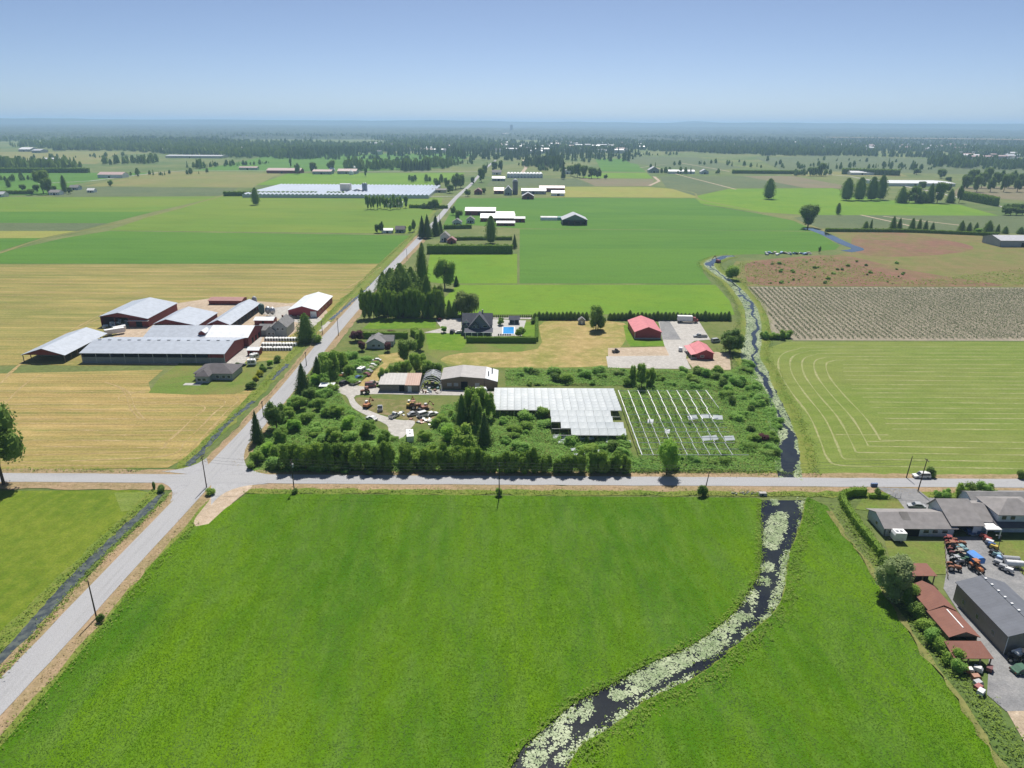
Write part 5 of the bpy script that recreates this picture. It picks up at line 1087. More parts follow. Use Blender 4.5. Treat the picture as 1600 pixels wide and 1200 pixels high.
# --- hedges
def hedge(pts, w, h, label, mat=None, dens=9, leaf=.2, px_in=True):
    line = resample(GP(pts) if px_in else pts, 1.0); a = line; n = len(a)
    t = np.gradient(a, axis=0); t /= np.linalg.norm(t, axis=1)[:, None]; nm = np.stack([-t[:, 1], t[:, 0]], 1)
    N = int(n*(w + 2*h)*dens); k_ = rng.integers(0, n, N); u = rng.uniform(-.5, .5, N); s = rng.uniform(0, w + 2*h, N)
    off = np.where(s < h, -w/2, np.where(s > h + w, w/2, s - h - w/2)); zz = np.where(s < h, s, np.where(s > h + w, s - h - w, h))
    wob = 1 + .07*np.sin(k_*.9) + .05*np.sin(k_*2.3)
    p = np.column_stack([a[k_] + t[k_]*u[:, None] + nm[k_]*(off*wob)[:, None], zz*wob]) + rng.normal(0, .07, (N, 3)); p[:, 2] = np.maximum(p[:, 2], .05)
    q = leaf_quads(p, rng.uniform(.6, 1.3, N)*leaf); tone = rng.random(N)*.7 + .3*(np.sin(k_*.37)*.5+.5)
    L, Rr = a + nm*w*.45, a - nm*w*.45; hh = h*.93; cq = []
    for i in range(n-1):
        a0, a1, b0, b1 = L[i], L[i+1], Rr[i], Rr[i+1]
        cq += [[(*a0, 0), (*a1, 0), (*a1, hh), (*a0, hh)], [(*b1, 0), (*b0, 0), (*b0, hh), (*b1, hh)], [(*a0, hh), (*a1, hh), (*b1, hh), (*b0, hh)]]
    cq += [[(*L[0], 0), (*Rr[0], 0), (*Rr[0], hh), (*L[0], hh)], [(*L[-1], 0), (*Rr[-1], 0), (*Rr[-1], hh), (*L[-1], hh)]]
    q = np.concatenate([q, np.array(cq)]); tone = np.r_[tone, np.full(len(cq), .2)]
    o = link('hedge', np_quads('hedge', q, tone, mat or L_HED)); tag(o, label, 'hedge'); return o
hedge([(729, 535), (839, 535.5)], 1.6, 3.0, 'tall clipped dark hedge in front of the pool terrace'); hedge([(838.5, 533.5), (838.5, 502)], 1.4, 2.6, 'clipped hedge closing the pool lawn on the east')
hedge([(562, 528), (600, 528), (640, 528.5)], 2.2, 3.2, 'clipped dark hedge above the small cottage'); hedge([(646, 523), (657, 530), (656, 541), (648, 546)], 3.2, 3.4, 'bulging clipped hedge at the corner of the cottage garden')
hedge([(668, 396), (740, 396), (802, 396)], 4, 7, 'long thick dark hedge above the bright paddock', dens=6, leaf=.4); hedge([(700, 376), (735, 375), (800, 375)], 3, 3, 'low dark hedge behind the white two storey house', dens=5, leaf=.4)
hedge([(694, 358), (738, 357)], 3, 4, 'dark garden hedge of the pale farm house', dens=5, leaf=.4)
hedge([(1352, 774), (1330, 774), (1314, 780), (1318, 792), (1340, 826), (1366, 858), (1376, 872)], 1.5, 2.4, 'clipped green hedge curving round the long grey house', L_HED); hedge([(1358, 778), (1388, 779)], .8, 1.3, 'low dark hedge beside the gate')
hedge([(350, 306.3), (496, 306.3)], 4, 6, 'dark hedge in front of the long glasshouses', dens=3, leaf=.7); hedge([(512, 306.5), (538, 306.5)], 4, 6, 'short dark hedge by the boiler house', dens=3, leaf=.7)
hedge([(0, 303.5), (45, 303.5)], 5, 5, 'dark hedge of the striped fields homestead', dens=3, leaf=.7); hedge([(0, 270), (140, 270)], 8, 9, 'dark windbreak behind the far dark green field', dens=1.5, leaf=1.2)
hedge([(640, 325), (700, 326)], 4, 4, 'dark hedge along the drive of the low white house', dens=3, leaf=.6)
hedge([(1315, 272), (1406, 274.5)], 10, 12, 'long dark windbreak behind the lane nursery', dens=1.2, leaf=1.3); hedge([(1144, 271), (1250, 272)], 8, 7, 'thin dark windbreak of the far berry fields', dens=1.2, leaf=1.2)
hedge([(1504, 312), (1556, 322)], 7, 11, 'clipped dark hedge along the pale lane', dens=2, leaf=.9); hedge([(1290, 362), (1420, 363), (1560, 369)], 3, 3.2, 'low dark hedge along the far slough ditch', dens=2.5, leaf=.6)
# --- stuff: bramble thicket, grass, weeds, lily pads, blueberry rows
p = np.concatenate([lot_pts(12), scatter(GP([(968, 608), (1118, 608), (1165, 714), (1000, 714)]), 7)]); n = len(p)
def fbm(p, s, seed):
    q = np.zeros(len(p)); r_ = np.random.default_rng(seed)
    for k_ in range(5):
        a = r_.uniform(0, 6.28, 3); f = s*1.7**k_
        q += (np.sin(p[:, 0]*f*math.cos(a[0]) + p[:, 1]*f*math.sin(a[0]) + a[1]) * np.sin(p[:, 1]*f*math.cos(a[2]) - p[:, 0]*f*math.sin(a[2]) + a[0])) / 1.3**k_
    return q
hgt_ = np.clip(.95 + .6*fbm(p, .16, 3), .1, 2.6)
z = hgt_*rng.uniform(.55, 1.0, n); tone = np.clip(.45 + .18*fbm(p, .11, 8) + rng.normal(0, .2, n), 0, 1)
tag(link('brambles', np_quads('brambles', leaf_quads(np.column_stack([p, z]), rng.uniform(.16, .36, n), flat=.8), tone, L_BRA)), 'tangled green brambles covering the overgrown lot', 'brambles', None, 'stuff')
def tufts(name, pts, h, w, mat, label, cat, z0=.1, kind='stuff', tone=None):   # little leaning blades, three per tuft
    n = len(pts); Q = []; r_ = rng
    hs = r_.uniform(.5, 1.2, n)*h
    for k_ in range(3):
        a = r_.uniform(0, 6.28, n); c, s = np.cos(a), np.sin(a); ww = w*r_.uniform(.6, 1.2, n); ln = hs*r_.uniform(.1, .7, n)
        b = np.column_stack([pts, np.full(n, z0)]); side = np.column_stack([-s*ww, c*ww, np.zeros(n)]); tip = np.column_stack([c*ln, s*ln, hs])
        Q.append(np.stack([b - side, b + side, b + tip + side*.35, b + tip - side*.35], 1))
    Q = np.concatenate(Q); tn = np.tile(tone if tone is not None else r_.random(n), 3)
    tn = np.clip(tn + r_.normal(0, .12, len(tn)), 0, 1)
    return tag(link(name, np_quads(name, Q, tn, mat)), label, cat, None, kind)
def turf(name, pts, mat, label, cat, z0, tone, size=(.06, .135), hh=.09):      # low leaning grass clumps, mostly lying toward the light
    n = len(pts); z = z0 + rng.uniform(.02, hh, n)*(1 + .5*np.clip(fbm(pts, .9, 14), -1, 1))
    return tag(link(name, np_quads(name, leaf_quads(np.column_stack([pts, z]), rng.uniform(*size, n), flat=.87, long=1.3, wide=.5), tone, mat)), label, cat, None, 'stuff')
slp = np.array(smooth_line(GP(SL), 4) + GP([(1100, 778), (900, 777), (700, 775), (500, 774)]))
def near_tone(p):
    d = np.min(np.linalg.norm(p[:, None, :] - slp[None, ::4], axis=2), axis=1) if len(p) < 1e9 else 0
    return np.clip(.30 + .42*np.exp(-d/11.) + .34*fbm(p*np.array([1, .22]), .08, 21) + .15*fbm(p, .45, 5) + .08*fbm(p, 1.7, 6) + rng.normal(0, .10, len(p)), 0, 1)
pn = scatter([q for q in NEAR if q[1] > 60] , 19); pn = pn[pn[:, 1] > 74]
turf('grass', pn, L_GRS, 'lush grass blades of the field beside the crossroads', 'grass', .3, tone=near_tone(pn))
pn = scatter(NEAR2, 19); pn = pn[(pn[:, 1] > 74) & (pn[:, 0] < 130)]
turf('grass', pn, L_GRS, 'lush grass blades of the field beyond the slough', 'grass', .3, tone=near_tone(pn))
def along(line, off, spread, per, lim=None):
    a = resample(line, .5); o = offset_line(a, off); k_ = rng.integers(0, len(a), int(len(a)*per)); return o[k_] + rng.normal(0, spread, (len(k_), 2))
W_ = [along(nss, -8.2, .9, 5), along(nsl, 10.9, .9, 4), along([(x, EW_S - 5.2) for x in np.arange(-78, 230, 2.0)], 0, .8, 4), along([(x, EW_N + 2.6) for x in np.arange(-330, -92, 2.0)], 0, .7, 3), along([(x, EW_N + 3.4) for x in np.arange(-72, 98, 2.0)], 0, .6, 3),
      along(smooth_line(lo, 5), -.4, .6, 7), along(smooth_line(hi, 5), 1.4, 1.2, 11), along(slough_hi, -7.6, 1.2, 5), along(slough_hi, 7.4, 1.2, 5), along(DS, 2.2, .5, 5), along(DS, -2.3, .25, 1), along(GP([(1300, 792), (1345, 862), (1388, 925), (1440, 1005), (1495, 1075), (1545, 1150), (1590, 1215)]), 2.2, 1.5, 12)]
pw_ = np.concatenate(W_)
for bad in (GP([(225, 760), (225, 733), (290, 733), (325, 715), (420, 640), (400, 720), (430, 765), (350, 765), (300, 790), (262, 775)]), GP([(1355, 740), (1450, 740), (1450, 790), (1360, 772)]), GP([(510, 497), (545, 497), (560, 520), (500, 530)]), GP([(345, 755), (392, 755), (352, 794), (318, 820), (298, 814), (330, 780)]), [(-400, EW_S - 1.2), (500, EW_S - 1.2), (500, EW_N + 1), (-400, EW_N + 1)]): pw_ = pw_[~in_poly(pw_, bad)]
turf('weeds', np.repeat(pw_, 2, 0) + rng.normal(0, .25, (2*len(pw_), 2)), L_WED, 'tall weeds on the ditch and slough banks', 'weeds', .1, size=(.1, .28), hh=.6, tone=np.repeat(np.clip(.35 + .25*fbm(pw_, .2, 2) + rng.normal(0, .15, len(pw_)), 0, 1), 2))
pd_ = np.concatenate([along(nsl, -5.2, .8, 3), along(nsl, 5.0, .5, 3), along([(x, EW_S - 2.4) for x in np.arange(-250, 230, 2.0)], 0, .9, 3), along([(x, EW_N + 1.5) for x in np.arange(-300, 230, 2.0)], 0, .6, 2)])
pd_ = pd_[~((pd_[:, 0] > -104) & (pd_[:, 0] < -76) & (pd_[:, 1] > EW_S - 6) & (pd_[:, 1] < EW_N + 6))]
turf('dry_grass', pd_, L_DRY, 'dry tan grass on the road verges', 'grass', .1, rng.random(len(pd_)), (.08, .2), .25)
# lily pads
k = NT('lily_pad'); at = k.n('Attribute', attribute_name='tone'); PAD = k.done(k.mix(at.outputs['Fac'], (.12, .19, .055), (.37, .42, .25)), .5, .3)
def pads(pts, name, label, z=.11, sz=1.0):
    n = len(pts); r_ = np.clip(rng.lognormal(-2.1, .45, n), .05, .34)*sz; a = rng.uniform(0, 6.28, n); Q = []
    for k_ in range(2):
        an = a + k_*math.pi
        def P_(t): return np.column_stack([pts[:, 0] + r_*np.cos(an + t), pts[:, 1] + r_*np.sin(an + t), z + np.arange(n) % 17*.003])
        Q.append(np.stack([P_(0), P_(1.05), P_(2.09), P_(3.14)], 1))
    tn = np.clip(.5 + .25*fbm(pts, .35, 4) + rng.normal(0, .13, n), 0, 1)
    tag(link(name, np_quads(name, np.concatenate(Q), np.tile(tn, 2), PAD)), label, 'lily pads', None, 'stuff')
zz8 = lambda L: [(820 + a/2.608, 740 + b/2.608) for a, b in L]
WEDGE = zz8([(940, 465), (950, 520), (920, 595), (885, 602), (860, 650), (810, 710), (760, 745), (700, 765), (600, 820), (500, 880), (400, 922), (352, 922)]); WED2 = zz8([(275, 925), (268, 990), (220, 1040), (160, 1100), (110, 1130), (70, 1190), (20, 1230)])
EEDGE = zz8([(1075, 312), (1045, 345), (1037, 440), (1002, 510), (985, 572), (920, 622), (852, 690)]); EED2 = zz8([(690, 812), (620, 850), (560, 880), (480, 912), (330, 1012), (230, 1082), (150, 1142), (100, 1195)])
PADZ = [zz8(q) for q in ([(975, 300), (975, 240), (1000, 175), (1040, 155), (1072, 165), (1065, 220), (1050, 270), (1020, 312)], [(960, 375), (985, 362), (1018, 375), (1010, 402), (965, 402)], [(948, 435), (975, 420), (1003, 432), (1000, 460), (955, 452)], [(1105, 100), (1150, 105), (1200, 180), (1160, 185), (1130, 165)], [(1115, 195), (1160, 190), (1240, 215), (1180, 230), (1115, 225)], [(1000, 105), (1030, 108), (1035, 128), (1010, 132)])]
PADZ += [WEDGE + [(950, 1073), (1012, 1040), (1088, 1005), (1146, 959), (1166, 930)], WED2 + [(815, 1190), (843, 1147), (897, 1101)], EEDGE + [(1153, 1008), (1180, 985), (1203, 966), (1217, 947), (1226, 924), (1231, 890), (1235, 862)], EED2 + [(893, 1192), (916, 1162), (962, 1135), (1004, 1100), (1050, 1077), (1084, 1062)]]
pp = np.concatenate([scatter(GP(q), 34) for q in PADZ]); pp = pp + rng.normal(0, .35, pp.shape); pp = pp[fbm(pp, .55, 17) + rng.normal(0, .4, len(pp)) > -.75]
pads(pp, 'lily_pads', 'pale lily pads crowding the slough between the lush fields')
m_ = resample(slough_hi, .35); nn_ = len(m_); ww_ = np.interp(np.linspace(0, 1, nn_), np.linspace(0, 1, len(wid)), wid)
kk = np.repeat(np.arange(nn_), 34); u = rng.uniform(-.5, .5, len(kk)); mid = -.14 + .13*np.sin(kk*.045) + .07*np.sin(kk*.11); openw = .08 + .07*(np.sin(kk*.031)*.5 + .5) + .25*(np.exp(-((kk - 50)/35.)**2)) + .3*(kk > nn_*.86)
keep = np.abs(u - mid) > openw; ol = offset_line(m_, 0); tt = np.gradient(m_, axis=0); tt /= np.linalg.norm(tt, axis=1)[:, None]
pts_ = m_[kk] + np.stack([-tt[kk, 1], tt[kk, 0]], 1)*(u*ww_[kk])[:, None] + rng.normal(0, .15, (len(kk), 2)); keep &= fbm(pts_, .3, 9) > -1.1
pads(pts_[keep], 'lily_pads', 'pale lily pads lining the slough past the mown field', .125, 1.5)
# blueberry rows
A0, B0 = np.array(g(1170, 449)), np.array(g(1246, 531)); dv = (np.array(g(1287, 530)) - np.array(g(1200, 450))); dv /= np.linalg.norm(dv); pv = np.array([-dv[1], dv[0]]);  pv = pv if pv[0] > 0 else -pv
bp = GP([(1166, 450), (1690, 452), (1690, 530), (1248, 530), (1215, 518), (1196, 480)])
rows = []
for i in range(-12, 95):
    o_ = A0 + pv*i*3.1; s = np.arange(-20, 150, .55); rows.append(o_ + dv*s[:, None])
rp = np.concatenate(rows); rp = rp[in_poly(rp, bp)]; rp = np.repeat(rp, 6, 0) + rng.normal(0, .42, (len(rp)*6, 2)); n = len(rp)
sparse = rng.random(n) > .04; rp = rp[sparse]; n = len(rp)
q = leaf_quads(np.column_stack([rp, rng.uniform(.15, 1.15, n)]), rng.uniform(.15, .36, n), flat=.2)
L_BLU = leaf_mat('leaves_blueberry', (.055, .085, .04), (.15, .19, .095)); tag(link('blueberry_rows', np_quads('blueberry_rows', q, rng.random(n), L_BLU)), 'parallel rows of blueberry bushes beside the slough', 'berry bushes', None, 'stuff')
# hay windrows of the pale mown field
HAY = paint('cut_hay', (.40, .40, .20), .95, .1); edge = smooth_line(GP([(1720, 738), (1420, 733), (1310, 730), (1285, 715), (1275, 690), (1258, 650), (1230, 612), (1212, 580), (1214, 556), (1240, 545), (1300, 541), (1720, 541)]), 8)
er = resample(edge, 2.0); m = MB(); Q = []
lines = [offset_line(er, -k_*5.0 - 1.5) for k_ in range(5)]
lines = [L[np.min(np.linalg.norm(L[:, None] - er[None], axis=2), axis=1) > k_*5.0 + .9] for k_, L in enumerate(lines)]
lines = [q for L in lines for q in np.split(L, np.where(np.linalg.norm(np.diff(L, axis=0), axis=1) > 8)[0] + 1)]
inner = [tuple(v_) for v_ in offset_line(er, -4*6.2 - 2)]
y_lo, y_hi = g(1500, 712)[1], g(1500, 556)[1]
for Y in np.arange(y_lo, y_hi, 5.2):
    xs_ = np.arange(60, 420, 2.0); L = np.column_stack([xs_, Y + .5*np.sin(xs_*.03 + Y)]); ok = in_poly(L, inner); 
    if ok.sum() > 4: lines.append(L[ok])
def windrows(lines, name, label, w, z, mat):
    m = MB()
    for L in lines:
        if len(L) < 4: continue
        L = resample(L, 1.2); n = len(L)
        if n < 4: continue
        ww = w*(.65 + .35*np.sin(np.arange(n)*.23 + n) * np.sin(np.arange(n)*.071)) * rng.uniform(.75, 1.2, n)
        l, r_ = offset_line(L, ww/2), offset_line(L, -ww/2)
        vs = [(*p_, z) for p_ in l] + [(*p_, z + rng.uniform(.02, .07)) for p_ in L] + [(*p_, z) for p_ in r_]
        fs = []
        for i in range(n - 1): fs += [(i + n, i + n + 1, i + 1, i), (i + 2*n, i + 2*n + 1, i + n + 1, i + n)]
        m.add(vs, fs)
    return tag(m.build(name, mat), label, 'hay', None, 'stuff')
HAYM = field_mat('cut_hay_rows', (.27, .27, .12), (.22, .25, .085), (.32, .30, .17), .05, .5, fine=3, cf=.6)
windrows(lines, 'hay', 'windrows of cut hay on the pale mown field', 1.0, .075, HAYM)
# tracks and windrows of the stubble field and of the olive field
CUR = [[(172, 600), (200, 612), (212, 640), (232, 660)], [(164, 597), (192, 610), (205, 640), (222, 658)], [(240, 608), (190, 618), (200, 628), (315, 634), (300, 655), (262, 690), (230, 705), (0, 712)], [(250, 604), (205, 616), (215, 622), (345, 624), (330, 650), (290, 690), (262, 712), (120, 720), (0, 722)], [(262, 616), (368, 620), (352, 645), (310, 690), (285, 712), (250, 726)], [(0, 640), (40, 600), (90, 575), (128, 574)], [(0, 600), (60, 545), (110, 520), (160, 497), (250, 476)], [(8, 588), (70, 540), (160, 490)], [(500, 470), (560, 440), (592, 416)], [(540, 462), (575, 432), (600, 414)]]
Q = []
for c_ in CUR:
    Q.append(np.array(smooth_line(GP(c_), 8)))
for Y_, x_a, x_b in [(y_, -330, -92) for y_ in np.arange(g(100, 728)[1], g(100, 612)[1], 4.6)] + [(y_, -420, -88) for y_ in np.arange(g(100, 468)[1], g(100, 416)[1], 9.5)]:
    xs_ = np.arange(x_a, x_b, 2.0); L = np.column_stack([xs_, Y_ + .5*np.sin(xs_*.05 + Y_)]); f_ = fbm(L, .03, int(Y_)) > -.3
    k0 = None
    for i in range(len(f_) + 1):
        on = i < len(f_) and f_[i]
        if on and k0 is None: k0 = i
        if not on and k0 is not None:
            if i - k0 > 5: Q.append(L[k0:i])
            k0 = None
okp = GP([(-300, 731), (262, 729), (345, 668), (388, 618), (372, 618), (300, 619), (232, 614), (232, 598), (255, 578), (0, 585), (60, 571), (128, 566), (250, 474), (330, 464), (500, 468), (548, 462), (598, 415), (-400, 415)])
QQ = []
for L in Q:
    L = resample(L, 2.0); i_ = in_poly(L, okp); L = L[i_]
    if len(L) > 5 and np.max(np.linalg.norm(np.diff(L, axis=0), axis=1)) < 6: QQ.append(L)
STRAW = field_mat('straw_rows', (.34, .255, .12), (.29, .22, .085), (.40, .31, .17), .05, .4, fine=2.5, cf=.7)
windrows(QQ, 'hay', 'tan straw lines and curved wheel tracks on the stubble fields', 1.1, .085, STRAW)
# meadow scrub
for i_ in range(34):
    X, Y = g(rng.uniform(1200, 1420), rng.uniform(408, 444)); s_ = rng.uniform(1.6, 4.2)
    tree_at(['bushd', 'bush', 'bushl'][i_ % 3], X, Y, s_*.6, s_, 'low dark shrub dotted over the rusty wild meadow', 'shrubs of the rusty meadow')
ps = np.concatenate([scatter(GP([(1150, 412), (1300, 402), (1420, 440), (1600, 420), (1690, 447), (1150, 446)]), .35)])
turf('scrub', ps, L_WED, 'scattered scrub of the wild meadow', 'scrub', .05, rng.random(len(ps))*.35, (.25, .8), .9)
# ================================================================ VEHICLES, POLES, SMALL THINGS
def wheel(par, x, y, r, w, name='wheel'):
    o = MB().tube((x, y - w/2, r), (x, y + w/2, r), r, n=14).build(name, BLACK, par)
    MB().tube((x, y - w/2 - .015, r), (x, y + w/2 + .015, r), r*.55, n=10).build('rim', STEEL, o); return o
def carpaint(name, c): return paint('car_' + name, c, .4, .5, .05, .14, 2.5)
CP = {k_: carpaint(k_, c) for k_, c in dict(white=(.66, .66, .65), black=(.025, .025, .03), red=(.27, .055, .05), blue=(.06, .12, .27), silver=(.36, .37, .38), maroon=(.17, .055, .055), tan=(.34, .29, .22), green=(.06, .14, .09), orange=(.42, .15, .05), yellow=(.52, .38, .07), teal=(.20, .34, .35), lightblue=(.30, .45, .66), rust=(.30, .13, .07)).items()}
def car(X, Y, rz, color, label, kind='sedan', group=None, L=4.6, Wd=1.85, wrecked=False):
    t = thing({'sedan': 'car', 'suv': 'car', 'pickup': 'pickup_truck', 'van': 'van'}[kind], label, {'sedan': 'car', 'suv': 'car', 'pickup': 'truck', 'van': 'van'}[kind], (X, Y, .1), rz, group)
    a, h = L/2, {'sedan': 1.42, 'suv': 1.8, 'pickup': 1.8, 'van': 2.1}[kind]; b = h*.56
    pb = [(-a, .35), (-a + .1, .28), (a - .15, .28), (a, .4), (a, b*.85), (a*.55, b), (-a*.98, b)]
    MB().prism(pb[::-1], 'y', -Wd/2, Wd/2).build('body', CP[color], t)
    x0, x1, x2, x3 = {'sedan': (-a*.8, -a*.45, a*.12, a*.5), 'suv': (-a*.96, -a*.85, a*.18, a*.52), 'pickup': (-a*.12, -a*.05, a*.3, a*.56), 'van': (-a*.98, -a*.92, a*.4, a*.78)}[kind]
    MB().prism([(x0, b), (x1, h), (x2, h), (x3, b)], 'y', -Wd/2 + .1, Wd/2 - .1).build('cabin', CP[color], t)
    for s in (-1, 1):
        MB().prism([(x0 + .22, b + .06), (x1 + .12, h - .12), (x2 - .05, h - .12), (x3 - .22, b + .06)], 'y', s*(Wd/2 - .1) - .02, s*(Wd/2 - .1) + .02).build('side_window', GLASS, t)
    MB().slab([(x2 + .06, -Wd/2 + .2, h - .05), (x3 + .02, -Wd/2 + .2, b + .06), (x3 + .02, Wd/2 - .2, b + .06), (x2 + .06, Wd/2 - .2, h - .05)], .03).build('windscreen', GLASS, t)
    for sx in (-a*.62, a*.62):
        for sy in (-Wd/2 + .08, Wd/2 - .08): wheel(t, sx, sy, .36 if kind != 'sedan' else .32, .22)
    for s in (-1, 1):
        MB().box(a - .03, a + .02, s*Wd*.36 - .15, s*Wd*.36 + .15, b*.55, b*.75).build('headlight', WHITE, t)
        MB().box(-a - .02, -a + .03, s*Wd*.36 - .12, s*Wd*.36 + .12, b*.6, b*.82).build('tail_light', CP['red'], t)
    if kind == 'pickup': MB().box(-a*.95, -a*.14, -Wd/2 + .12, Wd/2 - .12, b - .02, b + .03).build('bed', BLACK, t)
    return t
def carp(x, y, rz, *a, **k_): X, Y = g(x, y); return car(X, Y, rz, *a, **k_)
carp(1439, 746.5, R(180), 'white', 'white four wheel drive parked on the verge behind the leaning pole', 'suv', L=5.0)
carp(1431, 793, R(170), 'silver', 'dark silver car parked against the long bungalow', 'sedan'); carp(1500, 792, R(2), 'lightblue', 'pale blue car parked behind the garage link', 'suv')
carp(1510, 830.5, R(90), 'blue', 'dark blue car inside the garage link', 'sedan')
carp(538, 601, R(60), 'black', 'black car parked at the scrap yard gate', 'suv'); carp(556, 600, R(50), 'white', 'white sedan at the start of the scrap row', 'sedan'); carp(561, 592, R(55), 'blue', 'dark blue sedan behind the white sedan', 'sedan')
for i, (a, b, c) in enumerate(((572, 587, 'maroon'), (575, 582, 'silver'), (578, 577, 'tan'), (581, 573, 'white'), (585, 569, 'rust'), (588, 565, 'white'))): carp(a, b, R(150 + i*7), c, 'scrap %s car in the row along the dry track' % c if i != 5 else 'scrap white car at the far end of the dry track row', 'sedan')
carp(579, 605, R(10), 'maroon', 'maroon wrecked car beside the gravel lane', 'van'); carp(583, 600, R(15), 'tan', 'tan wreck behind the maroon car', 'sedan'); carp(581, 656, R(145), 'white', 'white sedan with black bonnet below the gravel lane', 'sedan')
carp(616, 652, R(60), 'white', 'white scrapped pickup on dry ground', 'pickup'); carp(662, 651, R(35), 'white', 'white scrap van beside the pale boards', 'van'); carp(655, 646, R(40), 'black', 'black scrap pickup beside the rusty loader', 'pickup'); carp(646, 649, R(30), 'silver', 'silver scrap car near the rusty loader', 'sedan'); carp(675, 649, R(35), 'white', 'white car shell at the bramble edge', 'sedan'); carp(594, 641, R(100), 'silver', 'silver scrap trailer tub on dry ground', 'pickup')
carp(962, 551, R(20), 'black', 'small black buggy on the bare dirt strip', 'pickup', L=3.4); carp(1063, 548, R(80), 'white', 'white van parked outside the small red house', 'suv'); carp(1118, 535, R(20), 'silver', 'pale camper under the big dark tree', 'van')
carp(1094, 527, R(180), 'silver', 'silver flatbed truck parked in the gravel yard', 'pickup', L=7)
carp(455, 497, R(5), 'silver', 'silver car at the side of the white roofed red barn', 'sedan'); carp(465, 498, R(8), 'black', 'black pickup at the white roofed red barn', 'pickup'); carp(377, 573, R(60), 'black', 'small black car beside the bungalow lane', 'sedan')
carp(707, 520.5, R(80), 'black', 'black car on the gravel forecourt', 'suv'); carp(718, 521, R(10), 'white', 'white car beside the porch of the large house', 'sedan')
def truck(x, y, rz, label, cab='red', L=11):
    X, Y = g(x, y); t = thing('box_truck', label, 'truck', (X, Y, .1), rz)
    MB().box(-L*.5, L*.22, -1.25, 1.25, 1.1, 3.7).build('cargo_box', WHITE, t); MB().box(-L*.5, L*.5, -1.0, 1.0, .65, 1.08).build('chassis', BLACK, t)
    c = MB().prism([(L*.26, .7), (L*.26, 2.9), (L*.38, 2.9), (L*.44, 1.9), (L*.5, 1.8), (L*.5, .7)], 'y', -1.15, 1.15).build('cab', CP[cab], t)
    MB().slab([(L*.385, -1, 2.85), (L*.445, -1, 1.95), (L*.445, 1, 1.95), (L*.385, 1, 2.85)], .03).build('windscreen', GLASS, c)
    for sx in (-.4, -.3, .4):
        for sy in (-1.1, 1.1): wheel(t, L*sx, sy, .5, .3)
truck(1074, 504, R(-4), 'long white trailer truck with red cab at the yard edge')
X, Y = g(180, 523); t = thing('silage_trailer', 'white flat roofed trailer beside the hay shed', 'trailer', (X, Y, .05), R(40)); MB().box(-4.5, 4.5, -1.3, 1.3, .9, 3.2).build('body', WHITE, t)
for sx in (-3, -2): [wheel(t, sx, sy, .45, .3) for sy in (-1.1, 1.1)]
X, Y = g(187, 517); t = thing('round_tank', 'white rounded tank trailer outside the tall red barn', 'trailer', (X, Y, .05), R(50)); MB().tube((-3, 0, 1.6), (3, 0, 1.6), 1.1, n=14).build('tank', WHITE, t); [wheel(t, sx, sy, .45, .3) for sx in (-1, 1) for sy in (-1, 1)]
def rv(x, y, rz, label, L=6.5, nm='camper_trailer'):
    X, Y = g(x, y); t = thing(nm, label, 'trailer', (X, Y, .1), rz)
    MB().prism([(-L/2, .6), (-L/2, 2.8), (L*.42, 2.8), (L/2, 2.1), (L/2, .6)], 'y', -1.15, 1.15).build('body', WHITE, t)
    for sx in (-.25, .05, .28): MB().box(L*sx - .4, L*sx + .4, -1.19, -1.1, 1.5, 2.2).build('window', GLASS, t)
    for sx in (-.15, .2): MB().box(L*sx - .3, L*sx + .3, -.3, .3, 2.78, 2.98).build('roof_vent', GREYP, t)
    for sy in (-1, 1): wheel(t, -.3, sy, .34, .22)
    MB().box(L/2, L/2 + 1.1, -.08, .08, .5, .62).build('drawbar', BLACK, t)
rv(641, 688, R(100), 'white camper trailer at the end of the scrap lane'); rv(1402, 845, R(178), 'small white utility trailer beside the long bungalow', 3.0); rv(752, 617, R(5), 'grey white caravan in front of the old warehouse', 4.5); rv(565, 584, R(70), 'white box trailer in the scrap row', 4)
def tractor(x, y, rz, color, label, s=1.0, cab=True):
    X, Y = g(x, y); t = thing('tractor', label, 'tractor', (X, Y, .1), rz); t.scale = (s, s, s); c = CP[color]
    MB().prism([(.1, .75), (.1, 1.5), (1.5, 1.4), (1.75, 1.2), (1.75, .75)], 'y', -.38, .38).build('bonnet', c, t); MB().box(-1.1, .2, -.5, .5, .6, 1.1).build('chassis', BLACK, t)
    for s_ in (-1, 1):
        wheel(t, -.75, s_*.85, .78, .42); wheel(t, 1.3, s_*.7, .45, .28)
        MB().prism([(-1.5, 1.35), (-1.2, 1.65), (-.3, 1.65), (-.05, 1.3)], 'y', s_*.85 - .25, s_*.85 + .25).build('mudguard', c, t)
    if cab:
        for a in (-1, -.05):
            for b in (-.5, .5): MB().box(a - .04, a + .04, b - .04, b + .04, 1.1, 2.45).build('cab_post', BLACK, t)
        MB().box(-1.15, .1, -.65, .65, 2.45, 2.55).build('cab_roof', c, t)
    MB().box(-.85, -.35, -.25, .25, 1.1, 1.25).box(-.9, -.82, -.25, .25, 1.2, 1.65).build('seat', BLACK, t); MB().tube((1.1, .2, 1.4), (1.1, .2, 2.1), .04, n=6).build('exhaust', BLACK, t)
TR_ = [(1484, 851, 'red', 'small red tractor at the head of the machine row'), (1497, 853, 'rust', 'rusty tractor across from the small red one'), (1488, 859, 'rust', 'rusty tractor under the dark canopy'), (1497, 862, 'black', 'black tractor second in the machine row'), (1502, 865, 'teal', 'teal tractor beside the black one'), (1490, 868, 'maroon', 'dark red mower tractor in the middle of the row'), (1501, 872, 'tan', 'tan tractor with pale bonnet in the row'), (1505, 878, 'green', 'green tractor at the end of the machine row'), (1495, 882, 'silver', 'grey tractor parked behind the green one'), (1489, 891, 'rust', 'rusty frame tractor near the oxide carport'), (1524, 892, 'orange', 'orange tractor hitched to the blue trailer')]
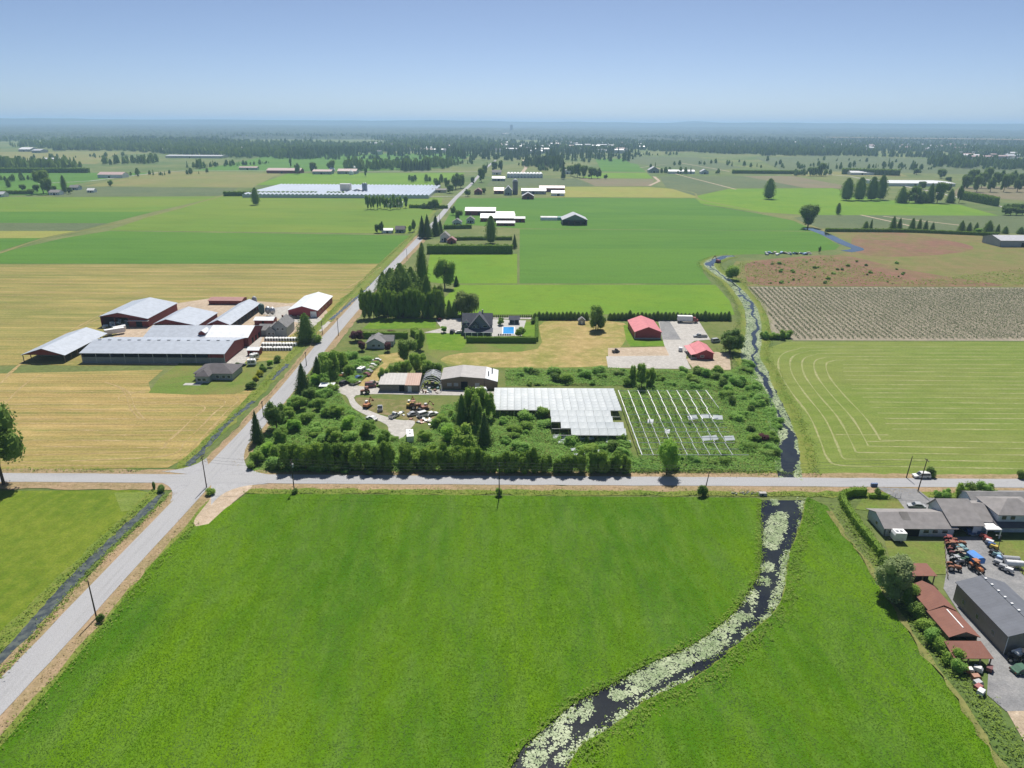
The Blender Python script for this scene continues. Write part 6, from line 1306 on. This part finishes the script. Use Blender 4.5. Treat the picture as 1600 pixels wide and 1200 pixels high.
for i, (a, b, c, lab) in enumerate(TR_): tractor(a, b, R(-20 + (i*37) % 30), c, lab, .95, i % 2 == 0) if 'hitched' not in lab else tractor(a, b, R(-80), c, lab, 1.05)
X, Y = g(1522, 880); t = thing('covered_trailer', 'trailer under a bright blue tarpaulin in the tractor yard', 'trailer', (X, Y, .1), R(8)); MB().prism([(-1.2, .8), (-1.2, 2.1), (-.6, 2.5), (.6, 2.5), (1.2, 2.1), (1.2, .8)], 'y', -1.7, 1.7).build('tarpaulin', paint('tarp_blue', (.08, .25, .62), .5, .3), t)
for sx in (-1, 1): MB().tube((sx - .1, 0, .42), (sx + .1, 0, .42), .42, n=12).build('wheel', BLACK, t)
for i, (a, b) in enumerate(((1577, 880), (1583, 887))):
    X, Y = g(a, b); t = thing('fuel_tank', ['pale blue cylindrical tank lying beside the lawn', 'white cylindrical tank lying below the pale blue one'][i], 'tank', (X, Y, .1), R(-8)); MB().tube((-1.9, 0, 1.2), (1.9, 0, 1.2), .72, n=16).build('tank', [CP['silver'], WHITE][i], t, False)
    for s in (-1.2, 1.2): MB().box(s - .12, s + .12, -.6, .6, 0, .8).build('cradle', GREYP, t)
for i, (a, b, c, lab) in enumerate(((1532, 838, 'blue', 'blue implement at the start of the fence line'), (1536, 842, 'red', 'red implement beside the blue one at the fence'), (1542, 847, 'red', 'second red implement along the fence'), (1545, 851, 'white', 'white implement along the fence'), (1548, 856, 'blue', 'dark blue implement along the fence'), (1552, 859, 'yellow', 'bright yellow implement along the fence'), (1551, 868, 'black', 'black roller along the fence'), (1556, 871, 'teal', 'teal seeder along the fence'), (1562, 877, 'lightblue', 'pale blue seeder next to the tank'), (1558, 883, 'silver', 'grey harrow below the seeders'), (1566, 890, 'silver', 'silver boat trailer below the tanks'), (1575, 895, 'white', 'white boat trailer at the yard bend'))):
    X, Y = g(a, b); t = thing('farm_implement', lab, 'implement', (X, Y, .1), R(-45)); MB().prism([(-1, .5), (-.8, 1.3), (.8, 1.3), (1, .5)], 'y', -.5, .5).build('hopper', CP[c], t); MB().box(-1.2, 1.2, -.08, .08, .4, .55).build('frame', BLACK, t); [wheel(t, 0, s*.62, .4, .2) for s in (-1, 1)]
for i, (a, b, c, lab) in enumerate(((1527, 1049, 'white', 'white wrapped crate under the lean-to'), (1507, 1050, 'rust', 'rusty drum pile beside the lean-to'), (1513, 1051, 'white', 'small white drum pile beside the lean-to'), (1524, 1062, 'rust', 'long red implement below the lean-to'), (1527, 1071, 'silver', 'grey bin below the red implement'), (1528, 1078, 'red', 'red box below the grey bin'), (1532, 1085, 'white', 'white crate at the yard edge'), (1545, 1048, 'maroon', 'maroon machine at the lean-to corner'))):
    X, Y = g(a, b); t = thing('stored_machine', lab, 'machine', (X, Y, .05), R(-40 + i*13)); MB().prism([(-.8, .2), (-.75, 1.0), (.5, 1.15), (.85, .7), (.85, .2)], 'y', -.5, .5).build('body', CP[c], t); MB().box(-.9, .9, -.55, .55, .06, .2).build('skid', BLACK, t)
tractor(1592, 1036, R(150), 'black', 'dark tractor at the corner of the taupe shed', 1.2); X, Y = g(1585, 1028); t = thing('sprayer_tank', 'white spray tank on a frame by the taupe shed', 'tank', (X, Y - .5, .05), R(20)); MB().tube((-1.0, 0, 1.7), (1.0, 0, 1.7), .75, n=14).build('tank', WHITE, t); MB().box(-1.2, 1.2, -.6, .6, .3, .95).build('frame', GREYP, t)
carp(1597, 1050, R(10), 'green', 'green car at the foot of the taupe shed', 'sedan')
# excavators / loader of the scrap yard
def excavator(x, y, rz, label, c='orange', s=1.0):
    X, Y = g(x, y); t = thing('excavator', label, 'excavator', (X, Y, .1), rz); t.scale = (s, s, s)
    for sy in (-.95, .95): MB().prism([(-1.6, .1), (-1.9, .4), (-1.6, .75), (1.6, .75), (1.9, .4), (1.6, .1)], 'y', sy - .25, sy + .25).build('track', BLACK, t)
    MB().box(-1.7, 1.1, -1.1, 1.1, .85, 1.8).build('house', CP[c], t); cb = MB().box(.1, 1.3, .2, 1.1, 1.82, 2.7).build('cab', WHITE, t); MB().box(.2, 1.32, .3, 1.0, 2.0, 2.6).build('window', GLASS, cb)
    m = MB(); m.tube((1.0, -.3, 1.5), (2.4, -.3, 4.0), .22, .2, 6); m.build('boom', CP[c], t); MB().tube((2.4, -.3, 4.0), (4.0, -.3, 2.2), .18, .14, 6).build('arm', CP[c], t); MB().prism([(3.7, 2.2), (4.4, 2.2), (4.3, 1.4), (3.8, 1.5)], 'y', -.7, .1).build('bucket', CP['rust'], t)
excavator(574, 637, R(70), 'orange excavator with white cab in the scrap yard', s=.9); excavator(641, 636, R(80), 'yellow brown excavator at the edge of the bramble lot', 'yellow', .9); tractor(649, 639, R(20), 'rust', 'rusty wheel loader beside the yellow brown excavator', 1.3); excavator(664, 640, R(30), 'rusty crane boom machine behind the scrap vans', 'rust', .8); excavator(534, 590, R(10), 'small orange digger among the lane trees', 'orange', .7); tractor(571, 615, R(200), 'rust', 'rusty tractor at the bend of the gravel lane', 1.1)
# scrap heaps inside the hoop house and yard: crates, drums, boards
SC = ['white', 'silver', 'rust', 'tan', 'blue', 'maroon', 'teal']
for i in range(46):
    u, v_ = rng.uniform(.08, .92), rng.uniform(-2.6, 11)
    o = thing('scrap_piece', 'piece of mixed scrap heaped in the hoop house frame', 'scrap', (HX + HW*u, HY + v_, .05), rng.uniform(0, 3), 'scrap heaped in the hoop house'); s = rng.uniform(.25, .7)
    if i % 3 == 0: MB().lathe([(.01, 0), (.3, 0), (.3, .9), (.01, .9)], 9).build('drum', CP[SC[i % 7]], o)
    elif i % 3 == 1: MB().prism([(-s, 0), (-s*.8, s), (s*.6, s*1.3), (s, 0)], 'y', -s*.8, s*.8).build('casing', CP[SC[i % 7]], o)
    else: MB().box(-s*1.5, s*1.5, -.12, .12, .05, .2).box(-s*1.3, s*1.5, .15, .4, .1, .24).build('boards', [WHITE, WOOD][i % 2], o)
for i in range(34):
    q = scatter(GP([(612, 650), (640, 640), (672, 644), (682, 660), (664, 668), (640, 654)]), .2)
    X, Y = q[rng.integers(len(q))]; s = rng.uniform(.4, 1.0); o = thing('scrap_piece', 'pale scrap piece strewn between the scrap vans and brambles', 'scrap', (X, Y, .05), rng.uniform(0, 3), 'scrap strewn by the vans')
    MB().prism([(-s, 0), (-s*.9, .4*s), (s*.2, .7*s), (s, .3*s), (s, 0)], 'y', -s*.6, s*.6).build('casing', CP[['white', 'silver', 'tan', 'rust', 'white'][i % 5]], o)
for i in range(26):
    X, Y = g(1196 + i*2.9 + rng.normal(0, 1), 397 + rng.normal(0, 1.1)); o = thing('scrap_piece', 'item in the junk line on the far slough bank', 'scrap', (X, Y, .05), rng.uniform(0, 3), 'junk line on the far slough bank'); s = rng.uniform(.7, 1.9)
    MB().prism([(-s, 0), (-s*.9, s*.7), (s*.7, s*.9), (s, .2*s), (s, 0)], 'y', -s*.6, s*.6).build('casing', CP[['white', 'silver', 'blue', 'lightblue', 'black', 'tan'][i % 6]], o)
X, Y = g(1122, 411); t = thing('digger', 'red digger working on the slough bank', 'excavator', (X, Y, .1), R(120)); MB().box(-1.5, 1.5, -1.2, 1.2, .7, 2.4).build('house', CP['red'], t); MB().tube((1, 0, 2), (4, 0, 5), .3, .25, 6).build('boom', CP['red'], t); MB().tube((4, 0, 5), (6.5, 0, 1.6), .25, .2, 6).build('arm', CP['red'], t); [MB().box(-1.8, 1.8, s - .3, s + .3, 0, .7).build('track', BLACK, t) for s in (-1, 1)]
# open lean shed at the lane entrance
x, y, w = base(500, 522, 612); t = thing('lane_shelter', 'low open shelter with flat pale roof at the scrap lane entrance', 'shelter', (x, y, 0)); MB().slab([(-.3, -.3, 2.3), (w, -.3, 2.3), (w, 3.6, 2.6), (-.3, 3.6, 2.6)], .15).build('roof', R_WHT, t); posts(t, [(.1, .1), (w*.5, .1), (w - .2, .1), (.1, 3.3), (w - .2, 3.3)], 2.3, .1); MB().box(.2, w - .3, 3.2, 3.35, 0, 2.4).build('back_wall', DARK, t)
# small dairy extras
for i, (a, b, lab) in enumerate(((394, 571, 'grey tank trailer beside the calf pens'), (398, 562, 'flat white cart beside the red calf shed'))):
    rv(a, b, R(10 + i*50), lab, 3.5, 'farm_trailer')
for i in range(3):
    X, Y = g(1362 + i*3.3, 760.5); o = MB().prism([(-.3, .0), (-.3, 1.0), (.3, 1.1), (.3, .0)], 'y', -.3, .3).build('refuse_bin', CP['blue']); o.location = (X, Y, .12); tag(o, 'blue wheeled bin standing by the gate drive', 'bin', 'blue bins by the gate drive')
X, Y = g(1390, 779); t = thing('farm_gate', 'open grey tubular gate across the paved driveway', 'gate', (X, Y, .1), R(4))
for z in (.3, .6, .9, 1.3): MB().tube((0, 0, z), (3.2, 0, z), .04, n=6).build('rail', GREYP, t)
for xx in (0, 1.6, 3.2): MB().tube((xx, 0, 0), (xx, 0, 1.4), .05, n=6).build('upright', GREYP, t)
X, Y = g(1194, 774); t = thing('culvert_block', 'pale concrete culvert head at the slough crossing', 'culvert', (X - .5, Y, .05)); MB().prism([(-1.2, 0), (-1.0, .9), (1.0, .9), (1.2, 0)], 'y', -.6, .6).build('head_wall', CONC, t); MB().tube((-.1, -.7, .35), (-.1, .7, .35), .3, n=12).build('pipe', DARK, t)
for i in range(22):
    X, Y = g(1140 + rng.uniform(0, 46), 772 + rng.normal(0, 1.2)); o = MB().add([(rng.uniform(-.5, .5), rng.uniform(-.4, .4), z_) for z_ in (0, 0, 0, .35, .3, .4)], [(0, 1, 3), (1, 2, 4), (2, 0, 5), (3, 4, 5), (0, 3, 5), (1, 4, 3), (2, 5, 4)]).build('boulder', CONC); o.location = (X, Y, .15); tag(o, 'grey boulder in the rubble beside the culvert', 'boulder', 'rubble beside the culvert')
# --- utility poles and wires
def pole(x, yb, ytop, label, arms=1, lean=0, h=None, transformer=False):
    X, Y = g(x, yb); hh = h or hpx(X, Y, ytop); t = thing('utility_pole', label, 'utility pole', (X, Y, 0)); t.rotation_euler = (0, lean, 0)
    MB().tube((0, 0, 0), (0, 0, hh), .17, .11, 8).build('pole', POLEW, t)
    for k_ in range(arms):
        a = MB().box(-.06, .06, -1.1, 1.1, hh - .5 - k_*.9, hh - .37 - k_*.9).build('crossarm', POLEW, t)
        for s in (-1, -.45, .45, 1): MB().lathe([(.05, hh - .37 - k_*.9), (.07, hh - .25 - k_*.9), (.03, hh - .15 - k_*.9)], 7, 0, s).build('insulator', GREYP, a)
    if transformer: MB().tube((.35, 0, hh - 2.2), (.35, 0, hh - 1.2), .26, n=10).build('transformer', GREYP, t)
    return X, Y, hh
PE = [pole(460, 768, 719, 'utility pole with transformer by the roadside hedge row', 2, 0, None, True), pole(780, 779, 724, 'utility pole south of the cross road at mid hedge'), pole(1101, 768, 738, 'short leaning utility pole by the round dark bush', 0, .12)]
pole(1416, 747, 713, 'leaning utility pole on the far verge near the white car', 0, .06); PR = pole(1434, 768, 717, 'leaning utility pole at the paved driveway entrance', 1, .06)
PX = pole(323, 762, 713, 'utility pole at the crossroads corner'); pole(151, 966, 907, 'lone utility pole beside the road in front of the lush field', 0)
PN = [PX, pole(412, 652, 627, 'utility pole with crossarm beside the round dark roadside tree'), pole(479, 572, 550, 'utility pole beside the lane trees of the scrap yard'), pole(504, 523, 502, 'utility pole at the dairy farm entrance'), pole(529, 525, 497, 'tall utility pole at the cottage driveway', 1), pole(565, 478, 456, 'utility pole by the tall cedar row'), pole(636, 405, 389, 'utility pole on the road past the cedar row'), pole(687, 345, 333, 'utility pole by the distant white barns')]
WIREM = paint('wire', (.05, .05, .055), .5, .4)
def wire(a, b, off, label, sag=1.0, r=.022, z=.35):
    pts = []; n = 10
    for i in range(n + 1):
        t = i/n; pts.append((a[0] + (b[0]-a[0])*t, a[1] + (b[1]-a[1])*t + off, (a[2] + (b[2]-a[2])*t) - z - sag*4*t*(1-t)))
    m = MB()
    for p_, q_ in zip(pts[:-1], pts[1:]): m.tube(p_, q_, r, n=4, cap=False)
    tag(m.build('power_line', WIREM), label, 'cable', 'overhead power lines')
ends_ = [PX, PE[0], PE[1], PR]
for i, (a, b) in enumerate(zip(ends_[:-1], ends_[1:])):
    for off, z in ((-.95, .2), (.95, .2), (0, 1.6)): wire(a, b, off, 'thin overhead wire strung along the cross road', .8 if i < 2 else 1.6, z=z)
for a, b in zip(PN[:3], PN[1:4]):
    for off in (-.8, .8): wire(a, b, off, 'thin overhead wire strung along the north road', 1.0)
# street lamp post by the yard lawn
X, Y = g(1558, 862); t = thing('yard_light_post', 'thin wooden lamp post between the yard and the lawn', 'post', (X, Y, .1)); MB().tube((0, 0, 0), (0, 0, 4.6), .09, .07, 7).build('post', POLEW, t); MB().tube((0, 0, 4.5), (-1.2, 0, 4.7), .04, n=6).build('arm', GREYP, t); MB().box(-1.45, -1.1, -.1, .1, 4.6, 4.72).build('lamp_head', GREYP, t)
# fence between lawn and tractor yard
def fence(pts, label, h=1.1, step=2.4):
    L = resample(GP(pts), step); t = thing('fence', label, 'fence', (*L[0], .1))
    for p_ in L: MB().box(p_[0]-L[0][0]-.06, p_[0]-L[0][0]+.06, p_[1]-L[0][1]-.06, p_[1]-L[0][1]+.06, 0, h).build('post', WOOD, t)
    for a, b in zip(L[:-1], L[1:]):
        for z in (h*.5, h*.9): MB().tube((*(a-L[0]), z), (*(b-L[0]), z), .035, n=5).build('rail', WOOD, t)
fence([(1475, 850), (1479, 900), (1482, 912)], 'wooden fence between the lawn and the tractor rows'); fence([(1540, 838), (1562, 866), (1600, 900)], 'wooden fence between the implements and the big house lawn'); fence([(1120, 547), (1141, 553), (1144, 578)], 'wire fence round the dirt yard of the small red house')
# ================================================================ FAR COUNTRY: woods, town, hills, haze
def far_trees(name, label, polys, dens_px, hr, mat, seed, conif=.5):
    r_ = np.random.default_rng(seed); Q = []; TN = []
    for poly, n in polys:
        a = np.array(poly, float); lo_, hi_ = a.min(0), a.max(0); pts = lo_ + r_.random((n*2, 2))*(hi_ - lo_); pts = pts[in_poly(pts, poly)][:n]
        W3 = np.array([g(*q) for q in pts]); m = len(W3)
        if m and name == 'forest': W3 = W3[fbm(W3, .0016, 44) + .35*fbm(W3, .006, 45) > -.32]; m = len(W3)      # clearings
        if m == 0: continue
        h = r_.uniform(*hr, m); con = r_.random(m) < conif; rad = np.where(con, h*.2, h*.36); tn = r_.random(m)
        for L_ in range(3):                          # three stacked skirts of four faces each
            z0 = np.where(con, h*(.08 + .28*L_), h*(.12 + .22*L_)); z1 = np.where(con, h*(.5 + .25*L_), h*(.62 + .19*L_))
            r0 = rad*np.where(con, 1 - .28*L_, [.8, 1.0, .8][L_]); r1 = rad*np.where(con, .12, .5 - .06*L_)
            a0 = r_.uniform(0, 6.28, m)
            for s in range(5):
                b0, b1 = a0 + s*1.2566, a0 + (s+1)*1.2566; j = r_.uniform(.8, 1.2, m)
                def P_(an, rr_, z): return np.column_stack([W3[:, 0] + rr_*np.cos(an), W3[:, 1] + rr_*np.sin(an), z])
                Q.append(np.stack([P_(b0, r0*j, z0), P_(b1, r0*j, z0), P_(b1, r1, z1), P_(b0, r1, z1)], 1)); TN.append(np.clip(tn + r_.normal(0, .12, m), 0, 1))
    tag(link(name, np_quads(name, np.concatenate(Q), np.concatenate(TN), mat)), label, 'wood', None, 'stuff')
far_trees('forest', 'distant mixed woods spreading behind the left hand farms', [
    ([(0, 236), (190, 236), (330, 246), (440, 240), (620, 238), (800, 236), (800, 212), (0, 212)], 9000), ([(0, 268), (120, 267), (230, 268), (300, 262), (335, 268), (345, 255), (260, 248), (100, 254), (0, 256)], 900), ([(330, 268), (360, 255), (470, 246), (470, 240), (330, 246)], 350),
    ([(225, 276), (310, 272), (330, 262), (250, 262)], 120), ([(540, 268), (700, 264), (720, 258), (540, 260)], 130)], 1, (12, 26), L_CED, 5, .4)
far_trees('forest', 'distant mixed woods spreading behind the right hand fields', [
    ([(800, 236), (900, 240), (1000, 236), (1120, 244), (1300, 244), (1640, 250), (1640, 220), (800, 212)], 9000), ([(1450, 262), (1640, 268), (1640, 248), (1450, 244)], 420), ([(1030, 240), (1200, 244), (1200, 236), (1030, 234)], 220)], 1, (12, 26), L_CED, 6, .45)
far_trees('forest', 'dark conifer belts among the distant town', [([(190, 226), (1640, 230), (1640, 204), (190, 200)], 5000), ([(450, 250), (560, 246), (560, 236), (440, 240)], 220), ([(560, 246), (1000, 246), (1000, 226), (560, 226)], 700), ([(700, 252), (1000, 254), (1000, 246), (700, 244)], 90), ([(820, 262), (880, 264), (880, 258), (820, 257)], 60), ([(1000, 222), (1640, 228), (1640, 212), (1000, 206)], 1500), ([(190, 226), (760, 226), (760, 208), (190, 208)], 1600)], 1, (17, 30), L_CON, 7, .75)
LN = [((760, 262), (1000, 250), 40), ((780, 252), (1000, 244), 60), ((1000, 262), (1200, 252), 30), ((1080, 258), (1330, 266), 40), ((1200, 258), (1420, 262), 40), ((300, 262), (420, 256), 60), ((560, 262), (740, 256), 70), ((430, 248), (700, 250), 80), ((820, 256), (870, 266), 26), ((840, 266), (890, 268), 30), ((1240, 274), (1310, 273), 24), ((1310, 262), (1460, 266), 30), ((200, 276), (330, 270), 26), ((0, 283), (60, 282), 14), ((1020, 270), (1150, 272), 16), ((640, 284), (700, 286), 10), ((1270, 250), (1600, 262), 60), ((900, 246), (1060, 242), 50), ((20, 250), (200, 244), 60)]
bands = [([(a[0], a[1] - 1.2), (b[0], b[1] - 1.2), (b[0], b[1] + 1.2), (a[0], a[1] + 1.2)], n) for a, b, n in LN]
far_trees('hedgerow', 'broken hedgerows and scattered trees between the far fields', bands, 1, (5, 15), L_CED, 9, .25)
# rolling wooded country beyond: canopy relief on a polar grid
def canopy(name, label, r0, r1, nr, na, base_h, amp, seed, mat):
    rr_ = np.geomspace(r0, r1, nr); aa = np.linspace(R(-46), R(46), na); Rg, A = np.meshgrid(rr_, aa, indexing='ij')
    rs = np.random.default_rng(seed); X = Rg*np.sin(A) + rs.normal(0, 6, Rg.shape); Y = Rg*np.cos(A) + rs.normal(0, 6, Rg.shape); P2 = np.column_stack([X.ravel(), Y.ravel()])
    big = fbm(P2, .00035, seed).reshape(X.shape); mid_ = fbm(P2, .002, seed+1).reshape(X.shape)
    t = np.clip((Rg - r0)/(r1 - r0), 0, 1)
    Z = base_h(t) + amp(t)*(.6*big + .25*mid_) + rs.uniform(-7, 9, X.shape)*np.where(fbm(P2, .0011, seed+2).reshape(X.shape) > -.55, 1, .12)
    edge_ = np.minimum(1, np.minimum(np.arange(nr)[:, None]/3., 1.0)); Z = Z*edge_ - 2*(1-edge_)
    V = np.stack([X, Y, Z], -1)
    Qd = np.stack([V[:-1, :-1], V[:-1, 1:], V[1:, 1:], V[1:, :-1]], 2).reshape(-1, 4, 3)
    tone = np.clip(.4 + .2*rs.normal(size=len(Qd)) + .2*np.repeat(mid_[:-1, :-1].ravel(), 1), 0, 1)
    o = link(name, np_quads(name, Qd, tone, mat)); return tag(o, label, 'wood', None, 'stuff')
canopy('woodland', 'hazy blue wooded lowland stretching to the horizon', 5200, 15500, 150, 620, lambda t: 9 + 70*t**1.3, lambda t: 3 + 14*t, 3, leaf_mat('far_canopy', (.016, .032, .020), (.055, .085, .040), .1))
def ridge(name, label, dist, prof, mat, depth=2500):
    xs_ = np.linspace(-60, 1660, 130); m = MB(); n = len(xs_); vs = []
    for x in xs_:
        az = math.atan((x - 800)/F/math.cos(P)); top = H + (prof(x) + HZ_AT(x)*0)*dist/F; 
        vs += [(math.sin(az)*dist, math.cos(az)*dist, -2), (math.sin(az)*(dist+depth*.5), math.cos(az)*(dist+depth*.5), max(top, 5)), (math.sin(az)*(dist+depth), math.cos(az)*(dist+depth), -2)]
    fs = []
    for i in range(n-1): fs += [(3*i, 3*i+3, 3*i+4, 3*i+1), (3*i+1, 3*i+4, 3*i+5, 3*i+2)]
    m.add(vs, fs); o = m.build(name, mat, None, True); tag(o, label, 'hills', None, 'structure')
def HZ_AT(x): return 0
HILLM = field_mat('far_hills', (.03, .06, .025), (.045, .075, .03), (.06, .08, .04), .0008, .004, fine=.02)
def wig(x, s, k_): return math.sin(x*.011*s + k_) + .6*math.sin(x*.027*s + 2*k_) + .35*math.sin(x*.063*s + k_*3)
ridge('hills', 'long low blue ridge along the horizon', 15500, lambda x: 4.4 + .6*wig(x, 1, 1.0) + .25*math.sin(x*.37) + .2*math.sin(x*.91) + 1.2*math.exp(-((x-770)/160)**2), HILLM)
ridge('hills', 'faint farther ridge above the horizon wood', 17600, lambda x: 4.6 + .5*wig(x, .6, 4.0) + 2.6*math.exp(-((x-1050)/26)**2), HILLM, 2600)
# town: small pale buildings among the far trees
TW = [paint('town_white', (.70, .70, .68)), paint('town_grey', (.40, .40, .41)), paint('town_tan', (.48, .42, .36))]; TR = [SH_GR, R_FWH, R_FGR, R_FPK]
rt = np.random.default_rng(77); k_n = 0
for (xa, xb, ya, yb_, n, zone) in ((560, 720, 228, 242, 22, 'among the woods behind the glasshouses'), (770, 1000, 224, 240, 70, 'of the far town beyond the north road'), (1330, 1520, 228, 238, 34, 'of the far estate behind the berry fields'), (1480, 1600, 240, 252, 12, 'in the wood by the brown field'), (1100, 1330, 222, 234, 14, 'scattered along the far woods'), (200, 420, 228, 240, 8, 'hidden in the left hand woods')):
    for i in range(n):
        x, yy = rt.uniform(xa, xb), rt.uniform(ya, yb_); X, Y = g(x, yy); w, d = rt.uniform(16, 42), rt.uniform(12, 24); h_ = rt.uniform(7, 14)
        if rt.random() < .2: w *= 2.2
        t = thing('town_building', 'small pale building ' + zone, 'building', (X, Y, 0), rt.normal(0, .2), 'small pale buildings ' + zone)
        gable(t, 0, w, 0, d, h_, h_ + rt.uniform(2, 4), 'x', TW[rt.integers(3)], TR[rt.integers(4)], over=.6, th=.3, walls='flr')
X, Y = g(797, 209); t = thing('tower_block', 'tiny apartment tower standing on the horizon', 'building', (X, Y, 0)); MB().box(0, 32, 0, 30, 0, 96).build('wall', TW[1], t); MB().box(4, 28, 4, 26, 96, 102).build('plant_room', TW[0], t)
strip('road', smooth_line(GP([(786, 213.5), (795, 211.4), (803, 209.5), (806, 207.4)]), 5), 30, 24, CONC, 'far pale highway climbing the wooded slope', 'road')
field([(1290, 219.6), (1640, 225), (1640, 222.6), (1290, 218)], 22, CROPB, 'thin pale strip of far river flats', jit=0)
for a, b, c, d_, e, lab in ((1420, 226.5, 1640, 230, 3.2, 'long pale far field strip beyond the estate'), (1290, 220, 1330, 220.4, 1.5, 'short pale far field strip')):
    field([(a, b), (c, d_), (c, d_ - e), (a, b - e*.6)], .6, CROPB, lab)
# haze
mh = bpy.data.materials.new('haze'); mh.use_nodes = True; tnt = mh.node_tree; tnt.nodes.clear()
pv_ = tnt.nodes.new('ShaderNodeVolumePrincipled'); ou = tnt.nodes.new('ShaderNodeOutputMaterial')
pv_.inputs['Color'].default_value = (.46, .68, .97, 1); pv_.inputs['Density'].default_value = 9.5e-5; pv_.inputs['Anisotropy'].default_value = .25
pv_.inputs['Density Attribute'].default_value = ''
tnt.links.new(pv_.outputs[0], ou.inputs['Volume'])
try: mh.cycles.homogeneous_volume = True
except Exception: pass
hz = MB().box(-39000, 39000, -900, 62000, -4, 240).build('haze', mh); tag(hz, 'thin blue summer haze over the whole plain', 'haze', None, 'stuff')
